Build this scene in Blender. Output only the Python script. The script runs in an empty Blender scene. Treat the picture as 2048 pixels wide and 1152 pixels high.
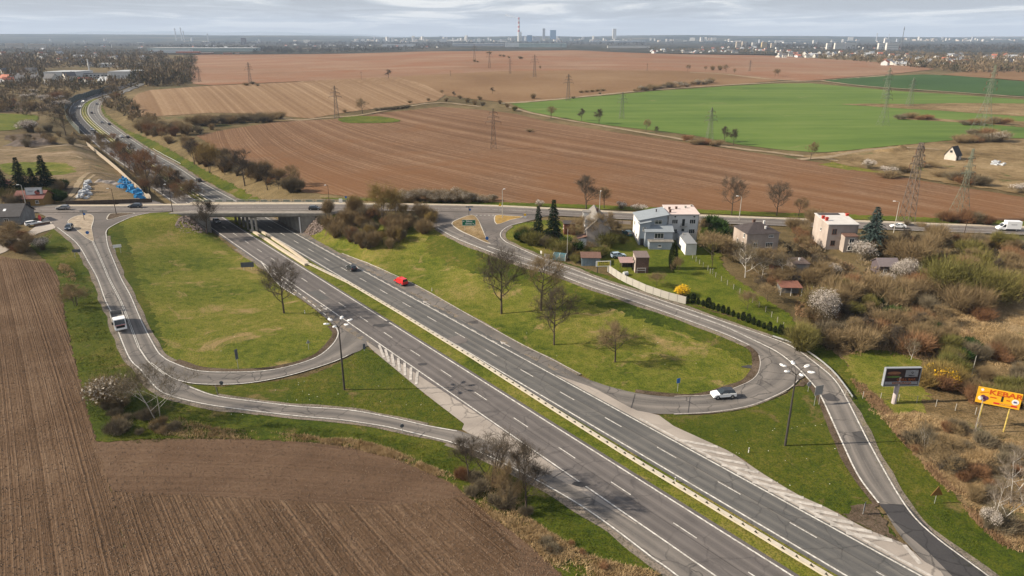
import bpy, bmesh, math, random
import numpy as np
from mathutils import Vector, Matrix
from mathutils.geometry import delaunay_2d_cdt
random.seed(7); rng = np.random.default_rng(7)
SC = bpy.context.scene
COL = SC.collection
# ------------------------------------------------------------------ camera, sky, sun, exposure
H = 64.0; F = 1385.0; PITCH = math.atan(504.0/F)
cam_d = bpy.data.cameras.new('camera'); cam = bpy.data.objects.new('camera', cam_d); COL.objects.link(cam)
cam.location = (0, 0, H); cam.rotation_euler = (math.pi/2-PITCH, 0, 0)
cam_d.sensor_width = 36; cam_d.lens = F/2048*36; cam_d.clip_end = 60000; cam_d.clip_start = 1
SC.camera = cam
SUN_EL, SUN_AZ = math.radians(32), math.radians(-92)     # compass angle from +Y, clockwise
w = bpy.data.worlds.new('World'); SC.world = w; w.use_nodes = True
nt = w.node_tree; nt.nodes.clear()
def N(t, typ, **kw):
    n = t.nodes.new(typ)
    for k, v in kw.items():
        if k.startswith('_'): setattr(n, k[1:], v)
        else: n.inputs[k.replace('__', ' ')].default_value = v
    return n
L = lambda t, a, b: t.links.new(a, b)
def mth(t, op, a, b=None, c=None, clamp=False):
    n = t.nodes.new('ShaderNodeMath'); n.operation = op; n.use_clamp = clamp
    for i, v in enumerate((a, b, c)):
        if v is None: continue
        if isinstance(v, (int, float)): n.inputs[i].default_value = v
        else: t.links.new(v, n.inputs[i])
    return n.outputs[0]
def mixc(t, fac, a, b, blend='MIX'):
    n = t.nodes.new('ShaderNodeMix'); n.data_type = 'RGBA'; n.blend_type = blend; n.clamp_factor = True
    for s, v in ((n.inputs[0], fac), (n.inputs[6], a), (n.inputs[7], b)):
        if isinstance(v, (int, float)): s.default_value = v
        elif isinstance(v, tuple): s.default_value = (*v[:3], 1)
        else: t.links.new(v, s)
    return n.outputs[2]
def ramp(t, fac, stops):
    n = t.nodes.new('ShaderNodeValToRGB'); e = n.color_ramp.elements
    while len(e) < len(stops): e.new(0.5)
    for el, (p, c) in zip(e, stops):
        el.position = p; el.color = (c, c, c, 1) if isinstance(c, (int, float)) else (*c[:3], 1)
    t.links.new(fac, n.inputs[0]); return n.outputs[0]
def noise(t, vec, scale, detail=4, rough=0.55, dist=0.0, dim='3D'):
    n = t.nodes.new('ShaderNodeTexNoise'); n.noise_dimensions = dim
    n.inputs['Scale'].default_value = scale; n.inputs['Detail'].default_value = detail
    n.inputs['Roughness'].default_value = rough; n.inputs['Distortion'].default_value = dist
    if vec is not None: t.links.new(vec, n.inputs['W' if dim == '1D' else 'Vector'])
    return n.outputs['Fac']
sky = N(nt, 'ShaderNodeTexSky'); sky.sky_type = 'NISHITA'; sky.sun_disc = False
sky.sun_elevation = SUN_EL; sky.sun_rotation = SUN_AZ; sky.air_density = 1.0; sky.dust_density = 1.5; sky.altitude = 250
bg1 = N(nt, 'ShaderNodeBackground', Strength=0.065); L(nt, sky.outputs[0], bg1.inputs[0])
tc = N(nt, 'ShaderNodeTexCoord'); sx = N(nt, 'ShaderNodeSeparateXYZ'); L(nt, tc.outputs['Generated'], sx.inputs[0])
zz = mth(nt, 'ADD', mth(nt, 'MAXIMUM', sx.outputs[2], 0.0), 0.035)
cx = N(nt, 'ShaderNodeCombineXYZ')
L(nt, mth(nt, 'DIVIDE', sx.outputs[0], zz), cx.inputs[0]); L(nt, mth(nt, 'DIVIDE', sx.outputs[1], zz), cx.inputs[1])
mp = N(nt, 'ShaderNodeMapping'); mp.inputs['Scale'].default_value = (1.0, 0.75, 1); L(nt, cx.outputs[0], mp.inputs[0])
c1 = noise(nt, mp.outputs[0], 0.42, 8, 0.62, 0.6)
c2 = noise(nt, mp.outputs[0], 0.16, 4, 0.5, 0.3)
shade = ramp(nt, mth(nt, 'ADD', mth(nt, 'MULTIPLY', c1, 0.62), mth(nt, 'MULTIPLY', c2, 0.38)), [(0.43, (0.33, 0.345, 0.38)), (0.50, (0.44, 0.465, 0.505)), (0.56, (0.74, 0.73, 0.71))])
hz = ramp(nt, sx.outputs[2], [(0.002, 0.0), (0.022, 1.0)])
cl = mixc(nt, hz, (0.43, 0.465, 0.515), shade)
cl = mixc(nt, ramp(nt, sx.outputs[2], [(0.1, 0.0), (0.7, 0.6)]), cl, (0.34, 0.37, 0.43))
bg2 = N(nt, 'ShaderNodeBackground', Strength=0.75); L(nt, cl, bg2.inputs[0])
ms = N(nt, 'ShaderNodeMixShader'); ms.inputs[0].default_value = 0.86
L(nt, bg1.outputs[0], ms.inputs[1]); L(nt, bg2.outputs[0], ms.inputs[2])
wo = N(nt, 'ShaderNodeOutputWorld'); L(nt, ms.outputs[0], wo.inputs[0])
sun_d = bpy.data.lights.new('sun', 'SUN'); sun_d.energy = 5.0; sun_d.angle = math.radians(0.6); sun_d.color = (1.0, 0.875, 0.70)
sun = bpy.data.objects.new('sun', sun_d); COL.objects.link(sun); sun.location = (-200, 0, 300)
sdir = Vector((math.sin(SUN_AZ)*math.cos(SUN_EL), math.cos(SUN_AZ)*math.cos(SUN_EL), math.sin(SUN_EL)))
sun.rotation_euler = sdir.to_track_quat('Z', 'Y').to_euler()
vs = SC.view_settings; vs.view_transform = 'Standard'; vs.look = 'None'; vs.exposure = 0.88; vs.gamma = 1; vs.use_curve_mapping = False
SC.cycles.volume_bounces = 0; SC.cycles.max_bounces = 5; SC.cycles.transparent_max_bounces = 8

# ------------------------------------------------------------------ photograph pixel (2048 wide) -> place
_c, _s = math.cos(PITCH), math.sin(PITCH)
def ray(x, y):
    dx = (x-1024)/F; dy = -(y-576)/F
    return np.array([dx, _c+dy*_s, -_s+dy*_c])
def P(x, y, z=0.0):
    d = ray(x, y); k = (z-H)/d[2]
    return np.array([d[0]*k, d[1]*k])
def smooth(pts, closed=False, k=6):
    pts = np.array(pts, float); n = len(pts)
    if n < 3: return pts
    out = []
    rng_ = range(n) if closed else range(n-1)
    for i in rng_:
        p0 = pts[(i-1) % n] if closed or i > 0 else 2*pts[0]-pts[1]
        p1 = pts[i]; p2 = pts[(i+1) % n]
        p3 = pts[(i+2) % n] if closed or i+2 < n else 2*pts[-1]-pts[-2]
        for j in range(k):
            t = j/k
            out.append(0.5*((2*p1)+(-p0+p2)*t+(2*p0-5*p1+4*p2-p3)*t*t+(-p0+3*p1-3*p2+p3)*t**3))
    if not closed: out.append(pts[-1])
    return np.array(out)
# highway frame
HE = P(1435.5, 964.8); _f = P(1579.6, 1046.8); HN = (_f-HE)/np.linalg.norm(_f-HE); HP = np.array([-HN[1], HN[0]])
def HW(s, d): return HE+HN*s+HP*d
# control points of the land: (px, py, z)
CP = [(0,1152,1),(500,1152,.5),(1000,1152,0),(300,900,.6),(0,800,2.2),(0,650,4),(50,540,5.5),(600,900,.3),(850,930,0),
 (190,440,7),(200,500,5.6),(235,600,3.4),(270,700,1.4),(330,750,.9),(500,765,.4),(650,720,.1),(740,690,0),(450,800,.3),(600,825,.1),(800,850,0),(1000,900,0),
 (100,470,6.8),(150,500,6),(170,530,5.2),(205,620,3),(240,720,1.4),(225,500,5.4),(262,590,3.4),(300,690,1.4),
 (300,480,3.2),(310,560,1.6),(335,650,.8),(400,490,.8),(450,600,.3),(500,700,.2),(600,650,0),(340,440,6.2),(280,450,6.2),(360,470,2.2),
 (0,390,8),(60,400,7.5),(250,390,7),(150,380,7),(50,350,7.5),(200,330,7),(100,280,8),(0,240,9),(150,230,8),(0,440,7),(0,470,7),(60,455,7),(100,500,6.4),(60,520,6),(160,600,3.6),(150,700,2),(200,800,1),
 (680,380,7),(760,400,7),(600,370,6.5),(500,330,6),(460,300,6),(600,300,6),(1000,300,6),(1000,380,6.5),(1400,390,6),(2000,420,6),(1700,300,7),(1900,310,8),(1300,220,7),(1700,200,8),(2000,250,8),
 (1900,170,9),(700,200,8),(500,180,10),(1000,190,8),(300,220,8),(280,190,9),(1400,150,12),(1100,150,13),(1600,125,12),(2000,140,11),(1000,120,21),(700,125,17),(450,120,14),(850,125,19),(1200,120,18),
 (1000,105,27),(1300,112,19),(750,110,20),(400,110,12),(850,103,25),(1150,101,28),
 (130,180,9),(0,170,9),(0,140,9),(200,150,9),(100,110,10),(300,115,9),(380,125,10),(300,150,8.5),
 (905,465,6.8),(960,492,6),(1080,530,5),(1250,590,3.5),(1400,640,2.2),(1530,690,1),(1600,750,.4),(1700,850,.2),(1850,1050,0),(1450,790,0),(1300,800,0),
 (900,530,1.6),(1000,600,.8),(820,550,.4),(1200,680,.4),(1400,730,0),(1050,580,1.6),(850,490,4),(700,460,5),(760,430,6.8),(660,480,1.5),(1500,720,.3),
 (1020,470,6.6),(1130,500,6),(1300,500,5.6),(1300,545,4.8),(1500,540,4.8),(1690,500,5.5),(1850,600,3.4),(2000,600,3.4),(1700,700,2),(1900,750,1.6),(2048,900,1),(1420,570,4.2),(1500,640,2.6),(1250,560,4.6),(1750,560,4.2),(2048,500,6),(1850,490,6.2),(1800,1000,.2),(2000,1100,.6)]
cw = [(*P(x, y, z), z) for x, y, z in CP]
for s in (40, 0, -40, -80, -120, -160):
    for d in (-24, -6.5, 14): cw.append((*HW(s, d), 0.0))
for x, y, z in [(0,0,0),(-150,20,1),(150,20,0),(-400,-100,2),(400,-100,2),(-600,200,8),(600,200,6),(900,500,8),(-900,500,9),(-1300,1000,8),(1500,1200,8),
    (-4000,3000,0),(4000,3000,0),(0,3000,0),(0,2500,3),(-800,2600,0),(-1500,2600,2),(1500,2600,2),(800,2500,2),(0,5000,0),(5000,8000,0),(-5000,8000,0),(-3000,5000,0),(3000,5000,0),(0,16000,0),(-16000,0,0),(16000,0,0),(16000,16000,0),(-16000,16000,0),(0,-3000,0)]: cw.append((x, y, z))
cw = np.array(cw)
# overpass road centre (x, y) and level
OV = [(-700,236),(-400,236),(-230,236),(-141,236.5),(-112,238.5),(-90,239.3),(-68,239.5),(-40,238.8),(-10,237),(20,232.5),(50,228),(80,223.2),(110,219),(140,214.3),(165,210.5),(260,196),(500,160)]
def ovy(x): return np.interp(x, [p[0] for p in OV], [p[1] for p in OV])
def ovz(x): return np.interp(x, [-300,-30,0,40,100,170,400], [7,7,6.9,6.2,6,6,6])
for x in (-220,-180,-150,-125,-50,-30,0,30,60,90,120,150,180,230): cw.append if False else None
ex = np.array([(x, ovy(x)+dy, ovz(x)) for x in (-260,-220,-180,-150,-130,-45,-30,0,30,60,90,120,150,180,230) for dy in (-5, 6)])
cw = np.vstack([cw, ex])
# highway centre line (middle of the median) with level
hc = [HW(s, -6.4) for s in range(160, -301, -20)]
hz_ = [0.0]*len(hc)
for x, y, z in [(310,338,0.6),(250,300,1.5),(194,257,3.5),(173,236,4.5),(168.5,221,5.5),(176,207,6.5),(194,198,7),(225,188,7.5),(265,172,8),(300,158,8),(335,142,8),(352,130,8.5),(345,124,9),(330,119,9)]:
    hc.append(P(x, y, z)); hz_.append(z)
hc3 = smooth(np.column_stack([np.array(hc), hz_]), k=8)
hseg = np.linalg.norm(np.diff(hc3[:, :2], axis=0), axis=1); hcum = np.concatenate([[0], np.cumsum(hseg)])
htan = np.gradient(hc3[:, :2], axis=0); htan /= np.linalg.norm(htan, axis=1)[:, None]
HC0 = 160.0
def hwc(u, d):
    """point at distance u from the near end, d to the right of the median's middle (looking down-picture, i.e. towards +HN)"""
    x = np.interp(u, hcum, hc3[:, 0]); y = np.interp(u, hcum, hc3[:, 1])
    tx = np.interp(u, hcum, htan[:, 0]); ty = np.interp(u, hcum, htan[:, 1]); m = np.hypot(tx, ty); tx, ty = -tx/m, -ty/m
    return np.stack([x-ty*d, y+tx*d], -1)
hcs = hc3[::3]
def hdist(X, Y):
    """unsigned distance to highway centre line and its level"""
    X = np.atleast_1d(X); Y = np.atleast_1d(Y)
    best = np.full(X.shape, 1e9); zb = np.zeros(X.shape)
    for i in range(len(hcs)-1):
        a = hcs[i]; b = hcs[i+1]; ab = b[:2]-a[:2]; l2 = ab@ab
        if l2 < 1e-6: continue
        t = np.clip(((X-a[0])*ab[0]+(Y-a[1])*ab[1])/l2, 0, 1)
        d = np.hypot(X-a[0]-t*ab[0], Y-a[1]-t*ab[1]); m = d < best
        best[m] = d[m]; zb[m] = (a[2]+(b[2]-a[2])*t)[m]
    return best, zb
# radial basis land
def _k(r): return np.sqrt(r*r+25.0)
_D = _k(np.hypot(cw[:, None, 0]-cw[None, :, 0], cw[:, None, 1]-cw[None, :, 1]))
_n = len(cw); _A = np.zeros((_n+3, _n+3)); _A[:_n, :_n] = _D-np.eye(_n)*8.0
_A[:_n, _n] = 1; _A[:_n, _n+1:] = cw[:, :2]/1000; _A[_n, :_n] = 1; _A[_n+1:, :_n] = cw[:, :2].T/1000
_W = np.linalg.solve(_A, np.concatenate([cw[:, 2], [0, 0, 0]]))
def rbf(X, Y):
    Z = _W[_n]+_W[_n+1]*X/1000+_W[_n+2]*Y/1000
    for i in range(_n): Z = Z+_W[i]*_k(np.hypot(X-cw[i, 0], Y-cw[i, 1]))
    return Z
def axis(lo, hi, step, far_lo, far_hi, g):
    a = list(np.arange(lo, hi+.01, step)); s = step; v = hi
    while v < far_hi: s *= g; v += s; a.append(v)
    s = step; v = lo; b = []
    while v > far_lo: s *= g; v -= s; b.append(v)
    return np.array(b[::-1]+a)
GX = axis(-240, 240, 2.0, -17000, 17000, 1.07); GY = axis(20, 330, 2.0, -900, 17500, 1.035)
XX, YY = np.meshgrid(GX, GY)
ZZ = rbf(XX, YY)
# far hills
def bump(cx_, cy_, sx_, sy_, h): return h*np.exp(-((XX-cx_)/sx_)**2-((YY-cy_)/sy_)**2)
far = np.clip((YY-2600)/800, 0, 1)
ZZ = ZZ*(1-far)
rd = np.clip((YY-7000)/3500, 0, 1); rd = rd*rd*(3-2*rd)
ZZ += rd*(40+13*np.sin(XX/1700+.6)+8*np.sin(XX/640+2)+5*np.sin(XX/290)+44*np.exp(-((XX+6400)/2300)**2)+26*np.exp(-((XX+3300)/900)**2)+20*np.exp(-((XX-2600)/800)**2)+24*np.exp(-((XX-5200)/900)**2))
# flatten under the overpass road
dv = np.abs(YY-ovy(XX)); t = np.clip((dv-9.5)/8, 0, 1); t = t*t*(3-2*t); m = (np.abs(XX) < 500)
zo = ovz(XX)-0.12
ZZ = np.where(m, zo*(1-t)+ZZ*t, ZZ)
# highway corridor
hd, hzv = hdist(XX.ravel(), YY.ravel()); hd = hd.reshape(XX.shape); hzv = hzv.reshape(XX.shape)
ds = np.maximum(hd-13.4, 0); near_b = np.exp(-(((XX+90)/60)**2+((YY-240)/22)**2)); sl = 0.42+0.9*near_b
ZZ = np.clip(ZZ, hzv-ds*sl, hzv+ds*sl)
def gz(x, y):
    x = np.clip(np.asarray(x, float), GX[0]+1e-3, GX[-1]-1e-3); y = np.clip(np.asarray(y, float), GY[0]+1e-3, GY[-1]-1e-3)
    i = np.clip(np.searchsorted(GX, x)-1, 0, len(GX)-2); j = np.clip(np.searchsorted(GY, y)-1, 0, len(GY)-2)
    u = (x-GX[i])/(GX[i+1]-GX[i]); v = (y-GY[j])/(GY[j+1]-GY[j])
    return ZZ[j, i]*(1-u)*(1-v)+ZZ[j, i+1]*u*(1-v)+ZZ[j+1, i]*(1-u)*v+ZZ[j+1, i+1]*u*v
_T = np.geomspace(30, 30000, 900)
def G(x, y):
    """where the ray of a photograph pixel meets the land"""
    d = ray(x, y); hx = _T*d[0]; hy = _T*d[1]; h = H+_T*d[2]-gz(hx, hy)
    k = np.argmax(h < 0)
    if k == 0: k = len(_T)-1
    a, b = _T[k-1], _T[k]
    for _ in range(24):
        c = (a+b)/2
        if H+c*d[2]-gz(c*d[0], c*d[1]) < 0: b = c
        else: a = c
    return np.array([a*d[0], a*d[1]])
def GA(pts): return np.array([G(x, y) for x, y in pts])
def G3(x, y, dz=0.0):
    q = G(x, y); return Vector((q[0], q[1], float(gz(q[0], q[1]))+dz))

# ------------------------------------------------------------------ object helpers
def link(name, me, parent=None, label=None, cat=None, group=None, kind=None, loc=None):
    o = bpy.data.objects.new(name, me); COL.objects.link(o)
    if parent is not None: o.parent = parent
    if label: o['label'] = label
    if cat: o['category'] = cat
    if group: o['group'] = group
    if kind: o['kind'] = kind
    if loc is not None: o.location = loc
    return o
def thing(name, label, cat, loc=(0, 0, 0), rz=0.0, group=None):
    o = link(name, None, None, label, cat, group); o.location = loc; o.rotation_euler = (0, 0, rz); o.empty_display_size = 0.5; return o
def mesh_np(name, V, Fq, mats=(), mi=None, smooth_=False, uv=None):
    me = bpy.data.meshes.new(name); V = np.asarray(V, np.float32)
    if isinstance(Fq, np.ndarray):
        k = Fq.shape[1]; nf = len(Fq)
        me.vertices.add(len(V)); me.vertices.foreach_set('co', V.ravel())
        me.loops.add(nf*k); me.loops.foreach_set('vertex_index', Fq.ravel().astype(np.int32))
        me.polygons.add(nf); me.polygons.foreach_set('loop_start', np.arange(0, nf*k, k, dtype=np.int32)); me.polygons.foreach_set('loop_total', np.full(nf, k, np.int32))
        me.update(calc_edges=True)
    else: me.from_pydata([tuple(v) for v in V.tolist()], [], Fq); me.update()
    for m_ in mats: me.materials.append(m_)
    if mi is not None: me.polygons.foreach_set('material_index', np.asarray(mi, np.int32))
    if smooth_: me.polygons.foreach_set('use_smooth', np.ones(len(me.polygons), bool))
    if uv is not None:
        ul = me.uv_layers.new(name='uv'); li = np.zeros(len(me.loops), np.int32); me.loops.foreach_get('vertex_index', li)
        ul.data.foreach_set('uv', np.asarray(uv, np.float32)[li].ravel())
    me.validate(); return me
class MB:
    def __init__(s): s.v = []; s.f = []; s.m = []
    def quad(s, a, b, c, d, m=0):
        n = len(s.v); s.v += [tuple(a), tuple(b), tuple(c), tuple(d)]; s.f.append((n, n+1, n+2, n+3)); s.m.append(m)
    def poly(s, pts, m=0):
        n = len(s.v); s.v += [tuple(p) for p in pts]; s.f.append(tuple(range(n, n+len(pts)))); s.m.append(m)
    def box(s, c, size, m=0, rz=0.0, M=None, taper=1.0):
        x, y, z = size[0]/2, size[1]/2, size[2]/2; n = len(s.v)
        R = Matrix.Rotation(rz, 4, 'Z') if M is None else M; C = Vector(c)
        for k in (-1, 1):
            t = taper if k == 1 else 1
            for a, b in ((-1, -1), (1, -1), (1, 1), (-1, 1)): s.v.append(tuple(C+R@Vector((a*x*t, b*y*t, k*z))))
        for f in ((0, 3, 2, 1), (4, 5, 6, 7), (0, 1, 5, 4), (1, 2, 6, 5), (2, 3, 7, 6), (3, 0, 4, 7)): s.f.append(tuple(n+i for i in f)); s.m.append(m)
        return s
    def cyl(s, p0, p1, r0, r1=None, k=8, m=0, caps=True):
        r1 = r0 if r1 is None else r1; p0 = Vector(p0); p1 = Vector(p1); d = p1-p0
        if d.length < 1e-6: return s
        q = d.to_track_quat('Z', 'Y'); n = len(s.v)
        for p, r in ((p0, r0), (p1, r1)):
            for i in range(k):
                a = 2*math.pi*i/k; s.v.append(tuple(p+q@Vector((r*math.cos(a), r*math.sin(a), 0))))
        for i in range(k): j = (i+1) % k; s.f.append((n+i, n+j, n+k+j, n+k+i)); s.m.append(m)
        if caps: s.f.append(tuple(n+i for i in range(k))[::-1]); s.m.append(m); s.f.append(tuple(n+k+i for i in range(k))); s.m.append(m)
        return s
    def tube(s, pts, r, k=6, m=0):
        for a, b in zip(pts[:-1], pts[1:]): s.cyl(a, b, r, r, k, m)
        return s
    def prism(s, poly, z0, z1, m=0, mtop=None):
        n = len(s.v); k = len(poly)
        for z in (z0, z1):
            for p in poly: s.v.append((p[0], p[1], z))
        for i in range(k): j = (i+1) % k; s.f.append((n+i, n+j, n+k+j, n+k+i)); s.m.append(m)
        s.f.append(tuple(n+i for i in range(k))[::-1]); s.m.append(m); s.f.append(tuple(n+k+i for i in range(k))); s.m.append(m if mtop is None else mtop)
        return s
    def mesh(s, name, mats, smooth_=False):
        me = bpy.data.meshes.new(name); me.from_pydata(s.v, [], s.f); me.update()
        for q in mats: me.materials.append(q)
        me.polygons.foreach_set('material_index', np.array(s.m, np.int32))
        if smooth_: me.polygons.foreach_set('use_smooth', np.ones(len(me.polygons), bool))
        return me
    def build(s, name, mats, parent=None, smooth_=False, **kw):
        if not isinstance(mats, (list, tuple)): mats = [mats]
        return link(name, s.mesh(name, mats, smooth_), parent, **kw)

# ------------------------------------------------------------------ materials
MATS = {}
def new_mat(name, rough=0.9, spec=0.3):
    m = bpy.data.materials.new(name); m.use_nodes = True; t = m.node_tree; t.nodes.clear()
    b = N(t, 'ShaderNodeBsdfPrincipled', Roughness=rough); b.inputs['Specular IOR Level'].default_value = spec
    o = N(t, 'ShaderNodeOutputMaterial'); L(t, b.outputs[0], o.inputs[0]); MATS[name] = m
    return m, t, b
def objco(t): return N(t, 'ShaderNodeTexCoord').outputs['Object']
def geopos(t): return N(t, 'ShaderNodeNewGeometry').outputs['Position']
def mapped(t, vec, sc=(1, 1, 1), rot=(0, 0, 0)):
    n = N(t, 'ShaderNodeMapping'); n.inputs['Scale'].default_value = sc; n.inputs['Rotation'].default_value = rot; L(t, vec, n.inputs[0]); return n.outputs[0]
def bumpn(t, b, h, strength=0.5, dist=0.05):
    n = N(t, 'ShaderNodeBump', Strength=strength, Distance=dist); L(t, h, n.inputs['Height']); L(t, n.outputs[0], b.inputs['Normal'])
def simple(name, col, rough=0.7, var=0.12, scale=2.0, spec=0.3, metal=0.0, dirt=0.0, dirtcol=(0.12, 0.1, 0.08)):
    m, t, b = new_mat(name, rough, spec); b.inputs['Metallic'].default_value = metal
    p = objco(t); nz = noise(t, p, scale, 5, 0.6)
    lo = tuple(c*(1-var) for c in col); hi = tuple(min(1, c*(1+var)) for c in col)
    c = mixc(t, ramp(t, nz, [(0.3, 0.0), (0.7, 1.0)]), lo, hi)
    if dirt > 0: c = mixc(t, mth(t, 'MULTIPLY', ramp(t, noise(t, mapped(t, p, (1, 1, .3)), scale*.6, 6, 0.7), [(0.45, 0.0), (0.75, 1.0)]), dirt), c, dirtcol)
    L(t, c, b.inputs['Base Color']); return m
# ground materials
def ground_mat(name, cols, s1=0.05, s2=0.6, bump=0.35, bare=None, bare_amt=0.5, mow=False):
    m, t, b = new_mat(name, 0.95, 0.1); p = geopos(t)
    n1 = noise(t, p, s1, 6, 0.6, 0.4); n2 = noise(t, p, s2, 6, 0.7); n3 = noise(t, p, 3.5, 4, 0.7)
    f = mth(t, 'ADD', mth(t, 'MULTIPLY', n1, 0.45), mth(t, 'ADD', mth(t, 'MULTIPLY', n2, 0.35), mth(t, 'MULTIPLY', n3, 0.2)))
    k = len(cols); c = ramp(t, f, [(0.38+0.24*i/(k-1), cols[i]) for i in range(k)])
    if bare is not None:
        nb = noise(t, p, s1*2.3, 7, 0.65, 0.8)
        c = mixc(t, ramp(t, nb, [(bare_amt, 0.0), (bare_amt+0.09, 1.0)]), c, bare)
    c = mixc(t, mth(t, 'MULTIPLY', ramp(t, n3, [(0.38, 1.0), (0.52, 0.0)]), 0.5), c, (0.02, 0.025, 0.01))
    L(t, c, b.inputs['Base Color']); bumpn(t, b, mth(t, 'ADD', n3, n2), bump, 0.25); return m
GR_FRESH = ground_mat('fresh_grass', [(0.018,0.034,0.003),(0.052,0.075,0.006),(0.088,0.098,0.010),(0.15,0.125,0.03)], 0.05, 0.7, 0.7, (0.17,0.125,0.05), 0.59)
GR_WORN = ground_mat('worn_grass', [(0.038,0.06,0.005),(0.10,0.122,0.012),(0.165,0.160,0.026),(0.25,0.20,0.065)], 0.04, 0.5, 0.7, (0.29,0.21,0.09), 0.57)
GR_DRY = ground_mat('dry_grass', [(0.09,0.06,0.025),(0.17,0.115,0.055),(0.27,0.19,0.10),(0.36,0.265,0.155)], 0.03, 0.3, 0.6, (0.09,0.10,0.03), 0.60)
GR_BASE = ground_mat('scrub_ground', [(0.055,0.042,0.018),(0.11,0.08,0.038),(0.17,0.125,0.062),(0.23,0.17,0.09)], 0.012, 0.15, 0.4, (0.07,0.085,0.03), 0.58)
GR_GARDEN = ground_mat('garden_grass', [(0.04,0.06,0.005),(0.08,0.105,0.008),(0.125,0.135,0.015),(0.17,0.145,0.035)], 0.06, 0.5, 0.4, (0.16,0.12,0.07), 0.62)
GR_SAND = ground_mat('sandy_ground', [(0.09,0.085,0.035),(0.15,0.11,0.06),(0.23,0.165,0.10),(0.33,0.25,0.17)], 0.04, 0.3, 0.4)
GR_DIRT = ground_mat('bare_soil', [(0.05,0.035,0.022),(0.085,0.06,0.042),(0.13,0.095,0.07),(0.16,0.12,0.09)], 0.1, 0.8, 0.6)
GR_VERGE = ground_mat('gravel_edge', [(0.10,0.085,0.07),(0.17,0.145,0.12),(0.24,0.20,0.17),(0.20,0.17,0.10)], 0.3, 1.2, 0.4)
def crop_mat(name, c0, c1, c2):
    m, t, b = new_mat(name, 0.95, 0.1); p = geopos(t); q = mapped(t, p, (.0035, .045, 1), (0, 0, .12)); q2 = mapped(t, p, (.02, .35, 1), (0, 0, .12))
    f = mth(t, 'ADD', mth(t, 'MULTIPLY', noise(t, q, 1.0, 6, .6, .3), .45), mth(t, 'ADD', mth(t, 'MULTIPLY', noise(t, p, .009, 6, .65, .6), .35), mth(t, 'MULTIPLY', noise(t, q2, 1.0, 3, .6), .2)))
    c = ramp(t, f, [(.38, c0), (.5, c1), (.62, c2)]); sp = N(t, 'ShaderNodeSeparateXYZ'); L(t, q, sp.inputs[0]); w = mth(t, 'ABSOLUTE', mth(t, 'SUBTRACT', mth(t, 'FRACT', mth(t, 'MULTIPLY', sp.outputs[1], 1.1)), .5))
    c = mixc(t, mth(t, 'MULTIPLY', mth(t, 'LESS_THAN', w, .018), .35), c, c0); c = mixc(t, mth(t, 'MULTIPLY', ramp(t, noise(t, p, .02, 7, .7, 1.2), [(.62, 0.0), (.70, 1.0)]), .45), c, (.26, .22, .10)); L(t, c, b.inputs['Base Color']); return m
GR_CROP = crop_mat('winter_wheat', (0.066,0.115,0.024),(0.100,0.155,0.032),(0.135,0.182,0.046))
GR_CROP2 = ground_mat('dark_crop', [(0.030,0.070,0.020),(0.042,0.090,0.026),(0.055,0.105,0.03)], 0.006, 0.04, 0.15)

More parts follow.
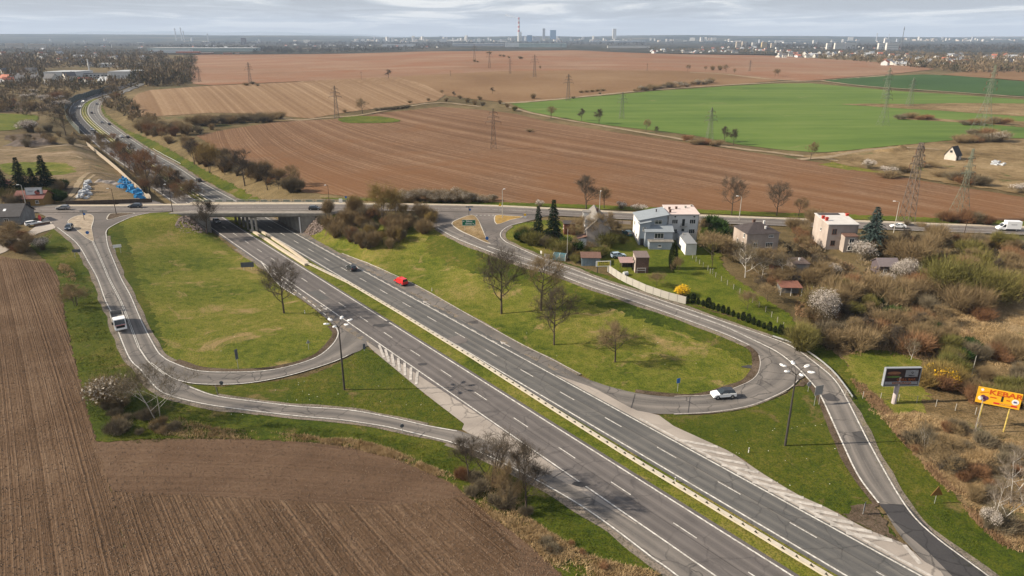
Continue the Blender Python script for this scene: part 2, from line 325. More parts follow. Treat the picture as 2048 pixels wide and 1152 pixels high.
def plough_mat(name, c0, c1, c2, fine=2.6, coarse=0.35, amp=1.0, big=0.02, red=None, tram=0.0, bump=0.8, clod=4.0, ygrad=None):
    m, t, b = new_mat(name, 0.97, 0.08); uv = N(t, 'ShaderNodeUVMap').outputs[0]; s = N(t, 'ShaderNodeSeparateXYZ'); L(t, uv, s.inputs[0])
    U = s.outputs[0]; p = geopos(t)
    wob = mth(t, 'MULTIPLY', mth(t, 'SUBTRACT', noise(t, p, 0.12, 3), 0.5), 0.25); Uw = mth(t, 'ADD', U, wob)
    st1 = noise(t, Uw, coarse, 3, 0.6, 0, '1D'); st2 = noise(t, Uw, fine, 2, 0.5, 0, '1D')
    cc = N(t, 'ShaderNodeCombineXYZ'); L(t, mth(t, 'MULTIPLY', U, fine*1.3), cc.inputs[0]); L(t, mth(t, 'MULTIPLY', s.outputs[1], 0.25), cc.inputs[1])
    st3 = noise(t, cc.outputs[0], 1.0, 4, 0.65)
    cl = noise(t, p, clod, 5, 0.75); bg = noise(t, p, big, 5, 0.6, 0.5)
    f = mth(t, 'ADD', mth(t, 'MULTIPLY', mth(t, 'ADD', mth(t, 'MULTIPLY', st1, 0.4), mth(t, 'ADD', mth(t, 'MULTIPLY', st2, 0.3), mth(t, 'MULTIPLY', st3, 0.3))), 0.55*amp), mth(t, 'ADD', mth(t, 'MULTIPLY', cl, 0.30), mth(t, 'MULTIPLY', bg, max(0.05, 0.7-0.55*amp))))
    c = ramp(t, f, [(0.36, c0), (0.5, c1), (0.64, c2)])
    if red is not None:
        rf = noise(t, p, big*1.7, 6, 0.62, 1.0)
        if ygrad: sy = N(t, 'ShaderNodeSeparateXYZ'); L(t, p, sy.inputs[0]); mr = N(t, 'ShaderNodeMapRange'); mr.inputs['From Min'].default_value = ygrad[0]+90; mr.inputs['From Max'].default_value = ygrad[1]; mr.inputs['To Min'].default_value = -.12; mr.inputs['To Max'].default_value = .16; L(t, mth(t, 'ADD', sy.outputs[1], mth(t, 'MULTIPLY', sy.outputs[0], 0.25)), mr.inputs['Value']); rf = mth(t, 'ADD', rf, mr.outputs[0])
        c = mixc(t, mth(t, 'MULTIPLY', ramp(t, rf, [(0.42, 0.0), (0.64, 1.0)]), 0.65), c, mixc(t, mth(t, 'MULTIPLY', st1, .5), red, c1))
    if tram > 0:
        u2 = mth(t, 'ABSOLUTE', mth(t, 'SUBTRACT', mth(t, 'FRACT', mth(t, 'DIVIDE', mth(t, 'ADD', U, 500.0), tram)), 0.5))
        line = mth(t, 'MULTIPLY', mth(t, 'LESS_THAN', mth(t, 'ABSOLUTE', mth(t, 'SUBTRACT', u2, 1.0/tram)), 0.32/tram), ramp(t, noise(t, p, 0.03, 3), [(0.4, 0.15), (0.6, 0.8)]))
        c = mixc(t, mth(t, 'MULTIPLY', line, 0.6), c, c2)
    L(t, c, b.inputs['Base Color'])
    bumpn(t, b, mth(t, 'ADD', mth(t, 'MULTIPLY', st2, 0.7), mth(t, 'ADD', mth(t, 'MULTIPLY', cl, 0.5), mth(t, 'MULTIPLY', st3, .4))), bump, 0.3); return m
PL_NEAR = plough_mat('ploughed_soil_furrowed', (0.046,0.028,0.016), (0.112,0.070,0.043), (0.215,0.148,0.098), 2.4, 0.45, 0.85, 0.07, None, 0, 1.0, 2.0)
PL_HEAD = plough_mat('ploughed_soil_smooth', (0.062,0.038,0.023), (0.122,0.077,0.050), (0.19,0.130,0.088), 1.2, 0.2, 0.6, 0.05, None, 0, 1.0, 3.0)
PL_BIG = plough_mat('reddish_ploughed_soil', (0.085,0.045,0.024), (0.155,0.088,0.05), (0.28,0.185,0.12), 0.8, 0.10, 1.0, 0.012, (0.175,0.082,0.034), 18.0, 0.6, 1.0, ygrad=(330, 215))
PL_STUB = plough_mat('straw_stubble', (0.13,0.072,0.035), (0.22,0.14,0.08), (0.34,0.24,0.15), 0.25, 0.05, 1.1, 0.008, None, 0, 0.4, 0.5)
PL_FAR = plough_mat('red_far_soil', (0.15,0.078,0.042), (0.23,0.14,0.09), (0.34,0.245,0.175), 0.1, 0.016, 0.8, 0.0045, (0.22,0.082,0.035), 0, 0.3, 0.3)
PL_MID = plough_mat('brown_far_soil', (0.13,0.073,0.035), (0.19,0.115,0.06), (0.25,0.165,0.095), 0.2, 0.03, 0.5, 0.006, None, 0, 0.3, 0.3)

def asphalt(name, base, dark, light, uvu=True, crack=0.6, rough=0.85):
    m, t, b = new_mat(name, rough, 0.25); p = geopos(t)
    n1 = noise(t, p, 0.12, 6, 0.6, 0.5); n2 = noise(t, p, 5.0, 4, 0.8)
    uv = N(t, 'ShaderNodeUVMap').outputs[0]; s = N(t, 'ShaderNodeSeparateXYZ'); L(t, uv, s.inputs[0]); U = s.outputs[0]
    c = mixc(t, ramp(t, n1, [(0.35, 0.0), (0.65, 1.0)]), dark, base)
    # wheel tracks and oily lane middles run along the road: U counts lanes
    fr = mth(t, 'FRACT', U); lane = mth(t, 'ABSOLUTE', mth(t, 'SUBTRACT', fr, 0.5))
    cc = N(t, 'ShaderNodeCombineXYZ'); L(t, mth(t, 'MULTIPLY', U, 9.0), cc.inputs[0]); L(t, mth(t, 'MULTIPLY', s.outputs[1], 0.035), cc.inputs[1])
    streak = noise(t, cc.outputs[0], 1.0, 5, 0.6)
    trk = mth(t, 'MULTIPLY', ramp(t, mth(t, 'ABSOLUTE', mth(t, 'SUBTRACT', lane, 0.25)), [(0.0, 1.0), (0.17, 0.0)]), 0.8)
    c = mixc(t, mth(t, 'MULTIPLY', trk, mth(t, 'ADD', streak, 0.1)), c, light)
    c = mixc(t, mth(t, 'MULTIPLY', ramp(t, lane, [(0.0, 1.0), (0.14, 0.0)]), 0.35), c, dark)
    c = mixc(t, mth(t, 'MULTIPLY', ramp(t, streak, [(0.5, 0.0), (0.75, 1.0)]), 0.4), c, light)
    # repair patches
    v = N(t, 'ShaderNodeTexVoronoi', Scale=0.045); v.feature = 'F1'; L(t, p, v.inputs['Vector'])
    sp = N(t, 'ShaderNodeSeparateColor'); L(t, v.outputs['Color'], sp.inputs[0])
    c = mixc(t, mth(t, 'MULTIPLY', mth(t, 'GREATER_THAN', sp.outputs[0], 0.86), 0.35), c, dark)
    if crack > 0:
        v2 = N(t, 'ShaderNodeTexVoronoi', Scale=0.22); v2.feature = 'DISTANCE_TO_EDGE'; L(t, mixc(t, 0.12, p, N_color_noise(t, p)), v2.inputs['Vector'])
        ck = mth(t, 'MULTIPLY', ramp(t, v2.outputs['Distance'], [(0.0, 1.0), (0.034, 0.0)]), ramp(t, noise(t, p, 0.06, 4), [(0.46, 0.0), (0.56, 1.0)]))
        c = mixc(t, mth(t, 'MULTIPLY', ck, crack), c, (0.02, 0.02, 0.022))
    c = mixc(t, mth(t, 'MULTIPLY', ramp(t, n2, [(0.45, 0.0), (0.7, 1.0)]), 0.25), c, light)
    L(t, c, b.inputs['Base Color']); bumpn(t, b, n2, 0.25, 0.02); return m
def N_color_noise(t, p):
    n = t.nodes.new('ShaderNodeTexNoise'); n.inputs['Scale'].default_value = 0.5; n.inputs['Detail'].default_value = 4; L(t, p, n.inputs['Vector'])
    s = t.nodes.new('ShaderNodeVectorMath'); s.operation = 'MULTIPLY_ADD'; L(t, n.outputs['Color'], s.inputs[0]); s.inputs[1].default_value = (16, 16, 0); L(t, p, s.inputs[2]); return s.outputs[0]
AS_HW = asphalt('highway_asphalt', (0.110,0.107,0.104), (0.072,0.073,0.074), (0.185,0.172,0.158), crack=0.5)
AS_HW2 = asphalt('highway_asphalt_reddish', (0.122,0.110,0.107), (0.088,0.080,0.078), (0.185,0.165,0.156), crack=0.4)
AS_RAMP = asphalt('ramp_asphalt', (0.145,0.132,0.123), (0.092,0.085,0.081), (0.26,0.232,0.208), crack=0.8)
AS_OVER = asphalt('overpass_asphalt', (0.145,0.127,0.118), (0.10,0.09,0.084), (0.235,0.20,0.18), crack=0.6)
AS_GORE = asphalt('pale_worn_asphalt', (0.34,0.30,0.265), (0.24,0.21,0.185), (0.46,0.41,0.365), crack=0.55)
AS_PATCH_SHADE = asphalt('dark_asphalt_patch_and_shade', (0.055,0.052,0.055), (0.038,0.037,0.04), (0.10,0.095,0.09), crack=0.9)
def paint_mat():
    m, t, b = new_mat('white_road_paint', 0.8, 0.2); p = geopos(t)
    c = mixc(t, ramp(t, noise(t, p, 1.8, 6, 0.75), [(0.40, 0.0), (0.62, 1.0)]), (0.36, 0.34, 0.31), (0.74, 0.72, 0.68))
    L(t, c, b.inputs['Base Color']); return m
PAINT = paint_mat()
PAINT_W = simple('worn_road_paint', (0.42,0.39,0.36), 0.85, 0.35, 1.2)
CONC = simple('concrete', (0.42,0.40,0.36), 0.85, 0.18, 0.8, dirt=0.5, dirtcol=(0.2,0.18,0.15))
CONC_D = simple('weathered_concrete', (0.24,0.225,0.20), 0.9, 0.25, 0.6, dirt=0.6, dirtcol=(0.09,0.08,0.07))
KERB = simple('kerb_stone', (0.45,0.42,0.37), 0.85, 0.15, 1.0)
CREAM = simple('cream_concrete', (0.54,0.46,0.36), 0.85, 0.12, 0.6, dirt=0.35, dirtcol=(0.3,0.25,0.2))
PATH = simple('pale_footpath', (0.42,0.36,0.28), 0.9, 0.18, 0.8)
GALV = simple('galvanised_steel', (0.55,0.56,0.56), 0.45, 0.1, 2.0, 0.5, 0.6)
DARKM = simple('dark_metal', (0.05,0.045,0.042), 0.6, 0.2, 2.0)
WOODPOLE = simple('creosoted_pole', (0.055,0.035,0.025), 0.85, 0.25, 2.0)
WHITE = simple('white_paint', (0.78,0.77,0.75), 0.5, 0.05, 2.0)
BLACK = simple('black_plastic', (0.012,0.012,0.013), 0.5, 0.1)
RUBBER = simple('tyre_rubber', (0.02,0.02,0.02), 0.85, 0.1)
GLASS, _t, _b = new_mat('dark_glass', 0.08, 0.8); _b.inputs['Base Color'].default_value = (0.02, 0.028, 0.035, 1)
RUST = simple('rust_red', (0.15,0.085,0.065), 0.8, 0.3)

# ------------------------------------------------------------------ ground sheet
nx, ny = len(GX), len(GY)
idx = np.arange(nx*ny).reshape(ny, nx)
Fq = np.stack([idx[:-1, :-1], idx[:-1, 1:], idx[1:, 1:], idx[1:, :-1]], -1).reshape(-1, 4)
V = np.stack([XX.ravel(), YY.ravel(), ZZ.ravel()], -1)
link('ground', mesh_np('ground', V, Fq, [GR_BASE], smooth_=True), kind='structure', label='rough scrubby land under and between the fields and roads')

def resample(pts, step):
    pts = np.asarray(pts, float); seg = np.linalg.norm(np.diff(pts, axis=0), axis=1); c = np.concatenate([[0], np.cumsum(seg)])
    n = max(int(c[-1]/step), 1)+1; u = np.linspace(0, c[-1], n)
    return np.stack([np.interp(u, c, pts[:, k]) for k in range(pts.shape[1])], -1)
LIFT = {}
def lift(x, y, base):
    if base >= .065: base += .03
    return base+0.00028*np.hypot(x, y)*(1+base*6)
def inside(poly, X, Y):
    n = len(poly); r = np.zeros(X.shape, bool); j = n-1
    for i in range(n):
        xi, yi = poly[i]; xj, yj = poly[j]
        c = ((yi > Y) != (yj > Y)) & (X < (xj-xi)*(Y-yi)/((yj-yi) if yj != yi else 1e-9)+xi); r ^= c; j = i
    return r
def sheet(name, poly_w, mat, base=0.03, step=2.0, rag=0.0, bstep=None, label=None, uvf=None, kind='structure', parent=None, zf=None):
    """a draped sheet over a world polygon"""
    b = np.vstack([poly_w, poly_w[:1]]); b = resample(b, bstep or step)[:-1]
    if rag > 0:
        b = b+rng.normal(0, rag, b.shape)
    lo = b.min(0); hi = b.max(0)
    gx = np.arange(lo[0], hi[0]+step, step); gy = np.arange(lo[1], hi[1]+step, step)
    A, B = np.meshgrid(gx, gy); A = A.ravel(); B = B.ravel()
    mk = inside(b, A, B); A = A[mk]; B = B[mk]
    n = len(b); vs_ = [Vector(p) for p in b]+[Vector((x, y)) for x, y in zip(A, B)]
    r = delaunay_2d_cdt(vs_, [], [list(range(n))], 1, 1e-4)
    V2 = np.array([(v[0], v[1]) for v in r[0]]); z = (gz(V2[:, 0], V2[:, 1]) if zf is None else zf(V2[:, 0], V2[:, 1]))+lift(V2[:, 0], V2[:, 1], base)
    tri = np.array([f for f in r[2] if len(f) == 3])
    a_ = V2[tri[:, 1]]-V2[tri[:, 0]]; b_ = V2[tri[:, 2]]-V2[tri[:, 0]]; fl = (a_[:, 0]*b_[:, 1]-a_[:, 1]*b_[:, 0]) < 0; tri[fl] = tri[fl][:, ::-1]
    uv = uvf(V2[:, 0], V2[:, 1]) if uvf else np.stack([.3+((V2-HE)@HP)/60, -((V2-HE)@HN)], -1)
    return link(name, mesh_np(name, np.column_stack([V2, z]), tri, [mat], smooth_=True, uv=uv), parent, kind=kind, label=label)
def ribbon(name, Lp, Rp, mat, base=0.06, step=2.0, lanes=2.0, cross=4, label=None, kind='structure', zf=None, parent=None):
    Lp = np.asarray(Lp); Rp = np.asarray(Rp)
    lenm = max(np.linalg.norm(np.diff(Lp, axis=0), axis=1).sum(), np.linalg.norm(np.diff(Rp, axis=0), axis=1).sum())
    n = max(int(lenm/step), 1)+1
    def rs(p):
        seg = np.linalg.norm(np.diff(p, axis=0), axis=1); c = np.concatenate([[0], np.cumsum(seg)]); u = np.linspace(0, c[-1], n)
        return np.stack([np.interp(u, c, p[:, 0]), np.interp(u, c, p[:, 1])], -1)
    a = rs(Lp); b = rs(Rp); V = []; UV = []
    for i in range(cross+1):
        t = i/cross; q = a*(1-t)+b*t
        z = (gz(q[:, 0], q[:, 1]) if zf is None else zf(q[:, 0], q[:, 1]))+lift(q[:, 0], q[:, 1], base)
        V.append(np.column_stack([q, z])); UV.append(np.column_stack([np.full(n, t*lanes), np.linspace(0, lenm, n)]))
    V = np.array(V).reshape(-1, 3); UV = np.array(UV).reshape(-1, 2); id_ = np.arange((cross+1)*n).reshape(cross+1, n)
    Fq = np.stack([id_[:-1, :-1], id_[1:, :-1], id_[1:, 1:], id_[:-1, 1:]], -1).reshape(-1, 4)
    v0, v1, v2 = V[Fq[0, 0]], V[Fq[0, 1]], V[Fq[0, 2]]
    if np.cross(v1-v0, v2-v0)[2] < 0: Fq = Fq[:, ::-1].copy()
    return link(name, mesh_np(name, V, Fq, [mat], smooth_=True, uv=UV), parent, kind=kind, label=label)
def offset_line(p, d):
    p = np.asarray(p, float); t = np.gradient(p, axis=0); t /= np.maximum(np.linalg.norm(t, axis=1), 1e-9)[:, None]
    return p+np.stack([-t[:, 1], t[:, 0]], -1)*d
def line(p, w_, mat=None, base=0.085, name='road_marking', zf=None, step=1.5):
    return ribbon(name, offset_line(p, w_/2), offset_line(p, -w_/2), mat or PAINT, base, step, 1, 1, zf=zf)
def dashes(p, on, off, w_, mat=None, base=0.085, name='road_marking', zf=None, phase=0.0):
    p = resample(p, 0.5); seg = np.linalg.norm(np.diff(p, axis=0), axis=1); c = np.concatenate([[0], np.cumsum(seg)])
    V = []; F_ = []; s = phase; pl = offset_line(p, w_/2); pr = offset_line(p, -w_/2)
    while s+on < c[-1]:
        if s >= 0:
            for k in range(2):
                us = (s+on*k/2, s+on*(k+1)/2); n = len(V)
                for u in us:
                    for q in (pl, pr):
                        x, y = np.interp(u, c, q[:, 0]), np.interp(u, c, q[:, 1]); V.append((x, y, float(gz(x, y) if zf is None else zf(x, y))+float(lift(x, y, base))))
                F_.append((n, n+1, n+3, n+2))
        s += on+off
    if not V: return
    return link(name, mesh_np(name, V, np.array(F_), [mat or PAINT]), kind='structure')
def smx(pts, k=5): return smooth(pts, False, k)
def W(pts, k=5): return GA(smx(pts, k))
def Wc(pts, k=3): return GA(smooth(pts, True, k))

# ------------------------------------------------------------------ fields
def field_uv(lines, deg=2):
    """smooth 'across the furrows' coordinate fitted to lines drawn on the land: lines = [(pixel polyline, u)]"""
    A = []; B = []
    for pts, u in lines:
        w_ = resample(GA(pts), 3.0)
        for q in w_: A.append(q); B.append(u)
    A = np.array(A); sc = np.abs(A).max(); X = A[:, 0]/sc; Y = A[:, 1]/sc
    T = [(i, j) for i in range(deg+1) for j in range(deg+1-i)]
    M_ = np.stack([X**i*Y**j for i, j in T], -1); co = np.linalg.lstsq(M_, np.array(B), rcond=None)[0]
    def f(x, y): 
        u = sum(c*(x/sc)**i*(y/sc)**j for c, (i, j) in zip(co, T)); return np.stack([u, y*1.0], -1)
    return f
def auto_u(curves):
    out = [(curves[0], 0.0)]; u = 0
    for a, b in zip(curves[:-1], curves[1:]):
        wa = resample(GA(a), 4.0); wb = resample(GA(b), 4.0)
        d = np.linalg.norm(wa[:, None]-wb[None], axis=2).min(1); u += float(np.median(d)); out.append((b, u))
    return out
uv_n = field_uv(auto_u([[(54,752),(111,1152)],[(87,752),(187,1152)],[(194,884),(264,1152)],[(368,991),(430,1151)],[(590,1009),(700,1116),(735,1152)],[(812,1016),(965,1151)]]), 2)
uv_h = field_uv(auto_u([[(312,879),(620,884),(760,912)],[(312,901),(496,899),(800,940)],[(230,945),(500,946),(870,985)],[(226,986),(521,1000),(874,1004)]]), 2)
F1 = [(-160,470),(0,512),(60,522),(98,528),(118,560),(132,640),(150,720),(172,800),(190,868),(222,981),(264,1152),(300,1300),(-300,1300),(-300,600)]
sheet('ploughed_field', Wc(F1), PL_NEAR, 0.03, 2.5, 0.12, 0.8, uvf=uv_n, label='dark furrowed field filling the lower left corner')
F2 = [(188,880),(205,886),(300,880),(400,879),(500,880),(620,886),(680,892),(784,916),(860,948),(902,968),(930,990),(975,1028),(1027,1066),(1072,1101),(1124,1152),(1250,1260),(1000,1260),(1040,1100),(960,1015),(923,992),(874,1002),(784,1011),(700,1011),(521,1000),(417,993),(300,988),(224,984)]
sheet('ploughed_field', GA(F2), PL_HEAD, 0.05, 2.5, 0.10, 0.8, uvf=uv_h, label='smooth brown headland strip of the ploughed field, rows running across')
F3 = [(222,981),(300,986),(417,991),(521,998),(700,1009),(784,1009),(874,1000),(923,990),(965,1012),(1045,1098),(1130,1152),(1300,1300),(300,1300),(264,1152)]
sheet('ploughed_field', GA(F3), PL_NEAR, 0.04, 2.5, 0.08, 0.8, uvf=uv_n, label='furrowed brown field at the bottom edge with rows fanning to the right')
uv_b = field_uv(auto_u([[(434,275),(462,309),(560,362)],[(500,271),(562,319),(700,388)],[(559,260),(642,306),(760,350),(900,400)],[(700,255),(854,305),(1201,368),(1500,412)],[(992,228),(1380,288),(1700,340),(2040,400)]]), 3)
F4 = [(392,272),(440,262),(560,243),(640,240),(700,238),(760,226),(830,220),(880,214),(960,220),(1030,228),(1100,245),(1250,268),(1380,287),(1480,302),(1600,320),(1700,335),(1800,354),(1900,372),(2048,395),(2300,440),(2300,470),(2048,447),(1900,441),(1750,434),(1600,428),(1400,420),(1200,412),(1050,408),(1000,406),(900,402),(760,396),(690,392),(610,385),(560,362),(500,335),(440,302)]
sheet('ploughed_field', GA(F4), PL_BIG, 0.05, 5.0, 0.35, 3.0, uvf=uv_b, label='large reddish brown ploughed field behind the overpass road')
F5 = [(1022,208),(1080,204),(1150,197),(1230,190),(1300,183),(1380,178),(1450,173),(1540,168),(1620,167),(1700,174),(1800,183),(1900,189),(2048,200),(2300,215),(2300,300),(2048,277),(1960,276),(1900,281),(1830,288),(1720,299),(1640,306),(1560,300),(1480,290),(1400,273),(1330,264),(1250,255),(1180,246),(1130,237),(1060,224)]
sheet('green_field', GA(F5), GR_CROP, 0.05, 12.0, 0.3, 5.0, label='bright green wheat field in the middle distance on the right')
S1 = [(1680,209),(1740,208),(1820,209),(1920,207),(2048,208),(2300,215),(2300,260),(2048,234),(1960,228),(1880,222),(1790,217)]
sheet('rough_grass_strip', GA(S1), GR_DRY, 0.075, 12.0, 0.6, 5.0, label='dry brown strip cutting into the green field')
S2 = [(1785,238),(1830,234),(1900,240),(1980,243),(2048,244),(2300,260),(2300,278),(2048,256),(1960,248),(1870,243)]
sheet('rough_grass_strip', GA(S2), GR_DRY, 0.085, 12.0, 0.6, 5.0, label='lower dry strip with bushes inside the green field')
F6 = [(1640,162),(1700,157),(1780,152),(1850,149.5),(1920,153),(1980,158),(2048,164),(2300,185),(2300,215),(2048,193),(1960,189),(1880,184),(1800,179),(1720,173)]
sheet('green_field', GA(F6), GR_CROP2, 0.07, 25.0, 0.8, 10.0, label='darker green field beyond the bright one')
F7 = [(258,208),(275,188),(300,181),(420,172),(560,166),(660,160),(790,154),(850,170),(890,190),(872,203),(800,212),(700,224),(620,238),(560,232),(500,228),(430,226),(330,232),(262,236)]
uv7 = field_uv(auto_u([[(300,182),(330,232)],[(380,176),(430,226)],[(470,172),(540,230)],[(560,167),(660,230)],[(660,162),(780,214)],[(760,158),(872,203)]]), 2)
sheet('stubble_field', GA(F7), PL_STUB, 0.06, 10.0, 0.5, 5.0, uvf=uv7, label='pale striped straw coloured field beyond the line of bushes')
F8 = [(560,166),(660,160),(790,154),(900,148),(1000,143),(1200,141),(1350,142),(1450,147),(1530,158),(1560,162),(1450,171),(1300,181),(1150,194),(1020,206),(960,200),(893,192),(850,170)]
sheet('ploughed_field', GA(F8), PL_MID, 0.06, 14.0, 0.5, 8.0, label='mid brown field between the stubble and the green field')
uv9 = field_uv(auto_u([[(450,150),(900,135),(1300,130)],[(430,130),(900,115),(1300,118)]]), 1)
F9 = [(385,168),(372,140),(388,112),(430,109.5),(520,109),(640,108),(760,106),(840,102),(900,99),(1000,97.5),(1100,98.5),(1200,101),(1300,105),(1400,108.5),(1500,110.5),(1620,117),(1720,122),(1840,133),(1870,139),(1780,149),(1700,155),(1640,160),(1600,163),(1530,158),(1450,147),(1350,142),(1200,141),(1000,143),(900,148),(790,154),(660,160),(560,165),(420,171)]
sheet('ploughed_field', GA(F9), PL_FAR, 0.06, 22.0, 0.8, 12.0, uvf=uv9, label='far reddish field rising to the low crest below the city')
F10 = [(1880,150),(1960,141),(2048,133),(2300,125),(2300,178),(2048,162),(1960,156)]
sheet('ploughed_field', GA(F10), PL_MID, 0.08, 22.0, 0.8, 12.0, label='pale brown field at the right edge beyond the dark green one')

def clods(poly, n, mat, label):
    P_ = GA(poly); lo, hi = P_.min(0), P_.max(0); lo = np.maximum(lo, [-110, 55]); a = rng.uniform(lo, hi, (n*4, 2)); a = a[inside(P_, a[:, 0], a[:, 1])]; a = a[rng.random(len(a)) < np.clip((75/np.hypot(a[:, 0], a[:, 1]))**2, .1, 1)][:n]; n = len(a); r_ = rng.uniform(.04, .15, (n, 1)); z = (gz(a[:, 0], a[:, 1])+lift(a[:, 0], a[:, 1], .05))[:, None]
    c = np.hstack([a, z]); th_ = rng.uniform(0, 6.28, (n, 1)); b = [c+np.hstack([np.cos(th_+k*2.09)*r_*1.3, np.sin(th_+k*2.09)*r_*.9, -.03*np.ones((n, 1))]) for k in range(3)]; t_ = c+np.hstack([rng.normal(0, .3, (n, 2))*r_, r_*1.0])
    T = np.concatenate([np.stack([b[0], b[1], t_], 1), np.stack([b[1], b[2], t_], 1), np.stack([b[2], b[0], t_], 1)]); link('clods', mesh_np('clods', T.reshape(-1, 3), np.arange(len(T)*3).reshape(-1, 3), [mat]), kind='stuff', label=label)
CLOD = simple('dry_clod', (.17,.118,.08), .97, .4, .7)
clods(F1, 16000, CLOD, 'dry clods on the furrowed left field'); clods(F2, 8000, CLOD, 'dry clods on the smooth headland'); clods(F3, 14000, CLOD, 'dry clods on the bottom field')
# tracks and straw coloured boundary strips between the fields
GR_TRACK = ground_mat('pale_track', [(0.20,0.145,0.085),(0.27,0.205,0.13),(0.34,0.265,0.18),(0.22,0.18,0.09)], 0.05, 0.4, 0.3)
def track(px, w_, label, mat=None, base=0.07, step=4.0):
    p = resample(W(px, 4), step); j = np.convolve(rng.normal(0, w_*.35, len(p)), [.25, .5, .25], 'same'); t_ = np.gradient(p, axis=0); t_ /= np.linalg.norm(t_, axis=1)[:, None]; nn = np.stack([-t_[:, 1], t_[:, 0]], -1)
    ribbon('track', p+nn*(w_/2+np.abs(j))[:, None], p-nn*(w_/2+np.abs(np.roll(j, 3)))[:, None], mat or GR_TRACK, base, step, 1, 2, label=label)
track([(1016,214),(1060,226),(1130,240),(1250,260),(1380,282),(1480,298),(1600,312),(1680,322)], 3.5, 'pale straw strip along the lower edge of the green field')
track([(1000,208),(1080,202),(1150,195.5),(1300,181),(1450,171),(1560,165),(1640,162),(1780,151)], 6, 'pale straw strip along the upper edge of the green field')
track([(1380,145),(1450,149),(1520,157),(1600,163)], 8, 'pale grassy wedge between the far fields')
track([(545,236),(600,241),(640,237),(720,231),(800,216),(880,206),(960,214)], 4, 'sandy track between the stubble field and the big field')
track([(1640,162),(1720,172),(1800,178),(1920,186),(2060,196)], 5, 'pale strip between the two green fields', None, .1)
track([(128,405),(148,385),(163,358),(184,346),(232,352)], 1.6, 'pale wheel track across the storage yard', None, .09, 2)
track([(140,405),(160,386),(176,362),(190,350)], 1.0, 'second pale wheel track across the storage yard', None, .09, 2)
track([(-20,300),(40,302),(100,294),(165,291)], 3, 'pale dirt track past the earth heaps', None, .09, 3)
track([(1598,320),(1660,314),(1720,303),(1800,296),(1880,300)], 3, 'pale dirt track below the green field', None, .09, 4)
track([(0,318),(60,316),(140,312),(165,318)], .8, 'pale kerb like line across the yard', None, .09, 3)
for px_, mt, lb in [([(0,330),(60,325),(130,328),(150,345),(90,352),(20,350)], GR_WORN, 'mossy patch in the yard at the left'), ([(165,320),(215,330),(245,356),(200,350)], GR_DRY, 'brown patch in the storage yard'), ([(95,385),(150,372),(172,392),(120,402)], GR_DIRT, 'dark soil patch in the storage yard'), ([(10,272),(80,268),(110,282),(40,290)], GR_DIRT, 'dark soil around the earth heaps'), ([(1640,330),(1720,322),(1800,330),(1860,350),(1740,345)], GR_WORN, 'mossy patch on the far dry land'), ([(1850,330),(1960,325),(2050,345),(2050,360),(1930,352)], GR_BASE, 'brown patch on the far dry land'), ([(-60,205),(60,206),(120,212),(60,224),(-60,224)], GR_DIRT, 'dark garden soil at the left')]:
    sheet('ground_patch', Wc(px_), mt, .062, 4.0, .8, 2.5, label=lb)
# ------------------------------------------------------------------ grass sheets
def grass(px, mat, label, base=0.045, rag=0.18, step=2.0, name='grass', k=3): return sheet(name, Wc(px, k), mat, base, step, rag, 0.7 if step < 3 else step*.5, label=label)
grass([(216,462),(222,448),(246,440),(290,428),(340,425),(385,430),(425,467),(440,478),(480,510),(520,527),(555,570),(608,605),(660,647),(674,670),(660,694),(625,719),(555,739),(486,745),(399,743),(347,726),(316,702),(288,650),(264,594),(236,541),(217,490)], GR_WORN, 'grass inside the left loop')
grass([(216,462),(240,446),(262,500),(285,580),(320,660),(330,715),(316,702),(288,650),(264,594),(236,541),(217,490)], GR_FRESH, 'greener bank inside the left ramp', 0.06, 0.5)
grass([(430,560),(500,540),(590,600),(640,650),(600,700),(520,690),(470,640)], GR_WORN, 'worn middle of the left loop', 0.055, 1.2)
grass([(382,771),(440,774),(590,758),(660,735),(700,714),(735,697),(790,738),(850,788),(930,851),(910,861),(854,852),(784,836),(700,821),(600,814),(521,805),(434,793)], GR_FRESH, 'green triangle between the left loop and the lower ramp')
grass([(113,458),(90,470),(60,490),(80,512),(100,530),(118,560),(132,640),(150,720),(172,800),(188,868),(205,884),(300,878),(400,877),(500,879),(620,884),(680,890),(784,914),(860,946),(902,966),(930,988),(975,1026),(1027,1064),(1072,1099),(1124,1150),(1250,1260),(1500,1260),(1347,1152),(1305,1122),(1235,1068),(1166,1019),(1097,978),(1027,941),(951,905),(895,887),(819,869),(767,857),(680,844),(521,828),(417,814),(347,798),(312,782),(278,743),(257,722),(236,673),(222,632),(208,604),(193,561),(174,526),(151,489)], GR_FRESH, 'long grass verge between the left ramp and the ploughed field')
grass([(620,470),(680,508),(760,540),(829,573),(923,625),(1027,684),(1097,719),(1166,753),(1194,767),(1270,788),(1380,796),(1424,791),(1487,770),(1511,752),(1518,729),(1515,708),(1497,694),(1452,673),(1380,646),(1290,615),(1172,574),(1103,548),(1034,527),(964,501),(909,479),(874,460),(800,440),(700,425),(650,430)], GR_WORN, 'grass inside the right loop')
grass([(870,470),(964,503),(1034,529),(1172,577),(1290,618),(1380,648),(1497,696),(1515,712),(1518,740),(1480,720),(1400,680),(1250,630),(1120,590),(1000,560),(900,530),(850,500)], GR_FRESH, 'greener bank below the right ramp', 0.06, 0.7)
grass([(1318,831),(1424,829),(1504,815),(1574,786),(1604,764),(1618,768),(1640,802),(1668,870),(1700,935),(1752,1014),(1790,1080),(1745,1062),(1660,1020),(1591,989),(1522,947),(1463,906),(1348,854)], GR_FRESH, 'green triangle between the right loop and the exit ramp')
grass([(1745,1010),(1790,1080),(1810,1089),(1740,1062),(1690,1030)], GR_DIRT, 'bare earth at the tip of the green triangle', 0.07, 0.3)
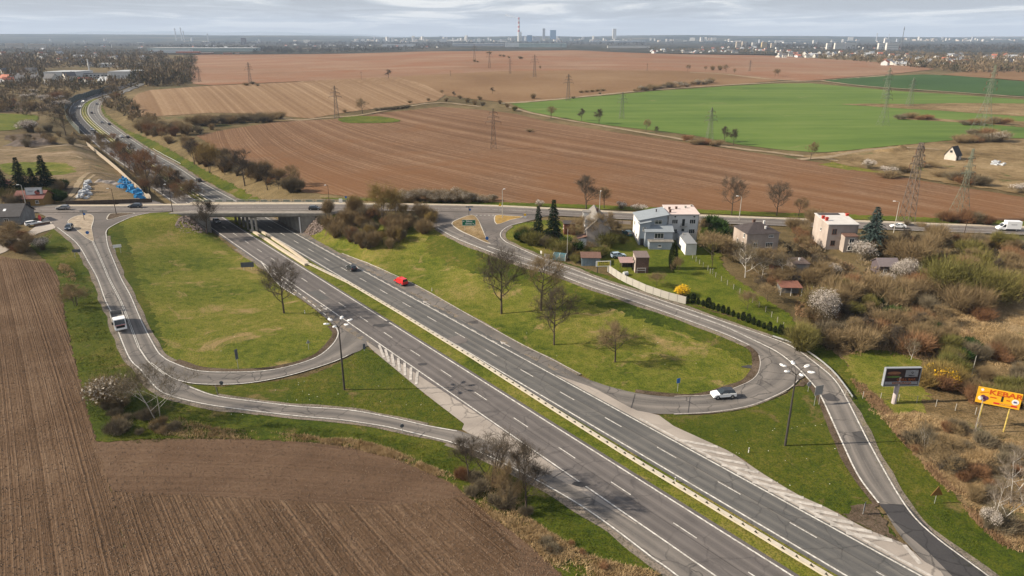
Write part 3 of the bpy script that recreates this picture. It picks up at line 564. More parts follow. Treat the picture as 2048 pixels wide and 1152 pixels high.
grass([(1210,566),(1380,621),(1452,646),(1542,677),(1591,698),(1643,736),(1671,761),(1695,798),(1747,899),(1813,1012),(1869,1072),(1973,1149),(2100,1260),(2200,1200),(2048,1100),(1960,1040),(1880,960),(1820,900),(1760,820),(1720,760),(1660,700),(1580,672),(1480,640),(1370,606),(1215,552),(1100,515),(1040,480),(1024,489),(1086,518)], GR_FRESH, 'narrow green verge along the outer side of the right ramp')
grass([(1225,540),(1160,505),(1230,470),(1300,470),(1400,470),(1440,480),(1450,540),(1520,590),(1590,640),(1570,668),(1480,638),(1370,604),(1290,572)], GR_GARDEN, 'garden lawn behind the concrete fence', 0.045, 0.3)
grass([(1024,452),(1050,446),(1100,440),(1130,450),(1160,505),(1100,515),(1040,490),(1010,478),(1008,465)], GR_WORN, 'rough ground under the trees by the junction', 0.04, 0.3)
grass([(1660,700),(1720,760),(1760,820),(1820,900),(1880,960),(1960,1040),(2048,1100),(2300,1150),(2300,800),(2048,620),(1900,620),(1760,640),(1650,660)], GR_DRY, 'dry straw grass on the right', 0.035, 0.6, 2.5)
grass([(1760,640),(1860,600),(1960,600),(2100,620),(2100,760),(1980,720),(1880,690)], GR_DRY, 'pale dry clearing on the right edge', 0.055, 0.6, 2.5)
grass([(1690,715),(1740,700),(1840,720),(1860,800),(1800,830),(1740,790)], GR_WORN, 'mown green patch around the dark billboard', 0.06, 0.6)
grass([(1700,333),(1640,318),(1600,314),(1700,302),(1840,288),(1900,283),(1960,280),(2048,280),(2300,300),(2300,438),(2048,390),(1900,368),(1800,350)], GR_DRY, 'dry rough land around the black roofed house', 0.07, 0.8, 6)
grass([(0,228),(40,229),(75,232),(70,245),(40,258),(0,262),(-100,262),(-100,228)], GR_GARDEN, 'small green field at the left edge', 0.06, 0.5, 5)
grass([(-80,300),(0,295),(60,285),(160,290),(200,320),(250,360),(300,400),(200,402),(140,404),(100,400),(60,370),(0,340)], GR_SAND, 'sandy storage yard north of the junction', 0.05, 0.8, 4)
grass([(675,240),(700,234),(760,234),(800,241),(780,246),(700,247)], GR_GARDEN, 'small green patch in the ploughed field', 0.12, 0.5, 4)
# verges beyond the bridge
b = [(206,205),(198,214),(200,226),(212,238),(234,255),(270,281),(338,317),(404,357),(470,396),(500,402),(520,400),(470,372),(400,335),(340,300),(290,275),(258,262),(232,245),(214,228),(206,215)]
grass(b, GR_FRESH, 'green bank beside the far highway', 0.05, 0.4, 3)

# ------------------------------------------------------------------ roads
u_end = hcum[-1]
uA = 0.0; 
def hline(u0, u1, d, st=4.0):
    n = max(int((u1-u0)/st), 2); return hwc(np.linspace(u0, u1, n), d)
MD = 6.4   # the median's middle lies 6.4 m left of the right carriageway's dashes
def hz_at(x, y): return gz(x, y)
for nm, d0, d1, mat, lb in (('highway', -11.2, -1.9, AS_HW2, 'left carriageway of the highway'), ('highway', 1.9, 11.4, AS_HW, 'right carriageway of the highway')):
    ribbon(nm, hline(40, u_end, d0), hline(40, u_end, d1), mat, 0.07, 3.0, 2.56, 6, label=lb)
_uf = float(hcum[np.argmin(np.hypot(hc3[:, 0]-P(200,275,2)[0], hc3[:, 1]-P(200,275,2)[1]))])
ribbon('highway', hline(_uf, u_end, -11.2), hline(_uf, u_end, -1.95), AS_PATCH_SHADE, 0.074, 3.0, 2.56, 6, label='barrier shade and wet tone painted over the left carriageway at the far bend')  # dark ribbon paints the noise barrier's shade and wet onto the asphalt
ribbon('median', hline(40, 900, -2.1), hline(40, 900, 2.1), GR_WORN, 0.062, 3.0, 1, 3, label='grassy median strip of the highway')
Um = 40
line(hline(40, 950, -10.25), 0.24); line(hline(40, 950, -2.65), 0.26); line(hline(40, 950, 2.72), 0.26); line(hline(40, 1000, 10.05), 0.24)
# dashes: period 12 m, phase set by the photographed dash at s = 0
su = lambda s: float(HC0-s)      # distance from the near end of the straight part
dashes(hline(40, 1000, -6.45, 2.0), 4, 8, 0.17, phase=(su(0)-4-40-2.0) % 12)
dashes(hline(40, 1000, 6.4, 2.0), 4, 8, 0.17, phase=(su(0)-4-40) % 12)
def hs(s, d): return HW(s, d-6.4)     # d from the median's middle, straight part only
# left ramp (two way)
RL = [(92,435),(113,457),(151,488),(174,525),(193,560),(208,603),(222,631),(236,672),(257,721)]
RR = [(300,427),(270,433),(246,443),(222,455),(214,463),(214,473),(219,495),(231,525),(246,560),(264,593),(288,648),(316,700)]
CLp = [(186,484),(208,534),(219,560),(243,607),(262,655),(278,697)]
ribbon('ramp_road', W(RL[1:]), W([(186,484),(190,492),(208,534),(219,560),(243,607),(262,655),(278,697)]), AS_RAMP, 0.075, 2, 1, 4, label='downhill side of the left ramp')
ribbon('ramp_road', W([(186,484),(190,492),(208,534),(219,560),(243,607),(262,655),(278,697)]), W([(213,468),(219,495),(231,525),(246,560),(264,593),(288,648),(316,700)]), AS_RAMP, 0.075, 2, 1, 4, label='uphill side of the left ramp')
sheet('junction_asphalt', GA([(60,419),(139,415),(226,412.5),(350,409.5),(352,424)]+[tuple(p) for p in smx(RR[:6])]+[(214,473),(222,500),(200,512),(174,525),(151,488),(113,457),(92,434)]), AS_OVER, 0.066, 2.0, label='paved junction at the west end of the overpass')
sheet('side_road', GA([(92,434),(113,457),(80,466),(55,478),(10,505),(-60,530),(-60,505),(0,488),(50,470),(60,462),(80,448)]), AS_GORE, 0.058, 2.0, label='pale side road by the white car')
# loop
LO = [(278,697),(300,728),(330,750),(354,762),(399,770),(486,769),(573,754),(660,728),(700,711),(737,689)]
LI = [(316,700),(330,715),(347,725),(399,742),(486,744),(555,738),(625,718),(660,693),(674,669),(666,652)]
ribbon('loop_road', W(LO), W(LI), AS_RAMP, 0.08, 1.5, 1, 4, label='left loop road')
sheet('loop_mouth', np.vstack([W([(505,510),(521,523),(555,568),(608,603),(660,645),(674,669),(672,680)]), W([(690,705),(712,707),(737,690)]), [hs(-25,-10.6)], [hs(s,-10.6) for s in range(-35,-152,-8)]]), AS_RAMP, 0.067, 2.0, label='slip lane into the left loop')
# lower ramp and gore, merging lane
SL = [(257,721),(278,742),(312,781),(347,797),(417,813),(521,827),(600,836),(680,843),(767,856),(819,868),(895,886)]
SR = [(278,697),(300,728),(330,752),(347,758),(382,774),(434,792),(521,804),(600,813),(700,820),(784,835),(854,851),(915,862)]
ribbon('slip_road', W(SL), W(SR), AS_RAMP, 0.083, 2, 1, 4, label='lower slip road from the left ramp to the highway')
sheet('gore_area', np.vstack([W([(733,684),(740,697),(790,739),(850,789),(932,852)]), GA([(922,862),(985,888),(1045,918)]), [hs(s,-10.6) for s in range(0,-38,-6)]]), AS_GORE, 0.09, 2.0, label='pale paved wedge between loop and highway')
ME = [(895,886),(951,905),(1027,941),(1097,978),(1166,1019),(1235,1068),(1305,1122),(1347,1152),(1500,1275)]
mw = W(ME); n_ = len(mw); inner = [hs(s,-10.5) for s in np.linspace(-22, 62, 24)]
ribbon('merging_lane', mw, np.array([GA([(915,862)])[0]]+inner), AS_RAMP, 0.072, 2, 1, 4, label='merging lane beside the left carriageway')
# right hand side
RO = [(1120,429),(1086,434),(1047,446),(1021,453),(1005,464),(1003,474),(1010,482),(1020,488),(1086,517),(1150,540),(1210,563),(1290,590),(1380,620),(1452,645),(1542,676),(1591,697),(1643,735),(1671,760),(1695,797),(1747,898),(1813,1011),(1869,1071),(1973,1148),(2080,1230)]
RI = [(874,458),(909,478),(964,500),(1034,526),(1103,547),(1172,573),(1290,613),(1380,645),(1452,672),(1497,693)]
ribbon('ramp_road', W([(1003,474),(1010,482),(1020,488),(1086,517),(1150,540),(1210,563),(1290,590),(1380,620),(1452,645),(1542,676),(1570,687)]), W([(975,494),(1034,513),(1103,535),(1172,558),(1290,598),(1380,630),(1452,656),(1520,688),(1552,705)]), AS_RAMP, 0.075, 2, 1, 4, label='outer side of the right ramp')
ribbon('ramp_road', W([(874,449),(909,463),(975,494),(1034,513),(1103,535),(1172,558),(1290,598),(1380,630),(1452,656),(1520,688),(1552,705)]), W(RI), AS_RAMP, 0.078, 2, 1, 4, label='inner side of the right ramp')
sheet('junction_asphalt', GA([(850,416),(960,418),(1051,421),(1125,425),(1120,429.5),(1086,434.5),(1047,446),(1021,453),(1007,463),(1003,474),(1010,483),(1030,495),(1030,512),(975,497),(909,476),(874,459),(850,445),(840,430)]), AS_OVER, 0.072, 2.0, label='paved junction at the east end of the overpass')
XO = [(1552,705),(1590,733),(1612,752),(1598,760),(1574,781),(1504,811),(1424,825),(1348,829),(1312,829),(1270,823)]
XI = [(1497,693),(1515,707),(1518,728),(1511,752),(1487,769),(1424,790),(1348,795),(1270,787),(1194,767),(1156,752)]
ribbon('loop_road', W(XO), W(XI), AS_RAMP, 0.08, 1.5, 1, 4, label='right loop road')
DW = [(1552,705),(1590,733),(1618,762),(1641,792),(1681,880),(1716,953),(1761,1011),(1799,1072),(1851,1127),(1940,1210)]
DO = [(1570,687),(1591,697),(1643,735),(1671,760),(1695,797),(1747,898),(1813,1011),(1869,1071),(1973,1148),(2080,1230)]
ribbon('exit_ramp', W(DW), W(DO), AS_RAMP, 0.086, 2, 1, 4, label='exit ramp curving down the right side')
grass([(1622,768),(1590,775),(1606,760)], GR_DIRT, 'worn nose of the right gore', 0.095, 0.2)
sheet('dark_patch', GA([(1757,1010),(1812,1010),(1869,1071),(1973,1150),(2060,1220),(1960,1215),(1900,1150),(1850,1100),(1800,1060)]), AS_PATCH_SHADE, 0.095, 2.0, label='dark broken asphalt at the end of the exit ramp')
sheet('dark_patch', GA([(1641,792),(1662,787),(1683,804),(1655,804)]), AS_PATCH_SHADE, 0.095, 1.0, label='dark repair patch high on the exit ramp')
sheet('dark_patch', GA([(1703,866),(1728,863),(1742,890),(1716,893)]), AS_PATCH_SHADE, 0.095, 1.0, label='dark repair patch under the lamp shadow')
# widened right side of the right carriageway and gore
sheet('slip_lane', np.vstack([[hs(s,10.6) for s in range(-190,-24,8)], GA([(1312,829),(1270,822)])[:0], W([(1272,818),(1270,805),(1230,780),(1194,766),(1156,752),(1097,718),(1027,683),(923,624),(829,572),(760,540),(680,508),(640,485),(601,462)])]), AS_RAMP, 0.067, 2.0, label='slip lane beside the right carriageway')
sheet('gore_area', np.vstack([[hs(s,10.5) for s in range(-42,44,6)], GA([(1900,1152),(1851,1127),(1810,1090),(1730,1059),(1660,1020),(1591,989),(1522,947),(1463,906),(1348,854),(1315,830),(1270,822),(1230,800),(1190,778)])]), AS_GORE, 0.088, 2.0, label='pale cracked paved wedge beside the right carriageway')
# overpass
def oz(x, y): return ovz(x)+0.0*y
def ovc(x0, x1, d): 
    xs = np.linspace(x0, x1, max(int((x1-x0)/4), 2)); return np.stack([xs, ovy(xs)+d], -1)
ribbon('overpass_road', ovc(-420, 500, 4.0), ovc(-420, 500, -4.4), AS_OVER, 0.07, 2.5, 2, 4, label='road crossing over the highway', zf=oz)
ribbon('footpath', ovc(-230, 400, 4.3), ovc(-230, 400, 6.4), PATH, 0.16, 2.5, 1, 1, label='pale footpath along the far side of the overpass road', zf=oz)
kk = MB()
pc = ovc(-230, 400, 4.15)
for a, b in zip(pc[:-1], pc[1:]):
    if a[0] > 180: break
    m_ = (a+b)/2; kk.box((m_[0], m_[1], float(ovz(m_[0]))+0.14), (np.linalg.norm(b-a), .3, .3), rz=math.atan2(b[1]-a[1], b[0]-a[0]))
kk.build('kerb', KERB, kind='structure', label='kerb along the far side of the overpass road')
line(ovc(-112, -25, -3.9), 0.18, zf=oz); line(ovc(-400, -150, 0), 0.15, zf=oz); dashes(ovc(-140, 0, 0), 3, 0.6, 0.14, zf=oz); line(ovc(-5, 180, 0.0), 0.16, zf=oz); line(ovc(35, 180, -4.1), 0.16, zf=oz)
grass([(640,396),(760,404),(900,410),(1000,412),(1100,415),(1200,419),(1400,427),(1600,436),(1760,441),(2048,455),(2200,462),(2200,450),(2048,444),(1760,432),(1500,424),(1200,411),(1000,405),(860,401)], GR_GARDEN, 'green verge beyond the footpath', 0.06, 0.3, 2.5)
# white lines
line(offset_line(W(RL[1:]+SL[1:]), 0.35), 0.22, base=0.11); line(offset_line(W([(300,427.5),(270,434),(246,443.5),(222,456),(215,464),(215,473)]+RR[6:]+LI[1:]), -0.3), 0.22, base=0.11)
line(offset_line(W(SR[4:]), -0.3), 0.2, base=0.11); line(offset_line(W([(300,728),(330,751),(354,763),(399,771),(486,770),(573,755),(660,729),(700,712)]), 0.3), 0.2, base=0.11)
line(W([(521,523),(555,568),(590,592)]), 0.24, base=0.12)
for d in (-.14, .14): line(offset_line(W(CLp), d), 0.13, base=0.11)
line(W([(278,697),(300,728),(330,751)]), 0.25, base=0.12)
dashes(W([(521,523),(560,558),(600,590),(640,622),(672,648)]), 2, 1.4, 0.24, base=0.12)
dashes(np.array([hs(s,-10.3) for s in np.linspace(5, 60, 30)]), 4, 2.2, 0.26, base=0.12)
line(offset_line(W(ME), 0.3), 0.22, base=0.115)
line(offset_line(W(RO[2:]), -0.3), 0.22, base=0.115); line(offset_line(W(RI), 0.3), 0.2, base=0.115)
for d in (-.13, .13): line(offset_line(W([(975,494),(1034,513),(1103,535),(1172,558),(1290,598),(1380,630),(1452,656),(1520,688)]), d), 0.13, base=0.115)
line(W([(1520,688),(1555,706),(1590,733),(1619,763),(1641,793),(1681,880),(1716,953),(1757,1008)]), 0.26, base=0.12)
line(offset_line(W([(1598,762),(1574,783),(1504,813),(1424,827),(1348,831)]), -0.2), 0.2, base=0.115, mat=PAINT_W)
line(offset_line(W([(1515,712),(1518,728),(1511,751),(1487,768),(1424,789),(1348,793)]), 0.25), 0.16, base=0.115, mat=PAINT_W)
dashes(np.array([hs(s,10.3) for s in np.linspace(-175, -60, 40)]), 2, 2, 0.2, base=0.12, mat=PAINT_W)
line(offset_line(W([(680,509),(760,542),(829,574),(923,627),(1027,686),(1097,721),(1156,752)]), 0.7), 0.2, base=0.115, mat=PAINT_W)
# hatching painted on the wedges
def hatch(hx, edge, ys0, dy, w0):
    e = np.array(edge, float)
    for y in ys0:
        p = G(hx(y), y); y2 = y+dy; x2 = np.interp(y2, e[:, 1], e[:, 0]); q = G(x2, y2); a = p+(q-p)*.04; b = p+(q-p)*.90
        line(np.array([a, b]), w0, PAINT_W, 0.135)
hatch(lambda y: 1354+1.82*(y-884), [(1315,832),(1348,854),(1463,906),(1522,947),(1591,989),(1660,1020),(1730,1059),(1808,1090)], range(880, 1075, 17), 18, .7)
hatch(lambda y: 749+1.435*(y-684), [(737,690),(790,739),(850,789),(905,832),(930,851)], range(690, 752, 9), 30, .55)
line(np.array([GA([(1808,1092)])[0], GA([(1840,1130)])[0]]), 0.6, PAINT_W, 0.12); line(np.vstack([[hs(-20,11.0)],[hs(40,11.0)]]), 0.5, PAINT_W, 0.12)
# arrows
def arrow(pos, ang, size=1.0, bend=False):
    size *= .8; mb = MB(); c, s_ = math.cos(ang), math.sin(ang)
    def T(u, v):
        x, y = pos[0]+c*u-s_*v, pos[1]+s_*u+c*v; return (x, y, float(gz(x, y))+0.18)
    mb.poly([T(0,-.14), T(3*size,-.14), T(3*size,.14), T(0,.14)]); mb.poly([T(3*size,-.6), T(5*size,0), T(3*size,.6)])
    mb.build('direction_arrow', PAINT_W, kind='structure', label='white arrow painted on the asphalt')
ah = math.atan2(HN[1], HN[0])
arrow(G(641,612), ah, 1, True); arrow(G(1020,695), ah+math.pi, .9, True); arrow(G(860,611), ah+math.pi, .9, True); arrow(G(585,560), ah, .8, True)
# gravel shoulders and bare earth edges
def shoulder(px, d0, d1, mat=None, base=0.066, lb='pale gritty shoulder beside the road'):
    p = W(px) if not isinstance(px, np.ndarray) else px; p = resample(p, 2.0); j = rng.normal(0, .12, len(p)); k = np.convolve(j, [.25, .5, .25], 'same')*2.2
    a = offset_line(p, d0); t_ = np.gradient(p, axis=0); t_ /= np.linalg.norm(t_, axis=1)[:, None]; b_ = p+np.stack([-t_[:, 1], t_[:, 0]], -1)*(d1+np.sign(d1)*k)[:, None]
    ribbon('road_shoulder', a, b_, mat or GR_VERGE, base, 1.5, 1, 1, label=lb)
shoulder(RL[1:]+SL[1:6], .3, -1.0); shoulder(SL[4:], .3, -.6); shoulder(RR[5:]+LI[1:4], -.2, .9); shoulder(LI[2:], -.1, 1.3, GR_DIRT, .1, 'dark bare earth along the inner edge of the left loop')
shoulder(ME, .3, -1.2); shoulder(RO[3:16], -.3, 1.0); shoulder(RO[13:], -.3, .8); shoulder(RI, .3, -1.1); shoulder(XI[:8], .1, -1.3, GR_DIRT, .1, 'dark bare earth along the inner edge of the right loop')
shoulder(DW[2:7], .2, -1.1, GR_DIRT); shoulder(SR[5:11], -.2, .7); shoulder([(1574,784),(1504,814),(1424,827),(1348,830)], .1, -.7)
shoulder(hline(200, 900, 11.3), .4, -1.2); shoulder(hline(215, 330, -11.1), -.4, 1.4)
shoulder([(680,509),(760,542),(829,574),(923,626),(1027,685),(1097,720),(1156,752)], -.2, .8)
# seams, joints and stains in the asphalt
line(hline(60, 420, 6.85), .10, AS_PATCH_SHADE, .10, step=3); line(hline(60, 300, -7.1), .08, AS_PATCH_SHADE, .10, step=3)
for a, b in [((178,522),(193,521)),((191,477),(200,477)),((1003,531),(990,536)),((1270,790),(1262,818)),((850,866),(838,877)),((1135,940),(1105,958)),((1600,716),(1580,728)),((1683,868),(1745,888)),((430,770),(436,792)),((1380,795),(1376,828)),((250,620),(233,662)),((1215,1040),(1190,1052))]: line(GA([a, b]), .13, AS_PATCH_SHADE, .11)
for k, (px, py, r_) in enumerate([(762,652,1.3),(775,645,.8),(1085,455-0,0),(845,730,.7),(1500,735,1.0),(1160,970,.9)]):
    if r_:
        c = G(px, py); an = np.linspace(0, 6.283, 15)[:-1]; rr = r_*(1+rng.uniform(-.35, .35, 14)); sheet('oil_stain', np.stack([c[0]+np.cos(an)*rr*1.5, c[1]+np.sin(an)*rr*.8], -1), AS_PATCH_SHADE, .10, .8, 0, label='dark stain on the asphalt')
for s0, s1, d0, d1 in [(-118,-110,-9.6,-7.0),(-70,-66,3,6.3)]:
    sheet('asphalt_patch', np.array([hs(s0, d0), hs(s1, d0), hs(s1, d1), hs(s0, d1)]), AS_HW2 if d0 > 0 else AS_HW, .098, 1.5, label='rectangular repair patch in the carriageway')
# kerbed islands
def island(px, topmat, label, h=0.14, tmat2=None):
    p = Wc(px, 3); mb = MB(); z = gz(p[:, 0], p[:, 1])+0.05; n = len(p); c = p.mean(0); q = c+(p-c)*(1-0.35/np.maximum(np.linalg.norm(p-c, axis=1), 1)[:, None])
    t = thing('traffic_island', label, 'traffic island', (c[0], c[1], float(gz(*c))))
    o = np.array([c[0], c[1], float(gz(*c))])
    for i in range(n):
        j = (i+1) % n; a = np.array([*p[i], z[i]])-o; b_ = np.array([*p[j], z[j]])-o; d = np.array([*q[j], z[j]])-o; e = np.array([*q[i], z[i]])-o; up = np.array([0, 0, h+.1])
        mb.quad(a, b_, b_+up, a+up); mb.quad(a+up, b_+up, d+up, e+up)
    mb.build('kerb', KERB, t)
    m2 = MB(); m2.poly([tuple(np.array([*q[i], z[i]])-o+np.array([0, 0, h+.09])) for i in range(n)]); me = m2.mesh('surface', [topmat])
    bm = bmesh.new(); bm.from_mesh(me); bmesh.ops.triangulate(bm, faces=bm.faces[:]); bm.to_mesh(me); bm.free()
    link('surface', me, t); return t
SLAB = simple('concrete_slabs', (0.33,0.27,0.20), 0.9, 0.3, 0.9, dirt=.8, dirtcol=(.14,.09,.06))
island([(135,445),(148,435),(165,431),(179,429.5),(188,435),(187,447),(184,457),(186,470),(187.5,484),(174,478),(160,467),(147,456)], SLAB, 'beige slab traffic island at the west junction')
island([(217,431),(226,428),(250,427),(271,428),(245,434),(215,441)], GR_DIRT, 'small brown traffic island with a dark pole at the west junction')
island([(903,449),(915,440),(943,431),(955,439),(964,456),(974,482),(981,489),(964,483),(947,475),(920,463)], GR_DRY, 'grassy traffic island under the green direction sign')
island([(990,432),(1020,433),(1047,435),(1020,442),(993,450)], simple('dry_yellow_grass', (.30,.19,.05), .9, .35, .6), 'triangular traffic island with yellow grass and a lamp post')
dashes(GA([(951,432),(992,432)]), 0.7, 0.7, 0.5, base=0.12)
sheet('median_paving', GA([(735,600)])[:0].reshape(0,2), CONC, 0) if False else None
# ------------------------------------------------------------------ shared helpers for things
def dup(o, parent=None, **kw):
    c = o.copy(); COL.objects.link(c)
    if parent is not None: c.parent = parent
    for ch in list(o.children): dup(ch, c)
    return c
def put(o, loc, rz=0.0, sc=1.0, label=None, group=None):
    o.location = loc; o.rotation_euler = (0, 0, rz); o.scale = (sc,)*3 if isinstance(sc, (int, float)) else sc
    if label: o['label'] = label
    if group: o['group'] = group
    return o
def text_mesh(txt, size, mat, extr=0.01):
    cu = bpy.data.curves.new('lettering', 'FONT'); cu.body = txt; cu.size = size; cu.align_x = 'CENTER'; cu.align_y = 'CENTER'; cu.extrude = extr; cu.resolution_u = 2; cu.offset = size*0.025
    ob = bpy.data.objects.new('lettering', cu); me = bpy.data.meshes.new_from_object(ob); me.materials.clear(); me.materials.append(mat)
    bpy.data.objects.remove(ob); bpy.data.curves.remove(cu); return me
RZ90 = math.pi/2
def lettering(txt, size, mat, parent, loc, rz=0.0, sx=1.0):
    o = link('lettering', text_mesh(txt, size, mat), parent); o.location = loc; o.rotation_euler = (RZ90, 0, rz); o.scale = (sx, 1, 1); return o
def pxm(x, y, z=0.0):
    """metres per photograph pixel at that place"""
    q = P(x, y, z); return (q[1]*_c+(H-z)*_s)/F

# ------------------------------------------------------------------ bridge
bx0, bx1, ys, yn = -117.0, -57.0, 230.6, 248.2
br = thing('bridge', 'grey concrete overpass bridge over both carriageways', 'bridge', (-88, 239, 0))
def BL(v): return (v[0]+88, v[1]-239, v[2])
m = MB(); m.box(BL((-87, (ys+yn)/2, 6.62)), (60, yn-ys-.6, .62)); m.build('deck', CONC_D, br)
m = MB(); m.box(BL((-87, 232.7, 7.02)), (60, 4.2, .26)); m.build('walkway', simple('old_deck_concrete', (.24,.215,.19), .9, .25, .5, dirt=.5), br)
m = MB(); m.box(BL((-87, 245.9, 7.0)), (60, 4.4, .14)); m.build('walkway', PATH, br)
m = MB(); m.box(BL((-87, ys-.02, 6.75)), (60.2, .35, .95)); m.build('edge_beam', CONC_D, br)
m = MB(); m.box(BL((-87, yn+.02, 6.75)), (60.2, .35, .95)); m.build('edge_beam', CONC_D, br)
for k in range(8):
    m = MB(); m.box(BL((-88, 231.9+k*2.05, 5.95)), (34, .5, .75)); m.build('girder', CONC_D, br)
def along(s, d): q = HW(s, d-6.4); return q
hang = math.atan2(HN[1], HN[0])
for d, lb in ((-12.4, 'left'), (12.5, 'right')):
    # abutment walls run with the highway from the near to the far edge of the deck
    def at_y(Y): s = (Y-HE[1]-HP[1]*(d-6.4))/HN[1]; return HW(s, d-6.4)
    a = at_y(ys+.6); b = at_y(yn-.4); c = (a+b)/2; ln = np.linalg.norm(a-b)
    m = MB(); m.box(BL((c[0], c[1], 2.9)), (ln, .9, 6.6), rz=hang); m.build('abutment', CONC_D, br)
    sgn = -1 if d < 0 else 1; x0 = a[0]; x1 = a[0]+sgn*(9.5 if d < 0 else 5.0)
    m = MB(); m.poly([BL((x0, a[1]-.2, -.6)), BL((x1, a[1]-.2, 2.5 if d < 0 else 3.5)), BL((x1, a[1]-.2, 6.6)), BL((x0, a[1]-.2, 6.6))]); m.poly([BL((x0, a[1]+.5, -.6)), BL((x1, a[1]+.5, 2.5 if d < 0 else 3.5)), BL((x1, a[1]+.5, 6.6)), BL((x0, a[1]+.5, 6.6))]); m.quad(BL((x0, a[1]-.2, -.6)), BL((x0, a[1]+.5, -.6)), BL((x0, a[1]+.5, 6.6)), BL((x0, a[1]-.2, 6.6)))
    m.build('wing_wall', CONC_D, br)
    if d > 0: m = MB(); m.box(BL((a[0]-.35, a[1]-.35, 2.9)), (.35, .3, 5.9)); m.build('edge_stripe', WHITE, br)
for k, Y in enumerate((232.2, 235.8, 239.4, 243.0, 246.4)):
    s = (Y-HE[1]-HP[1]*(-6.4))/HN[1]
    for e in (-.75, .75):
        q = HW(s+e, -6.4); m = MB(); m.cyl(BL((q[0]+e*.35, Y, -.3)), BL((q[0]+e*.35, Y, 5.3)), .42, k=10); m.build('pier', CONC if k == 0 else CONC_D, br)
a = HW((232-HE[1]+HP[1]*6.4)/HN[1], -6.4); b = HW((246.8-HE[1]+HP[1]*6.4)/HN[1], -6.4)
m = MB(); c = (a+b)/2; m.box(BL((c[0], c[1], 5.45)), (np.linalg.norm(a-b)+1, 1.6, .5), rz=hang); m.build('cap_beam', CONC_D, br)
rail = thing('bridge_railing', 'thin green grey railing along the far edge of the bridge deck', 'railing', (-88, 248, 7))
m = MB()
for k in range(31): m.box((-30+k*2, 0, .55), (.08, .08, 1.1))
m.build('posts', DARKM, rail, kind='stuff')
for z in (.35, .7, 1.1): m = MB(); m.box((0, 0, z), (60.2, .07, .07)); m.build('rail', GALV, rail)
for k in range(14): m = MB(); m.box((-28+k*4.1+1, -.05, .62), (2.4, .04, .55)); m.build('infill_panel', simple('railing_panel', (.2,.23,.2), .7) if k == 0 else MATS.get('railing_panel'), rail)
# ------------------------------------------------------------------ guard rails
def guardrail(pts2d, label, double=True, zoff=0.0, post=4.0, mat=None, wdt=.34, name='guard_rail'):
    p = resample(pts2d, post); z = gz(p[:, 0], p[:, 1])+zoff; o = np.array([*p[0], z[0]])
    t = thing(name, label, 'guard rail', tuple(o)); mat = mat or GALV
    V3 = np.column_stack([p, z])-o
    for sd in ((1, -1) if double else (1,)):
        q = np.column_stack([offset_line(p, sd*wdt if double else 0), z])-o; m = MB(); 
        for a, b in zip(q[:-1], q[1:]):
            for h0, h1, dd in ((.48, .60, .0), (.60, .66, .05), (.66, .80, .0)):
                m.quad(a+[0, 0, h0], b+[0, 0, h0], b+[0, 0, h1], a+[0, 0, h1])
            m.quad(a+[0, 0, .80], b+[0, 0, .80], b+np.array([0, 0, .80])+(V3[0]*0), a+[0, 0, .80]) if False else None
            nrm = np.cross(b-a, [0, 0, 1]); nrm = nrm/np.linalg.norm(nrm)*.12
            m.quad(a+[0, 0, .8], b+[0, 0, .8], b+nrm*sd+[0, 0, .78], a+nrm*sd+[0, 0, .78])
            m.quad(a+nrm*sd+[0, 0, .78], b+nrm*sd+[0, 0, .78], b+nrm*sd+[0, 0, .5], a+nrm*sd+[0, 0, .5])
        m.build('rail', mat, t)
    me = MB().box((0, 0, .38), (.14, .14, .8)).mesh('post', [DARKM])
    sp = MB().box((0, 0, .79), (.5, wdt*2+.1, .05)).mesh('spacer', [mat])
    for i, q in enumerate(V3):
        link('post', me, t, loc=tuple(q))
    if double:
        m = MB(); pp = resample(V3, post/2)
        for a, b in zip(pp[:-1], pp[1:]): m.box(tuple((a+b)/2+[0, 0, .79]), (post/2-.55, wdt*2, .05), rz=math.atan2(b[1]-a[1], b[0]-a[0]))
        m.build('spacers', mat, t, kind='stuff')
    return t
gpix = [(1660,1153),(1270,919),(1115,822),(945,714),(800,625),(700,566),(612,524)]
gd = []
for x, y in gpix: q = P(x, y, .7); gd.append((float((q-HE)@HN), float((q-HE)@HP)))
gl = np.array([P(x, y, .7) for x, y in [(1900,1296)]+gpix])
GRC = simple('guard_rail_cream', (.50, .45, .37), .6, .12, 1.0)
guardrail(gl, 'long double sided pale guard rail in the grassy median', True, mat=GRC)
def wallstrip(pts_px, w_, h, label, mat, name='crash_barrier', z=0.8, cat='crash barrier', seg=None):
    p = resample(np.array([P(x, y, z) for x, y in pts_px]) if z is not None else GA(pts_px), seg or 4.0); zz_ = gz(p[:, 0], p[:, 1]); o = np.array([*p[0], zz_[0]])
    t = thing(name, label, cat, tuple(o)); V3 = np.column_stack([p, zz_])-o
    for a, b in zip(V3[:-1], V3[1:]):
        c = (a+b)/2; ln = np.linalg.norm(b[:2]-a[:2]); m = MB(); m.box((0, 0, 0), (ln-.03, w_, h), taper=.96); q = m.build('segment', mat, t); q.location = (c[0], c[1], c[2]+h/2-.05); q.rotation_euler = (0, -math.atan2(b[2]-a[2], ln), math.atan2(b[1]-a[1], b[0]-a[0]))
    return t
wallstrip([(501,458),(530,475),(565,498),(612,527)], .95, .85, 'left of the two wide cream barriers leading out from under the bridge', CREAM)
wallstrip([(516,457),(545,474),(580,497),(615,523)], .75, .85, 'right of the two wide cream barriers leading out from under the bridge', CREAM)
guardrail(hline(400, 830, -0.7, 5)[::-1], 'pale guard rail in the median beyond the bridge, left one', False, post=6, mat=GRC)
guardrail(hline(400, 830, 1.0, 5)[::-1], 'pale guard rail in the median beyond the bridge, right one', False, post=6, mat=GRC)
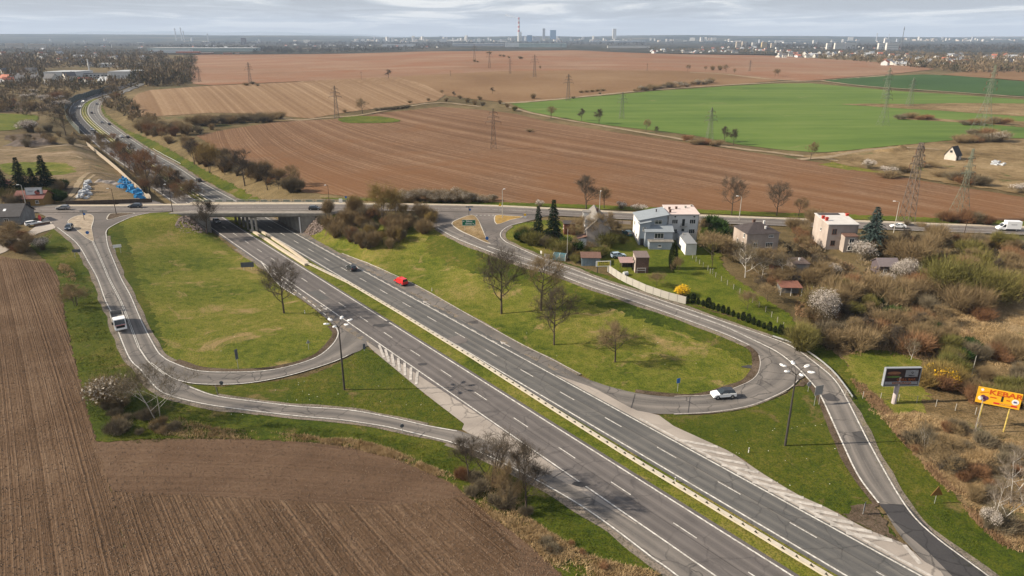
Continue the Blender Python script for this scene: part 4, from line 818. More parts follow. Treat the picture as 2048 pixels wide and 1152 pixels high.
guardrail(W([(1545,677),(1590,693),(1630,718),(1665,747),(1690,778),(1705,800)]), 'steel guard rail around the outer bend of the right ramp', False, post=2.5)
guardrail(hwc(np.linspace(500, 560, 20), 13.2)[::-1], 'short guard rail on the right edge of the far highway', False, post=4)

# ------------------------------------------------------------------ lamps and poles
HEADM, _t, _b = new_mat('lamp_head', 0.35, 0.5); _b.inputs['Base Color'].default_value = (.75, .75, .74, 1)
def tall_lamp(px, py, h, label):
    t = thing('street_lamp', label, 'street lamp', G3(px, py), 0.25, 'tall six headed street lamps')
    m = MB(); m.cyl((0, 0, 0), (0, 0, h*.55), .2, .16, 10); m.cyl((0, 0, h*.55), (0, 0, h-1.1), .15, .1, 10); m.build('pole', DARKM, t)
    for k in range(6):
        a = k*math.pi/3+.2; c, s = math.cos(a), math.sin(a); ps = [(0, 0, h-1.2), (c*.35, s*.35, h-.8), (c*1.0, s*1.0, h-.35), (c*1.75, s*1.75, h-.12)]
        m = MB().tube(ps, .045, 6); m.build('arm', DARKM, t)
        hd = MB(); n = 10
        for i in range(4):
            r0, z0 = [(0.1, .14), (.30, .12), (.36, 0), (.25, -.1)][i]; 
            for j in range(n): b = 2*math.pi*j/n; hd.v.append((r0*1.7*math.cos(b), r0*.95*math.sin(b), z0))
        for i in range(3):
            for j in range(n): q = (j+1) % n; hd.f.append((i*n+j, (i+1)*n+j, (i+1)*n+q, i*n+q)); hd.m.append(0)
        hd.f.append(tuple(range(n))[::-1]); hd.m.append(0); hd.f.append(tuple(3*n+i for i in range(n))); hd.m.append(0)
        o = hd.build('lamp_head', HEADM, t, True); o.location = (c*2.15, s*2.15, h-.05); o.rotation_euler = (0, -.15, a)
    return t
tall_lamp(689, 780, 14.2, 'tall dark six headed lamp standing on the triangle by the left loop')
tall_lamp(1570, 892, 14.3, 'tall dark six headed lamp standing on the triangle by the right loop')
def simple_lamp(px, py, top, label, mat, arm=1.2, rz=0.0, z=None, r=.14):
    g = G3(px, py) if z is None else Vector((*P(px, py, z), z)); sc = pxm(px, py, g.z); h = (py-top)*sc/_c*1.0
    t = thing('street_lamp', label, 'street lamp', g, rz, 'single street lamps along the overpass road')
    m = MB(); m.cyl((0, 0, 0), (0, 0, h), r, r*.6, 8); m.build('pole', mat, t)
    m = MB(); m.tube([(0, 0, h), (arm*.4, 0, h+.25), (arm, 0, h+.3)], .05, 6); m.build('arm', mat, t)
    m = MB(); m.box((arm+.25, 0, h+.3), (.8, .3, .16), taper=.7); m.build('lamp_head', HEADM, t); return t
simple_lamp(1005, 437, 383, 'pale concrete lamp post on the triangular island at the east junction', CONC, .5, .6)
simple_lamp(1198, 440, 387, 'pale concrete lamp post beside the road left of the grey house', CONC, .4, 1.2)
simple_lamp(1478, 441, 396, 'white curved lamp post behind the house with the dark hip roof', CONC, 1.2, 3.0)
simple_lamp(1787, 466, 407, 'white curved lamp post beside the white saloon car', CONC, 1.3, 3.0)
simple_lamp(233, 430, 381, 'dark lamp pole with two white boxes on the brown island', WOODPOLE, .9, 3.3, r=.13)
simple_lamp(346, 426, 373, 'dark leaning lamp pole where the left ramp meets the bridge', WOODPOLE, .8, 3.3, r=.13)
simple_lamp(57, 431, 374, 'pale tall lamp pole beside the dark roofed house at the left edge', CONC, .8, 3.3, r=.16)
simple_lamp(660, 420, 374, 'thin brown lamp pole east of the bridge beside the bushes', WOODPOLE, .6, 3.3, r=.1)
def pole(px, py, top, label, mat, r=.11, cross=False):
    g = G3(px, py); h = (py-top)*pxm(px, py, g.z)/_c; t = thing('utility_pole', label, 'pole', g, 0.2, 'plain poles')
    m = MB(); m.cyl((0, 0, 0), (0, 0, h), r, r*.7, 7); m.build('shaft', mat, t)
    if cross:
        m = MB(); m.box((0, 0, h-.5), (1.4, .1, .1)); m.build('crossarm', mat, t)
        for s in (-.6, 0, .6): m = MB(); m.cyl((s, 0, h-.45), (s, 0, h-.2), .05, k=6); m.build('insulator', WHITE, t)
    return t
pole(1675, 472, 441, 'short brown wooden pole by the road left of the white box van', WOODPOLE)
pole(1928, 470, 441, 'brown post beside the road near the white box van', WOODPOLE)
pole(1134, 519, 460, 'thin pale pole among the bushes in front of the ragged white house', CONC, .08)
pole(1424, 535, 480, 'thin brown pole standing in the garden beside the wire fence', WOODPOLE, .08)
pole(1950, 860, 795, 'thin pale post left of the orange billboard', CONC, .07)
pole(1942, 755, 710, 'thin bare post behind the dark billboard', CONC, .06)

# ------------------------------------------------------------------ road signs
BLUE = simple('sign_blue', (.03,.14,.42), .5, .05); GREEN = simple('sign_green', (.01,.16,.09), .5, .05); YEL = simple('sign_yellow', (.85,.52,.03), .5, .05); SGREY = simple('sign_back_grey', (.30,.31,.32), .5, .1, 2, .5, .3); RED = simple('sign_red', (.6,.03,.03), .5, .05); DGREY = simple('sign_dark', (.10,.11,.13), .6, .2)
BROWN = simple('sign_brown', (.22,.11,.03), .6, .1)
def sign(px, py, hw, hh, zb, mat, label, rz=0.0, shape='box', posts=1, back=None, cat='road sign', pm=None, name='road_sign', lean=0):
    t = thing(name, label, cat, G3(px, py), rz); pm = pm or GALV
    xs = (0,) if posts == 1 else (-hw*.6, hw*.6)
    for x in xs: m = MB(); m.cyl((x, .05, 0), (x, .05, zb+hh*1.6), .05, k=6); m.build('post', pm, t)
    m = MB()
    if shape == 'box': m.box((0, 0, zb+hh), (hw*2, .04, hh*2))
    elif shape == 'disc': m.cyl((0, .03, zb+hh), (0, -.03, zb+hh), hw, k=20)
    elif shape == 'tri':
        for y in (-.03, .03): m.poly([(-hw, y, zb), (hw, y, zb), (0, y, zb+hh*2)][::(1 if y < 0 else -1)])
        m.quad((-hw, -.03, zb), (hw, -.03, zb), (hw, .03, zb), (-hw, .03, zb)); m.quad((hw, -.03, zb), (0, -.03, zb+hh*2), (0, .03, zb+hh*2), (hw, .03, zb)); m.quad((0, -.03, zb+hh*2), (-hw, -.03, zb), (-hw, .03, zb), (0, .03, zb+hh*2))
    f = m.build('panel', mat, t)
    return t
t = sign(938, 462, 2.1, .95, 1.7, GREEN, 'wide green direction sign with white place names on the grassy island', 0.0, posts=2)
m = MB()
for z in (1.74, 3.56): m.box((0, -.035, z), (4.1, .02, .06))
for x in (-2.04, 2.04): m.box((x, -.035, 2.65), (.06, .02, 1.8))
m.build('border', WHITE, t)
lettering('Zabrze', .68, WHITE, t, (.1, -.05, 3.1)); lettering('Gliwice', .68, WHITE, t, (-.1, -.05, 2.35)); lettering('78', .5, WHITE, t, (1.35, -.05, 2.35))
for sx, x, z in ((-1, -1.6, 3.1), (1, 1.75, 2.0)):
    m = MB(); m.poly([(x-sx*.25, -.04, z-.06), (x+sx*.1, -.04, z-.06), (x+sx*.1, -.04, z+.06), (x-sx*.25, -.04, z+.06)]); m.poly([(x+sx*.08, -.04, z-.16), (x+sx*.35, -.04, z), (x+sx*.08, -.04, z+.16)]); m.build('arrow', WHITE, t)
def overhead(px, py, label, rz):
    t = thing('direction_sign', label, 'direction sign', G3(px, py), rz)
    m = MB(); m.cyl((0, 0, 0), (0, 0, 3.4), .08, k=8); m.build('post', DARKM, t)
    m = MB(); m.box((.2, .02, 3.2), (2.4, .06, .55)); m.build('panel', SGREY, t); m = MB(); m.cyl((.35, .0, 2.2), (.35, -.05, 2.2), .42, k=18); m.build('round_plate', BLUE, t)
overhead(938, 432, 'grey arm sign with round blue plate on a dark post, east junction', 0.1)
overhead(169, 441, 'grey arm sign over a round plate on the slab island at the west junction', 0.0)
sign(974, 483, .5, .5, .5, BLUE, 'small round blue keep right sign at the tip of the grassy island', .2, 'disc')
sign(176, 472, .5, .5, .6, BLUE, 'small round blue keep right sign at the tip of the slab island', .2, 'disc')
t = sign(1000, 425, .55, .5, 2.3, YEL, 'yellow route sign beside the footpath at the east junction', 0, 'tri'); t = sign(1050, 437, .4, .35, .1, WHITE, 'low white bollard sign with a yellow plate at the island tip', 0); m = MB(); m.box((0, 0, 1.3), (.7, .04, .7)); m.build('upper_panel', YEL, t)
sign(237, 507, 1.1, .45, 1.8, WHITE, 'white topped direction sign with two legs beside the left ramp', .5, posts=2)
sign(156, 517, 1.1, .45, 1.8, DGREY, 'brownish grey backed sign on two legs left of the left ramp', .1, posts=2)
sign(496, 541, 1.8, .75, 1.0, DGREY, 'dark backed wide sign on the grass left of the highway', .15, posts=2)
sign(477, 738, .35, 1.1, 2.2, DGREY, 'narrow dark sign on a thin post inside the left loop', 1.1)
sign(618, 700, .42, .45, 1.6, SGREY, 'triangular pale warning sign on the right of the left loop grass', .5, 'tri')
sign(729, 703, .25, .65, .5, DGREY, 'low dark post sign at the nose between loop and highway', .2)
sign(805, 868, .35, .7, .9, DGREY, 'dark round sign pair on a post beside the lower slip road', .3, 'disc'); 
sign(444, 774, .38, .4, .5, DGREY, 'small round dark backed sign at the edge of the left loop', .1, 'disc')
sign(1094, 525, .9, .5, 1.5, SGREY, 'grey double post sign by the right ramp below the dark trees', -.5, posts=2)
sign(1082, 518, .25, .4, 1.6, WHITE, 'small white sign beside the grey double post sign', -.5)
sign(1355, 784, .35, .5, 1.9, BLUE, 'small blue arrow sign inside the right loop', .3)
sign(1633, 811, .9, .95, 2.2, SGREY, 'grey backed sign with lighter panels on two posts by the exit ramp', .35, posts=2)
sign(1616, 784, .5, .5, 1.2, SGREY, 'round grey backed sign on one post by the exit ramp', .3, 'disc')
sign(1726, 1030, .22, .8, .6, DGREY, 'striped black and white marker post sign at the tip of the green triangle', .8)
m = sign(1869, 1008, .95, .8, 1.5, BROWN, 'brown triangular warning sign seen from behind in the dry grass', .1, 'tri')
t = thing('road_sign', 'blue bordered info sign on the bridge end beside the footpath', 'road sign', (-62, 246.2, 7.1)); m = MB(); m.box((0, 0, .8), (1.2, .5, 1.5)); m.build('cabinet', WHITE, t); m = MB(); m.cyl((2.0, 0, 0), (2.0, 0, 2.6), .05, k=6); m.build('post', GALV, t); m = MB(); m.box((2.0, -.05, 2.2), (.7, .05, .7)); m.build('panel', BLUE, t)
# marker posts
dm = MB(); dm.box((0, 0, .5), (.14, .1, 1.0)); DEL = dm.mesh('marker_post', [WHITE]); bd = MB().box((0, 0, .78), (.15, .11, .18)).mesh('black_band', [BLACK]); rf = MB().box((0, -.06, .8), (.06, .02, .12)).mesh('reflector', [RED])
for px, py, lb in [(1497,906,'white marker post at the bottom of the green triangle'),(610,628,'white marker post right of the lone loop tree'),(864,583,'white marker post near the red van'),(1500,1000,None),(1350,966,'white marker on the median barrier')]:
    if lb is None: continue
    t = thing('marker_post', lb, 'marker post', G3(px, py), .5, 'white marker posts'); link('shaft', DEL, t); link('black_band', bd, t); link('reflector', rf, t)

# ------------------------------------------------------------------ billboards
def billboard(name_label, px, py, hw, hh, zb, mat, rz, posts, pmat, frame=None, depth=.15, pr=.12, cat='billboard'):
    t = thing('billboard', name_label, cat, G3(px, py), rz)
    for x in posts: m = MB(); m.cyl((x, .12, -.3), (x, .12, zb+hh), pr, k=10); m.build('post', pmat, t)
    m = MB(); m.box((0, 0, zb+hh), (hw*2, depth, hh*2)); m.build('panel', mat, t)
    if frame:
        for z in (zb, zb+2*hh): m = MB(); m.box((0, -.06, z), (hw*2+.16, depth+.12, .13)); m.build('frame_bar', frame, t)
        for x in (-hw, hw): m = MB(); m.box((x, -.06, zb+hh), (.13, depth+.12, hh*2+.1)); m.build('frame_bar', frame, t)
    return t
YB = simple('yellow_board', (.78,.66,.08), .6, .06); BK = simple('letter_black', (.02,.02,.02), .6)
t = billboard('yellow board with black words DRZWI PODŁOGI at the end of the concrete fence', 1206, 545, 2.0, .75, 1.7, WHITE, 0.08, (-1.5, 1.5), DARKM)
m = MB(); m.box((.05, -.09, 2.5), (3.3, .03, 1.15)); m.build('yellow_field', YB, t)
lettering('DRZWI', .62, BK, t, (0, -.13, 2.78), sx=1.25); lettering('PODŁOGI', .52, BK, t, (.1, -.13, 2.2), sx=1.15)
OB = simple('orange_board', (.80,.42,.02), .55, .06); OR = simple('letter_orange_red', (.55,.09,.01), .6); PUR = simple('dark_purple_print', (.12,.04,.09), .6, .5, 3)
gk = G3(1990, 855); sc = pxm(1990, 855, gk.z)
t = billboard('orange billboard with red word KEBAR and a black number 1 standing in the scrub', 1980, 860, 3.1, 1.45, 4.7, OB, -0.48, (-1.9, 1.9), simple('spotted_yellow_post', (.5,.38,.1), .7, .5, 3))
lettering('KEBAR', 1.2, OR, t, (.85, -.1, 6.95), sx=1.3); lettering('1', 1.35, BK, t, (.5, -.1, 6.05), sx=1.4)
m = MB()
m.box((-.75, -.09, 6.08), (.9, .02, .2)); m.box((1.35, -.09, 6.0), (.5, .02, .18)); m.build('dash', OR, t)
m = MB(); m.box((1.1, -.09, 5.15), (3.3, .02, .3)); m.build('text_band', RED, t); lettering('ZAPRASZAMY', .26, YB, t, (1.1, -.12, 5.15))
m = MB(); m.cyl((2.35, -.08, 5.95), (2.35, -.11, 5.95), .5, k=24); o = m.build('white_oval', WHITE, t); o.location = (0, 0, 0); lettering('8Ł', .42, simple('letter_blue', (.02,.04,.25), .6), t, (2.35, -.13, 5.95), sx=1.3)
for x, z, mt in ((-2.5, 5.6, WHITE), (-2.15, 5.9, PUR), (-1.7, 5.75, PUR), (-2.0, 5.4, PUR)): m = MB(); m.cyl((x, -.08, z), (x, -.105, z), .36, k=14); m.build('printed_shape', mt, t)
m = MB(); m.cyl((-2.45, -.08, 7.15), (-2.45, -.1, 7.15), .25, k=5); m.build('printed_star', WHITE, t)
m = MB(); m.box((-2.1, -.09, 6.75), (1.2, .02, .1), M=Matrix.Rotation(-.3, 4, 'Y')); m.build('printed_stroke', OR, t)
DK = simple('dark_poster', (.035,.02,.022), .6, .3); GYP = simple('grey_poster', (.28,.29,.31), .6, .2, 2)
FRW = simple('billboard_frame', (.26,.28,.31), .5, .1)
t = billboard('dark framed billboard with a burger picture and grey plate on one thick post', 1791, 808, 3.2, 1.75, 3.9, DK, 0.03, (-.3,), simple('flaking_pale_post', (.46,.40,.40), .8, .2), FRW, .5, .42)
m = MB(); m.box((1.6, -.29, 6.35), (2.3, .04, 1.35)); m.build('grey_plate', GYP, t); lettering('Q', .5, BK, t, (1.65, -.34, 6.55)); lettering('MENU', .3, BK, t, (1.6, -.34, 5.95), sx=1.3)
m = MB(); m.box((0, -.29, 4.45), (6.0, .04, .6)); m.build('grey_band', GYP, t)
ORD = simple('dim_orange_print', (.30,.09,.03), .7, .3); lettering('RESTAURACJA', .5, ORD, t, (.1, -.33, 4.45), sx=1.1); lettering('GRILL BAR', .62, ORD, t, (.8, -.29, 5.12), sx=1.2)
for x, z, a_, b_, mt in ((-1.6, 6.45, 1.25, .32, simple('bun_print', (.28,.13,.07), .7, .2)), (-1.7, 6.05, 1.3, .16, simple('patty_print', (.08,.03,.02), .7)), (-1.6, 5.7, 1.35, .2, simple('salad_print', (.10,.17,.04), .7, .3))):
    m = MB(); n = 18; m.poly([(x+a_*math.cos(i*2*math.pi/n), -.29-(z < 6.3)*.01, z+b_*math.sin(i*2*math.pi/n)) for i in range(n)]); m.build('printed_food', mt, t)
m = MB()
for i in range(9): m.cyl((-.3+random.uniform(-.1, .1), 0, 0), (-.3+random.uniform(-.9, .9), random.uniform(-1, .2), random.uniform(.3, .8)), .1, .05, 5)
t = billboard('tilted white billboard with a reddish picture on one post at the left edge', 75, 412, 2.7, 1.5, 3.6, simple('white_poster', (.62,.64,.66), .6, .06), 0.18, (0.2,), GALV, SGREY, .25, .16)
m = MB(); n = 16; m.poly([(1.0+.9*math.cos(i*6.283/n), -.2, 4.9+.75*math.sin(i*6.283/n)) for i in range(n)]); m.build('printed_picture', simple('picture_red', (.35,.09,.07), .7, .5, 2), t)
m = MB(); m.poly([(1.4+.5*math.cos(i*6.283/n), -.21, 5.4+.5*math.sin(i*6.283/n)) for i in range(n)]); m.build('printed_picture', BK, t)
m = MB(); m.box((-1.1, -.2, 5.5), (1.9, .02, .12)); m.box((-1.2, -.2, 5.2), (1.5, .02, .1)); m.build('printed_line', DGREY, t)

# ------------------------------------------------------------------ electricity pylons
PYL = simple('pylon_steel', (.15,.12,.10), .6, .15, 1.0, .4, .3); PYLG = simple('pylon_green_steel', (.17,.19,.14), .6, .15)
INS = simple('insulator_brown', (.16,.08,.05), .4)
def pylon_meshes(h, base, arms, mat, top=0.5, th=.10, waist=None):
    m = MB()
    n = max(int(h/2.4), 6)
    def wd(z):
        if waist: zw, ww = waist; return base+(ww-base)*z/zw if z < zw else ww+(top-ww)*(z-zw)/(h-zw)
        return base+(top-base)*(z/h)
    zs = [h*(1-(1-i/n)**1.25) for i in range(n+1)]
    cs = ((-1, -1), (1, -1), (1, 1), (-1, 1))
    for a, b in zip(zs[:-1], zs[1:]):
        wa, wb = wd(a)/2, wd(b)/2
        for i in range(4):
            p, q = cs[i], cs[(i+1) % 4]
            m.cyl((p[0]*wa, p[1]*wa, a), (p[0]*wb, p[1]*wb, b), th, k=4, caps=False)
            m.cyl((p[0]*wa, p[1]*wa, a), (q[0]*wb, q[1]*wb, b), th*.6, k=3, caps=False); m.cyl((q[0]*wa, q[1]*wa, a), (p[0]*wb, p[1]*wb, b), th*.6, k=3, caps=False)
            m.cyl((p[0]*wb, p[1]*wb, b), (q[0]*wb, q[1]*wb, b), th*.5, k=3, caps=False)
    body = m.mesh('tower', [mat]); out = []
    for z, half in arms:
        a = MB(); w_ = wd(z)/2
        for s in (-1, 1):
            for y in (-w_, w_):
                a.cyl((s*w_, y, z), (s*half, 0, z), th*.7, k=4, caps=False); a.cyl((s*w_, y, z+.9), (s*half, 0, z+.05), th*.6, k=3, caps=False)
            for k in range(1, 4): x = s*(w_+(half-w_)*k/4); a.cyl((x, -w_*(1-k/4), z), (x, 0, z+.9*(1-k/4)), th*.4, k=3, caps=False); a.cyl((x, w_*(1-k/4), z), (x, 0, z+.9*(1-k/4)), th*.4, k=3, caps=False)
        im = MB()
        for s in (-1, 1): im.cyl((s*half*.97, 0, z), (s*half*.97, 0, z-1.3), .1, k=6)
        out.append((a.mesh('crossarm', [mat]), im.mesh('insulator', [INS])))
    return body, out
PK = {'a': pylon_meshes(23, 3.4, [(15.5, 4.6), (18.2, 3.4), (20.8, 2.4)], PYL), 'g': pylon_meshes(23, 4.2, [(14.5, 4.6), (17.3, 4.0), (20.3, 2.6)], PYLG, .5, .10),
      'w': pylon_meshes(27, 6.0, [(18, 4.2), (20.5, 3.4), (23.5, 2.2)], PYLG, .5, .07, (13, 1.6)), 'n': pylon_meshes(24, 3.4, [(18.0, 3.8), (20.0, 3.0), (22.2, 2.0)], PYL, .9, .095),
      's': pylon_meshes(12, .5, [(10.6, 1.4)], PYL, .3, .06)}
def pylon(kind, px, py, top, label, rz, group='electricity pylons across the fields'):
    g = G3(px, py); body, arms = PK[kind]; h0 = {'a': 23, 'g': 23, 'w': 27, 'n': 24, 's': 12}[kind]; h = (py-top)*pxm(px, py, g.z)/_c*.97
    t = thing('pylon', label, 'pylon', g, rz, group); s = h/h0; t.scale = (max(s, .8),)*2+(s,)
    link('tower', body, t)
    for a, i in arms: o = link('crossarm', a, t); link('insulator', i, o)
    return t
pylon('n', 1812, 444, 292, 'large rusty lattice pylon nearest the road, right of the blue spruce', .5)
pylon('w', 1915, 440, 303, 'wide legged pale green pylon rising out of a brown thicket by the road', .4)
for k, px, py, top, lb, rz in [('a',987,298,222,'lone lattice pylon standing in the large brown field',.05),('a',674,238,176,'lattice pylon between the stubble field and the brown field',.1),('a',501,168,128,'lattice pylon standing in an oval bush in the far field',.1),
  ('a',400,165,135,'lattice pylon by the trees at the left end of the far field',.1),('g',1418,284,219,'greenish pylon at the lower edge of the green field',.15),('w',1765,252,175,'wide legged green pylon in the middle of the green field',.2),
  ('w',1962,262,140,'very tall pale pylon at the right edge of the green field',.4),('g',1243,238,188,'thin greenish pylon among three small trees at the field edge',.1),('a',1136,202,152,'lattice pylon at the corner where green field meets brown field',.2),
  ('a',1069,155,113,'lattice pylon with a dark base patch in the far brown field',.1),('a',1020,148,120,'thin lattice pylon left of the one with the dark base patch',.1),('a',979,137,105,'distant thin pylon on the far red field, middle of three',.1),
  ('a',949,123,92,'distant pylon beside a small brown bush on the red hill',.1),('a',1122,98,82,'distant pylon on the skyline behind the red hill',.1),('s',723,159,144,'small thin post pylon in the far stubble field',.2),('s',1294,142,128,'small thin post standing in the far pale field, right part',.2),
  ('a',1499,143,122,'small pylon at the end of the strip of bushes in the far field',.2),('g',1770,197,140,'dark topped pylon with a nest in the dark green field',.3),('g',1818,213,160,'pale thin pylon in the green strip left of the tallest one',.2),('s',901,153,142,'small thin post left of the middle of the far field',.2),('g',1690,195,165,'faint pale pylon in the dark green field',.2)]:
    if (px, py) == (1690,195): continue
    pylon(k, px, py, top, lb, rz)
# ------------------------------------------------------------------ vehicles
def paint(name, col, metal=0.0): 
    m, t, b = new_mat(name, 0.28, 0.5); b.inputs['Base Color'].default_value = (*col, 1); b.inputs['Metallic'].default_value = metal; b.inputs['Coat Weight'].default_value = .5; b.inputs['Coat Roughness'].default_value = .1; return m
HL, _t, _b = new_mat('headlight_glass', .15, .8); _b.inputs['Base Color'].default_value = (.75, .77, .8, 1)
TL, _t, _b = new_mat('tail_light_glass', .2, .6); _b.inputs['Base Color'].default_value = (.4, .01, .01, 1)
RIM = simple('alloy_rim', (.45,.46,.47), .35, .05, 2, .5, .7); TRIM = simple('dark_trim', (.025,.025,.028), .6)
def wheel_mesh(r=.33, w_=.22):
    m = MB(); m.cyl((0, -w_/2, 0), (0, w_/2, 0), r, k=18); ty = m.mesh('tyre', [RUBBER])
    m = MB(); m.cyl((0, -w_/2-.012, 0), (0, w_/2+.012, 0), r*.62, k=12); return ty, m.mesh('rim', [RIM])
WH = wheel_mesh()
PROFILES = {  # (length, width, lower body top line, greenhouse line) x from rear (-) to front (+)
 'hatch': dict(L=4.2, Wd=1.76, low=[(-2.08,.35),(-2.1,.75),(-2.0,.98),(-1.0,.98),(.75,.92),(1.75,.78),(2.05,.62),(2.1,.35)], gh=[(-1.95,.97),(-1.62,1.42),(-.5,1.48),(.15,1.44),(.98,.91)]),
 'saloon': dict(L=4.6, Wd=1.78, low=[(-2.28,.35),(-2.3,.8),(-2.15,.98),(-1.3,1.0),(.85,.93),(1.9,.78),(2.25,.6),(2.3,.35)], gh=[(-1.72,.99),(-1.05,1.38),(-.4,1.43),(.2,1.4),(1.1,.92)]),
 'estate': dict(L=4.6, Wd=1.78, low=[(-2.28,.35),(-2.3,.8),(-2.2,.98),(-1.3,1.0),(.85,.94),(1.9,.8),(2.25,.62),(2.3,.35)], gh=[(-2.18,.99),(-1.85,1.42),(-.4,1.48),(.2,1.44),(1.12,.93)]),
 'suv': dict(L=4.55, Wd=1.86, low=[(-2.22,.4),(-2.26,.85),(-2.15,1.08),(-1.0,1.08),(.9,1.05),(1.85,.95),(2.2,.75),(2.26,.4)], gh=[(-2.05,1.07),(-1.75,1.58),(-.5,1.66),(.1,1.62),(1.02,1.04)]),
 'van': dict(L=4.9, Wd=1.9, low=[(-2.4,.4),(-2.44,.95),(-2.4,1.12),(-1.0,1.12),(1.3,1.05),(2.1,.9),(2.38,.7),(2.42,.4)], gh=[(-2.38,1.11),(-2.25,1.85),(-.5,1.92),(.5,1.88),(1.55,1.02)])}
def car_protos(kind, body, roof=None, panel_rear=False):
    p = PROFILES[kind]; Wd = p['Wd']/2; low = p['low']; parts = []
    m = MB(); k = len(low)
    def sl(y, ins, dz=0):  # slice of the lower body
        return [(x*(1-ins), y, z-(ins*.6 if z > .5 else 0)) for x, z in low]
    S = [sl(-Wd, .03), sl(-Wd*.92, 0), sl(-Wd*.5, -.012), sl(Wd*.5, -.012), sl(Wd*.92, 0), sl(Wd, .03)]
    base = len(m.v)
    for s_ in S: m.v += s_
    for a in range(len(S)-1):
        for i in range(k-1): m.f.append((a*k+i, a*k+i+1, (a+1)*k+i+1, (a+1)*k+i)); m.m.append(0)
        m.f.append((a*k+k-1, a*k, (a+1)*k, (a+1)*k+k-1)); m.m.append(1)
    m.f.append(tuple(range(k))[::-1]); m.m.append(0); m.f.append(tuple(range((len(S)-1)*k, len(S)*k))); m.m.append(0)
    # dark sills and arches
    xw = p['L']*.31
    m.box((0, 0, .32), (p['L']*.96, p['Wd']*.99, .2), 1)
    for sx in (-1, 1):
        for sy in (-1, 1): m.cyl((sx*xw, sy*(Wd-.14), .36), (sx*xw, sy*(Wd+.006), .36), .4, k=16, m=1)
    parts.append(('body', m.mesh('body', [body, TRIM]), None))
    gh = p['gh']; n = len(gh); m = MB(); wb, wt = Wd*.93, Wd*.70
    zb = gh[0][1]; zt = max(z for x, z in gh)
    def wy(z): return wb+(wt-wb)*(z-zb)/(zt-zb)
    for sy in (-1, 1):
        m.v += [(x, sy*wy(max(z, zb)), z) for x, z in gh]
    for i in range(n-1): m.f.append((i, i+1, n+i+1, n+i)); m.m.append(0)
    m.f.append(tuple(range(n))); m.m.append(1 if panel_rear else 0); m.f.append(tuple(range(n, 2*n))[::-1]); m.m.append(1 if panel_rear else 0)
    parts.append(('windows', m.mesh('windows', [GLASS, body]), None))
    m = MB(); tp = [q for q in gh if q[1] > zb+.3]
    for (x0, z0), (x1, z1) in zip(tp[:-1], tp[1:]):
        m.quad((x0, -wy(z0)-.01, z0+.02), (x1, -wy(z1)-.01, z1+.02), (x1, wy(z1)+.01, z1+.02), (x0, wy(z0)+.01, z0+.02))
    x0, z0 = tp[0]; x1, z1 = tp[-1]
    for sy in (-1, 1):
        for (xa, za), (xb, zb_) in ((gh[0], tp[0]), (gh[-1], tp[-1])):
            m.cyl((xa, sy*(wy(za)+.0), za), (xb, sy*(wy(zb_)), zb_+.01), .045, k=4)
        m.cyl((tp[0][0], sy*wy(tp[0][1]), tp[0][1]+.01), (tp[-1][0], sy*wy(tp[-1][1]), tp[-1][1]+.01), .04, k=4)
        mx = (gh[0][0]+gh[-1][0])/2-.05; m.cyl((mx, sy*(wb+.01), zb), (mx, sy*(wt+.01), zt), .04, k=4)
    parts.append(('roof', m.mesh('roof', [roof or body]), None))
    for sy in (-1, 1):
        m = MB(); m.box((p['L']/2-.16, sy*(Wd-.3), .66 if kind != 'suv' else .82), (.26, .42, .14)); parts.append(('headlight', m.mesh('headlight', [HL]), None))
        m = MB(); m.box((-p['L']/2+.06, sy*(Wd-.22), .82), (.12, .3, .18)); parts.append(('tail_light', m.mesh('tail_light', [TL]), None))
        m = MB(); m.box((gh[-1][0]-.25, sy*(Wd+.06), zb+.06), (.16, .2, .13)); parts.append(('mirror', m.mesh('mirror', [TRIM]), None))
    return parts, xw, Wd
def car(kind, col, label, loc, ang, roof=None, panel_rear=False, name='car', cat='car', group=None, sc=1.0, protos={}):
    key = (kind, col.name, roof.name if roof else '', panel_rear)
    t = thing(name, label, cat, loc, ang, group); t.scale = (sc,)*3
    if key not in protos: protos[key] = car_protos(kind, col, roof, panel_rear)
    parts, xw, Wd = protos[key]
    for nm, me, _ in parts: link(nm, me, t)
    for sx in (-1, 1):
        for sy in (-1, 1): w_ = link('wheel', WH[0], t, loc=(sx*xw, sy*(Wd-.1), .33)); link('rim', WH[1], w_)
    x, y = loc[0], loc[1]; c, s = math.cos(ang), math.sin(ang)
    e = float(gz(x+c*1.5, y+s*1.5)-gz(x-c*1.5, y-s*1.5)); 
    if loc[2] < float(gz(x, y))+.5: t.rotation_euler = (0, -math.atan2(e, 3.0), ang)
    return t
def on(px, py, dz=0.1): v = G3(px, py); v.z += dz+float(lift(v.x, v.y, .085)); return v
PW = paint('white_car_paint', (.78,.79,.80)); PBK = paint('black_car_paint', (.012,.013,.016)); PG = paint('silver_grey_paint', (.28,.29,.31), .4); PR = paint('red_car_paint', (.55,.012,.015)); PDB = paint('dark_blue_grey_paint', (.035,.05,.075), .3); PT = paint('teal_car_paint', (.02,.09,.11)); PLB = paint('pale_blue_paint', (.35,.45,.55)); PDG = paint('dark_green_paint', (.02,.05,.045))
HA = ah
car('suv', PW, 'white crossover with a black roof driving round the right loop', on(1446, 796), math.pi+.12, PBK)
car('hatch', PBK, 'black hatchback on the right carriageway left of the red van', on(703, 541), HA+math.pi+.0)
car('van', PR, 'red box shaped van standing on the slip lane at the grass edge', on(802, 569), HA+math.pi+.05, None, True, 'van', 'van', sc=.95)
car('hatch', PG, 'silver grey hatchback on the overpass road above the slab island', on(127, 421, .2), math.pi+.1)
car('estate', PDB, 'dark blue estate car on the overpass road right of the dark lamp pole', on(271, 417, .2), math.pi+.05)
car('estate', PW, 'white estate car parked on the pale side road at the left', on(68, 452), .75)
car('hatch', PDB, 'grey blue hatchback coming down beside the slab traffic island', on(139, 460), -1.25)
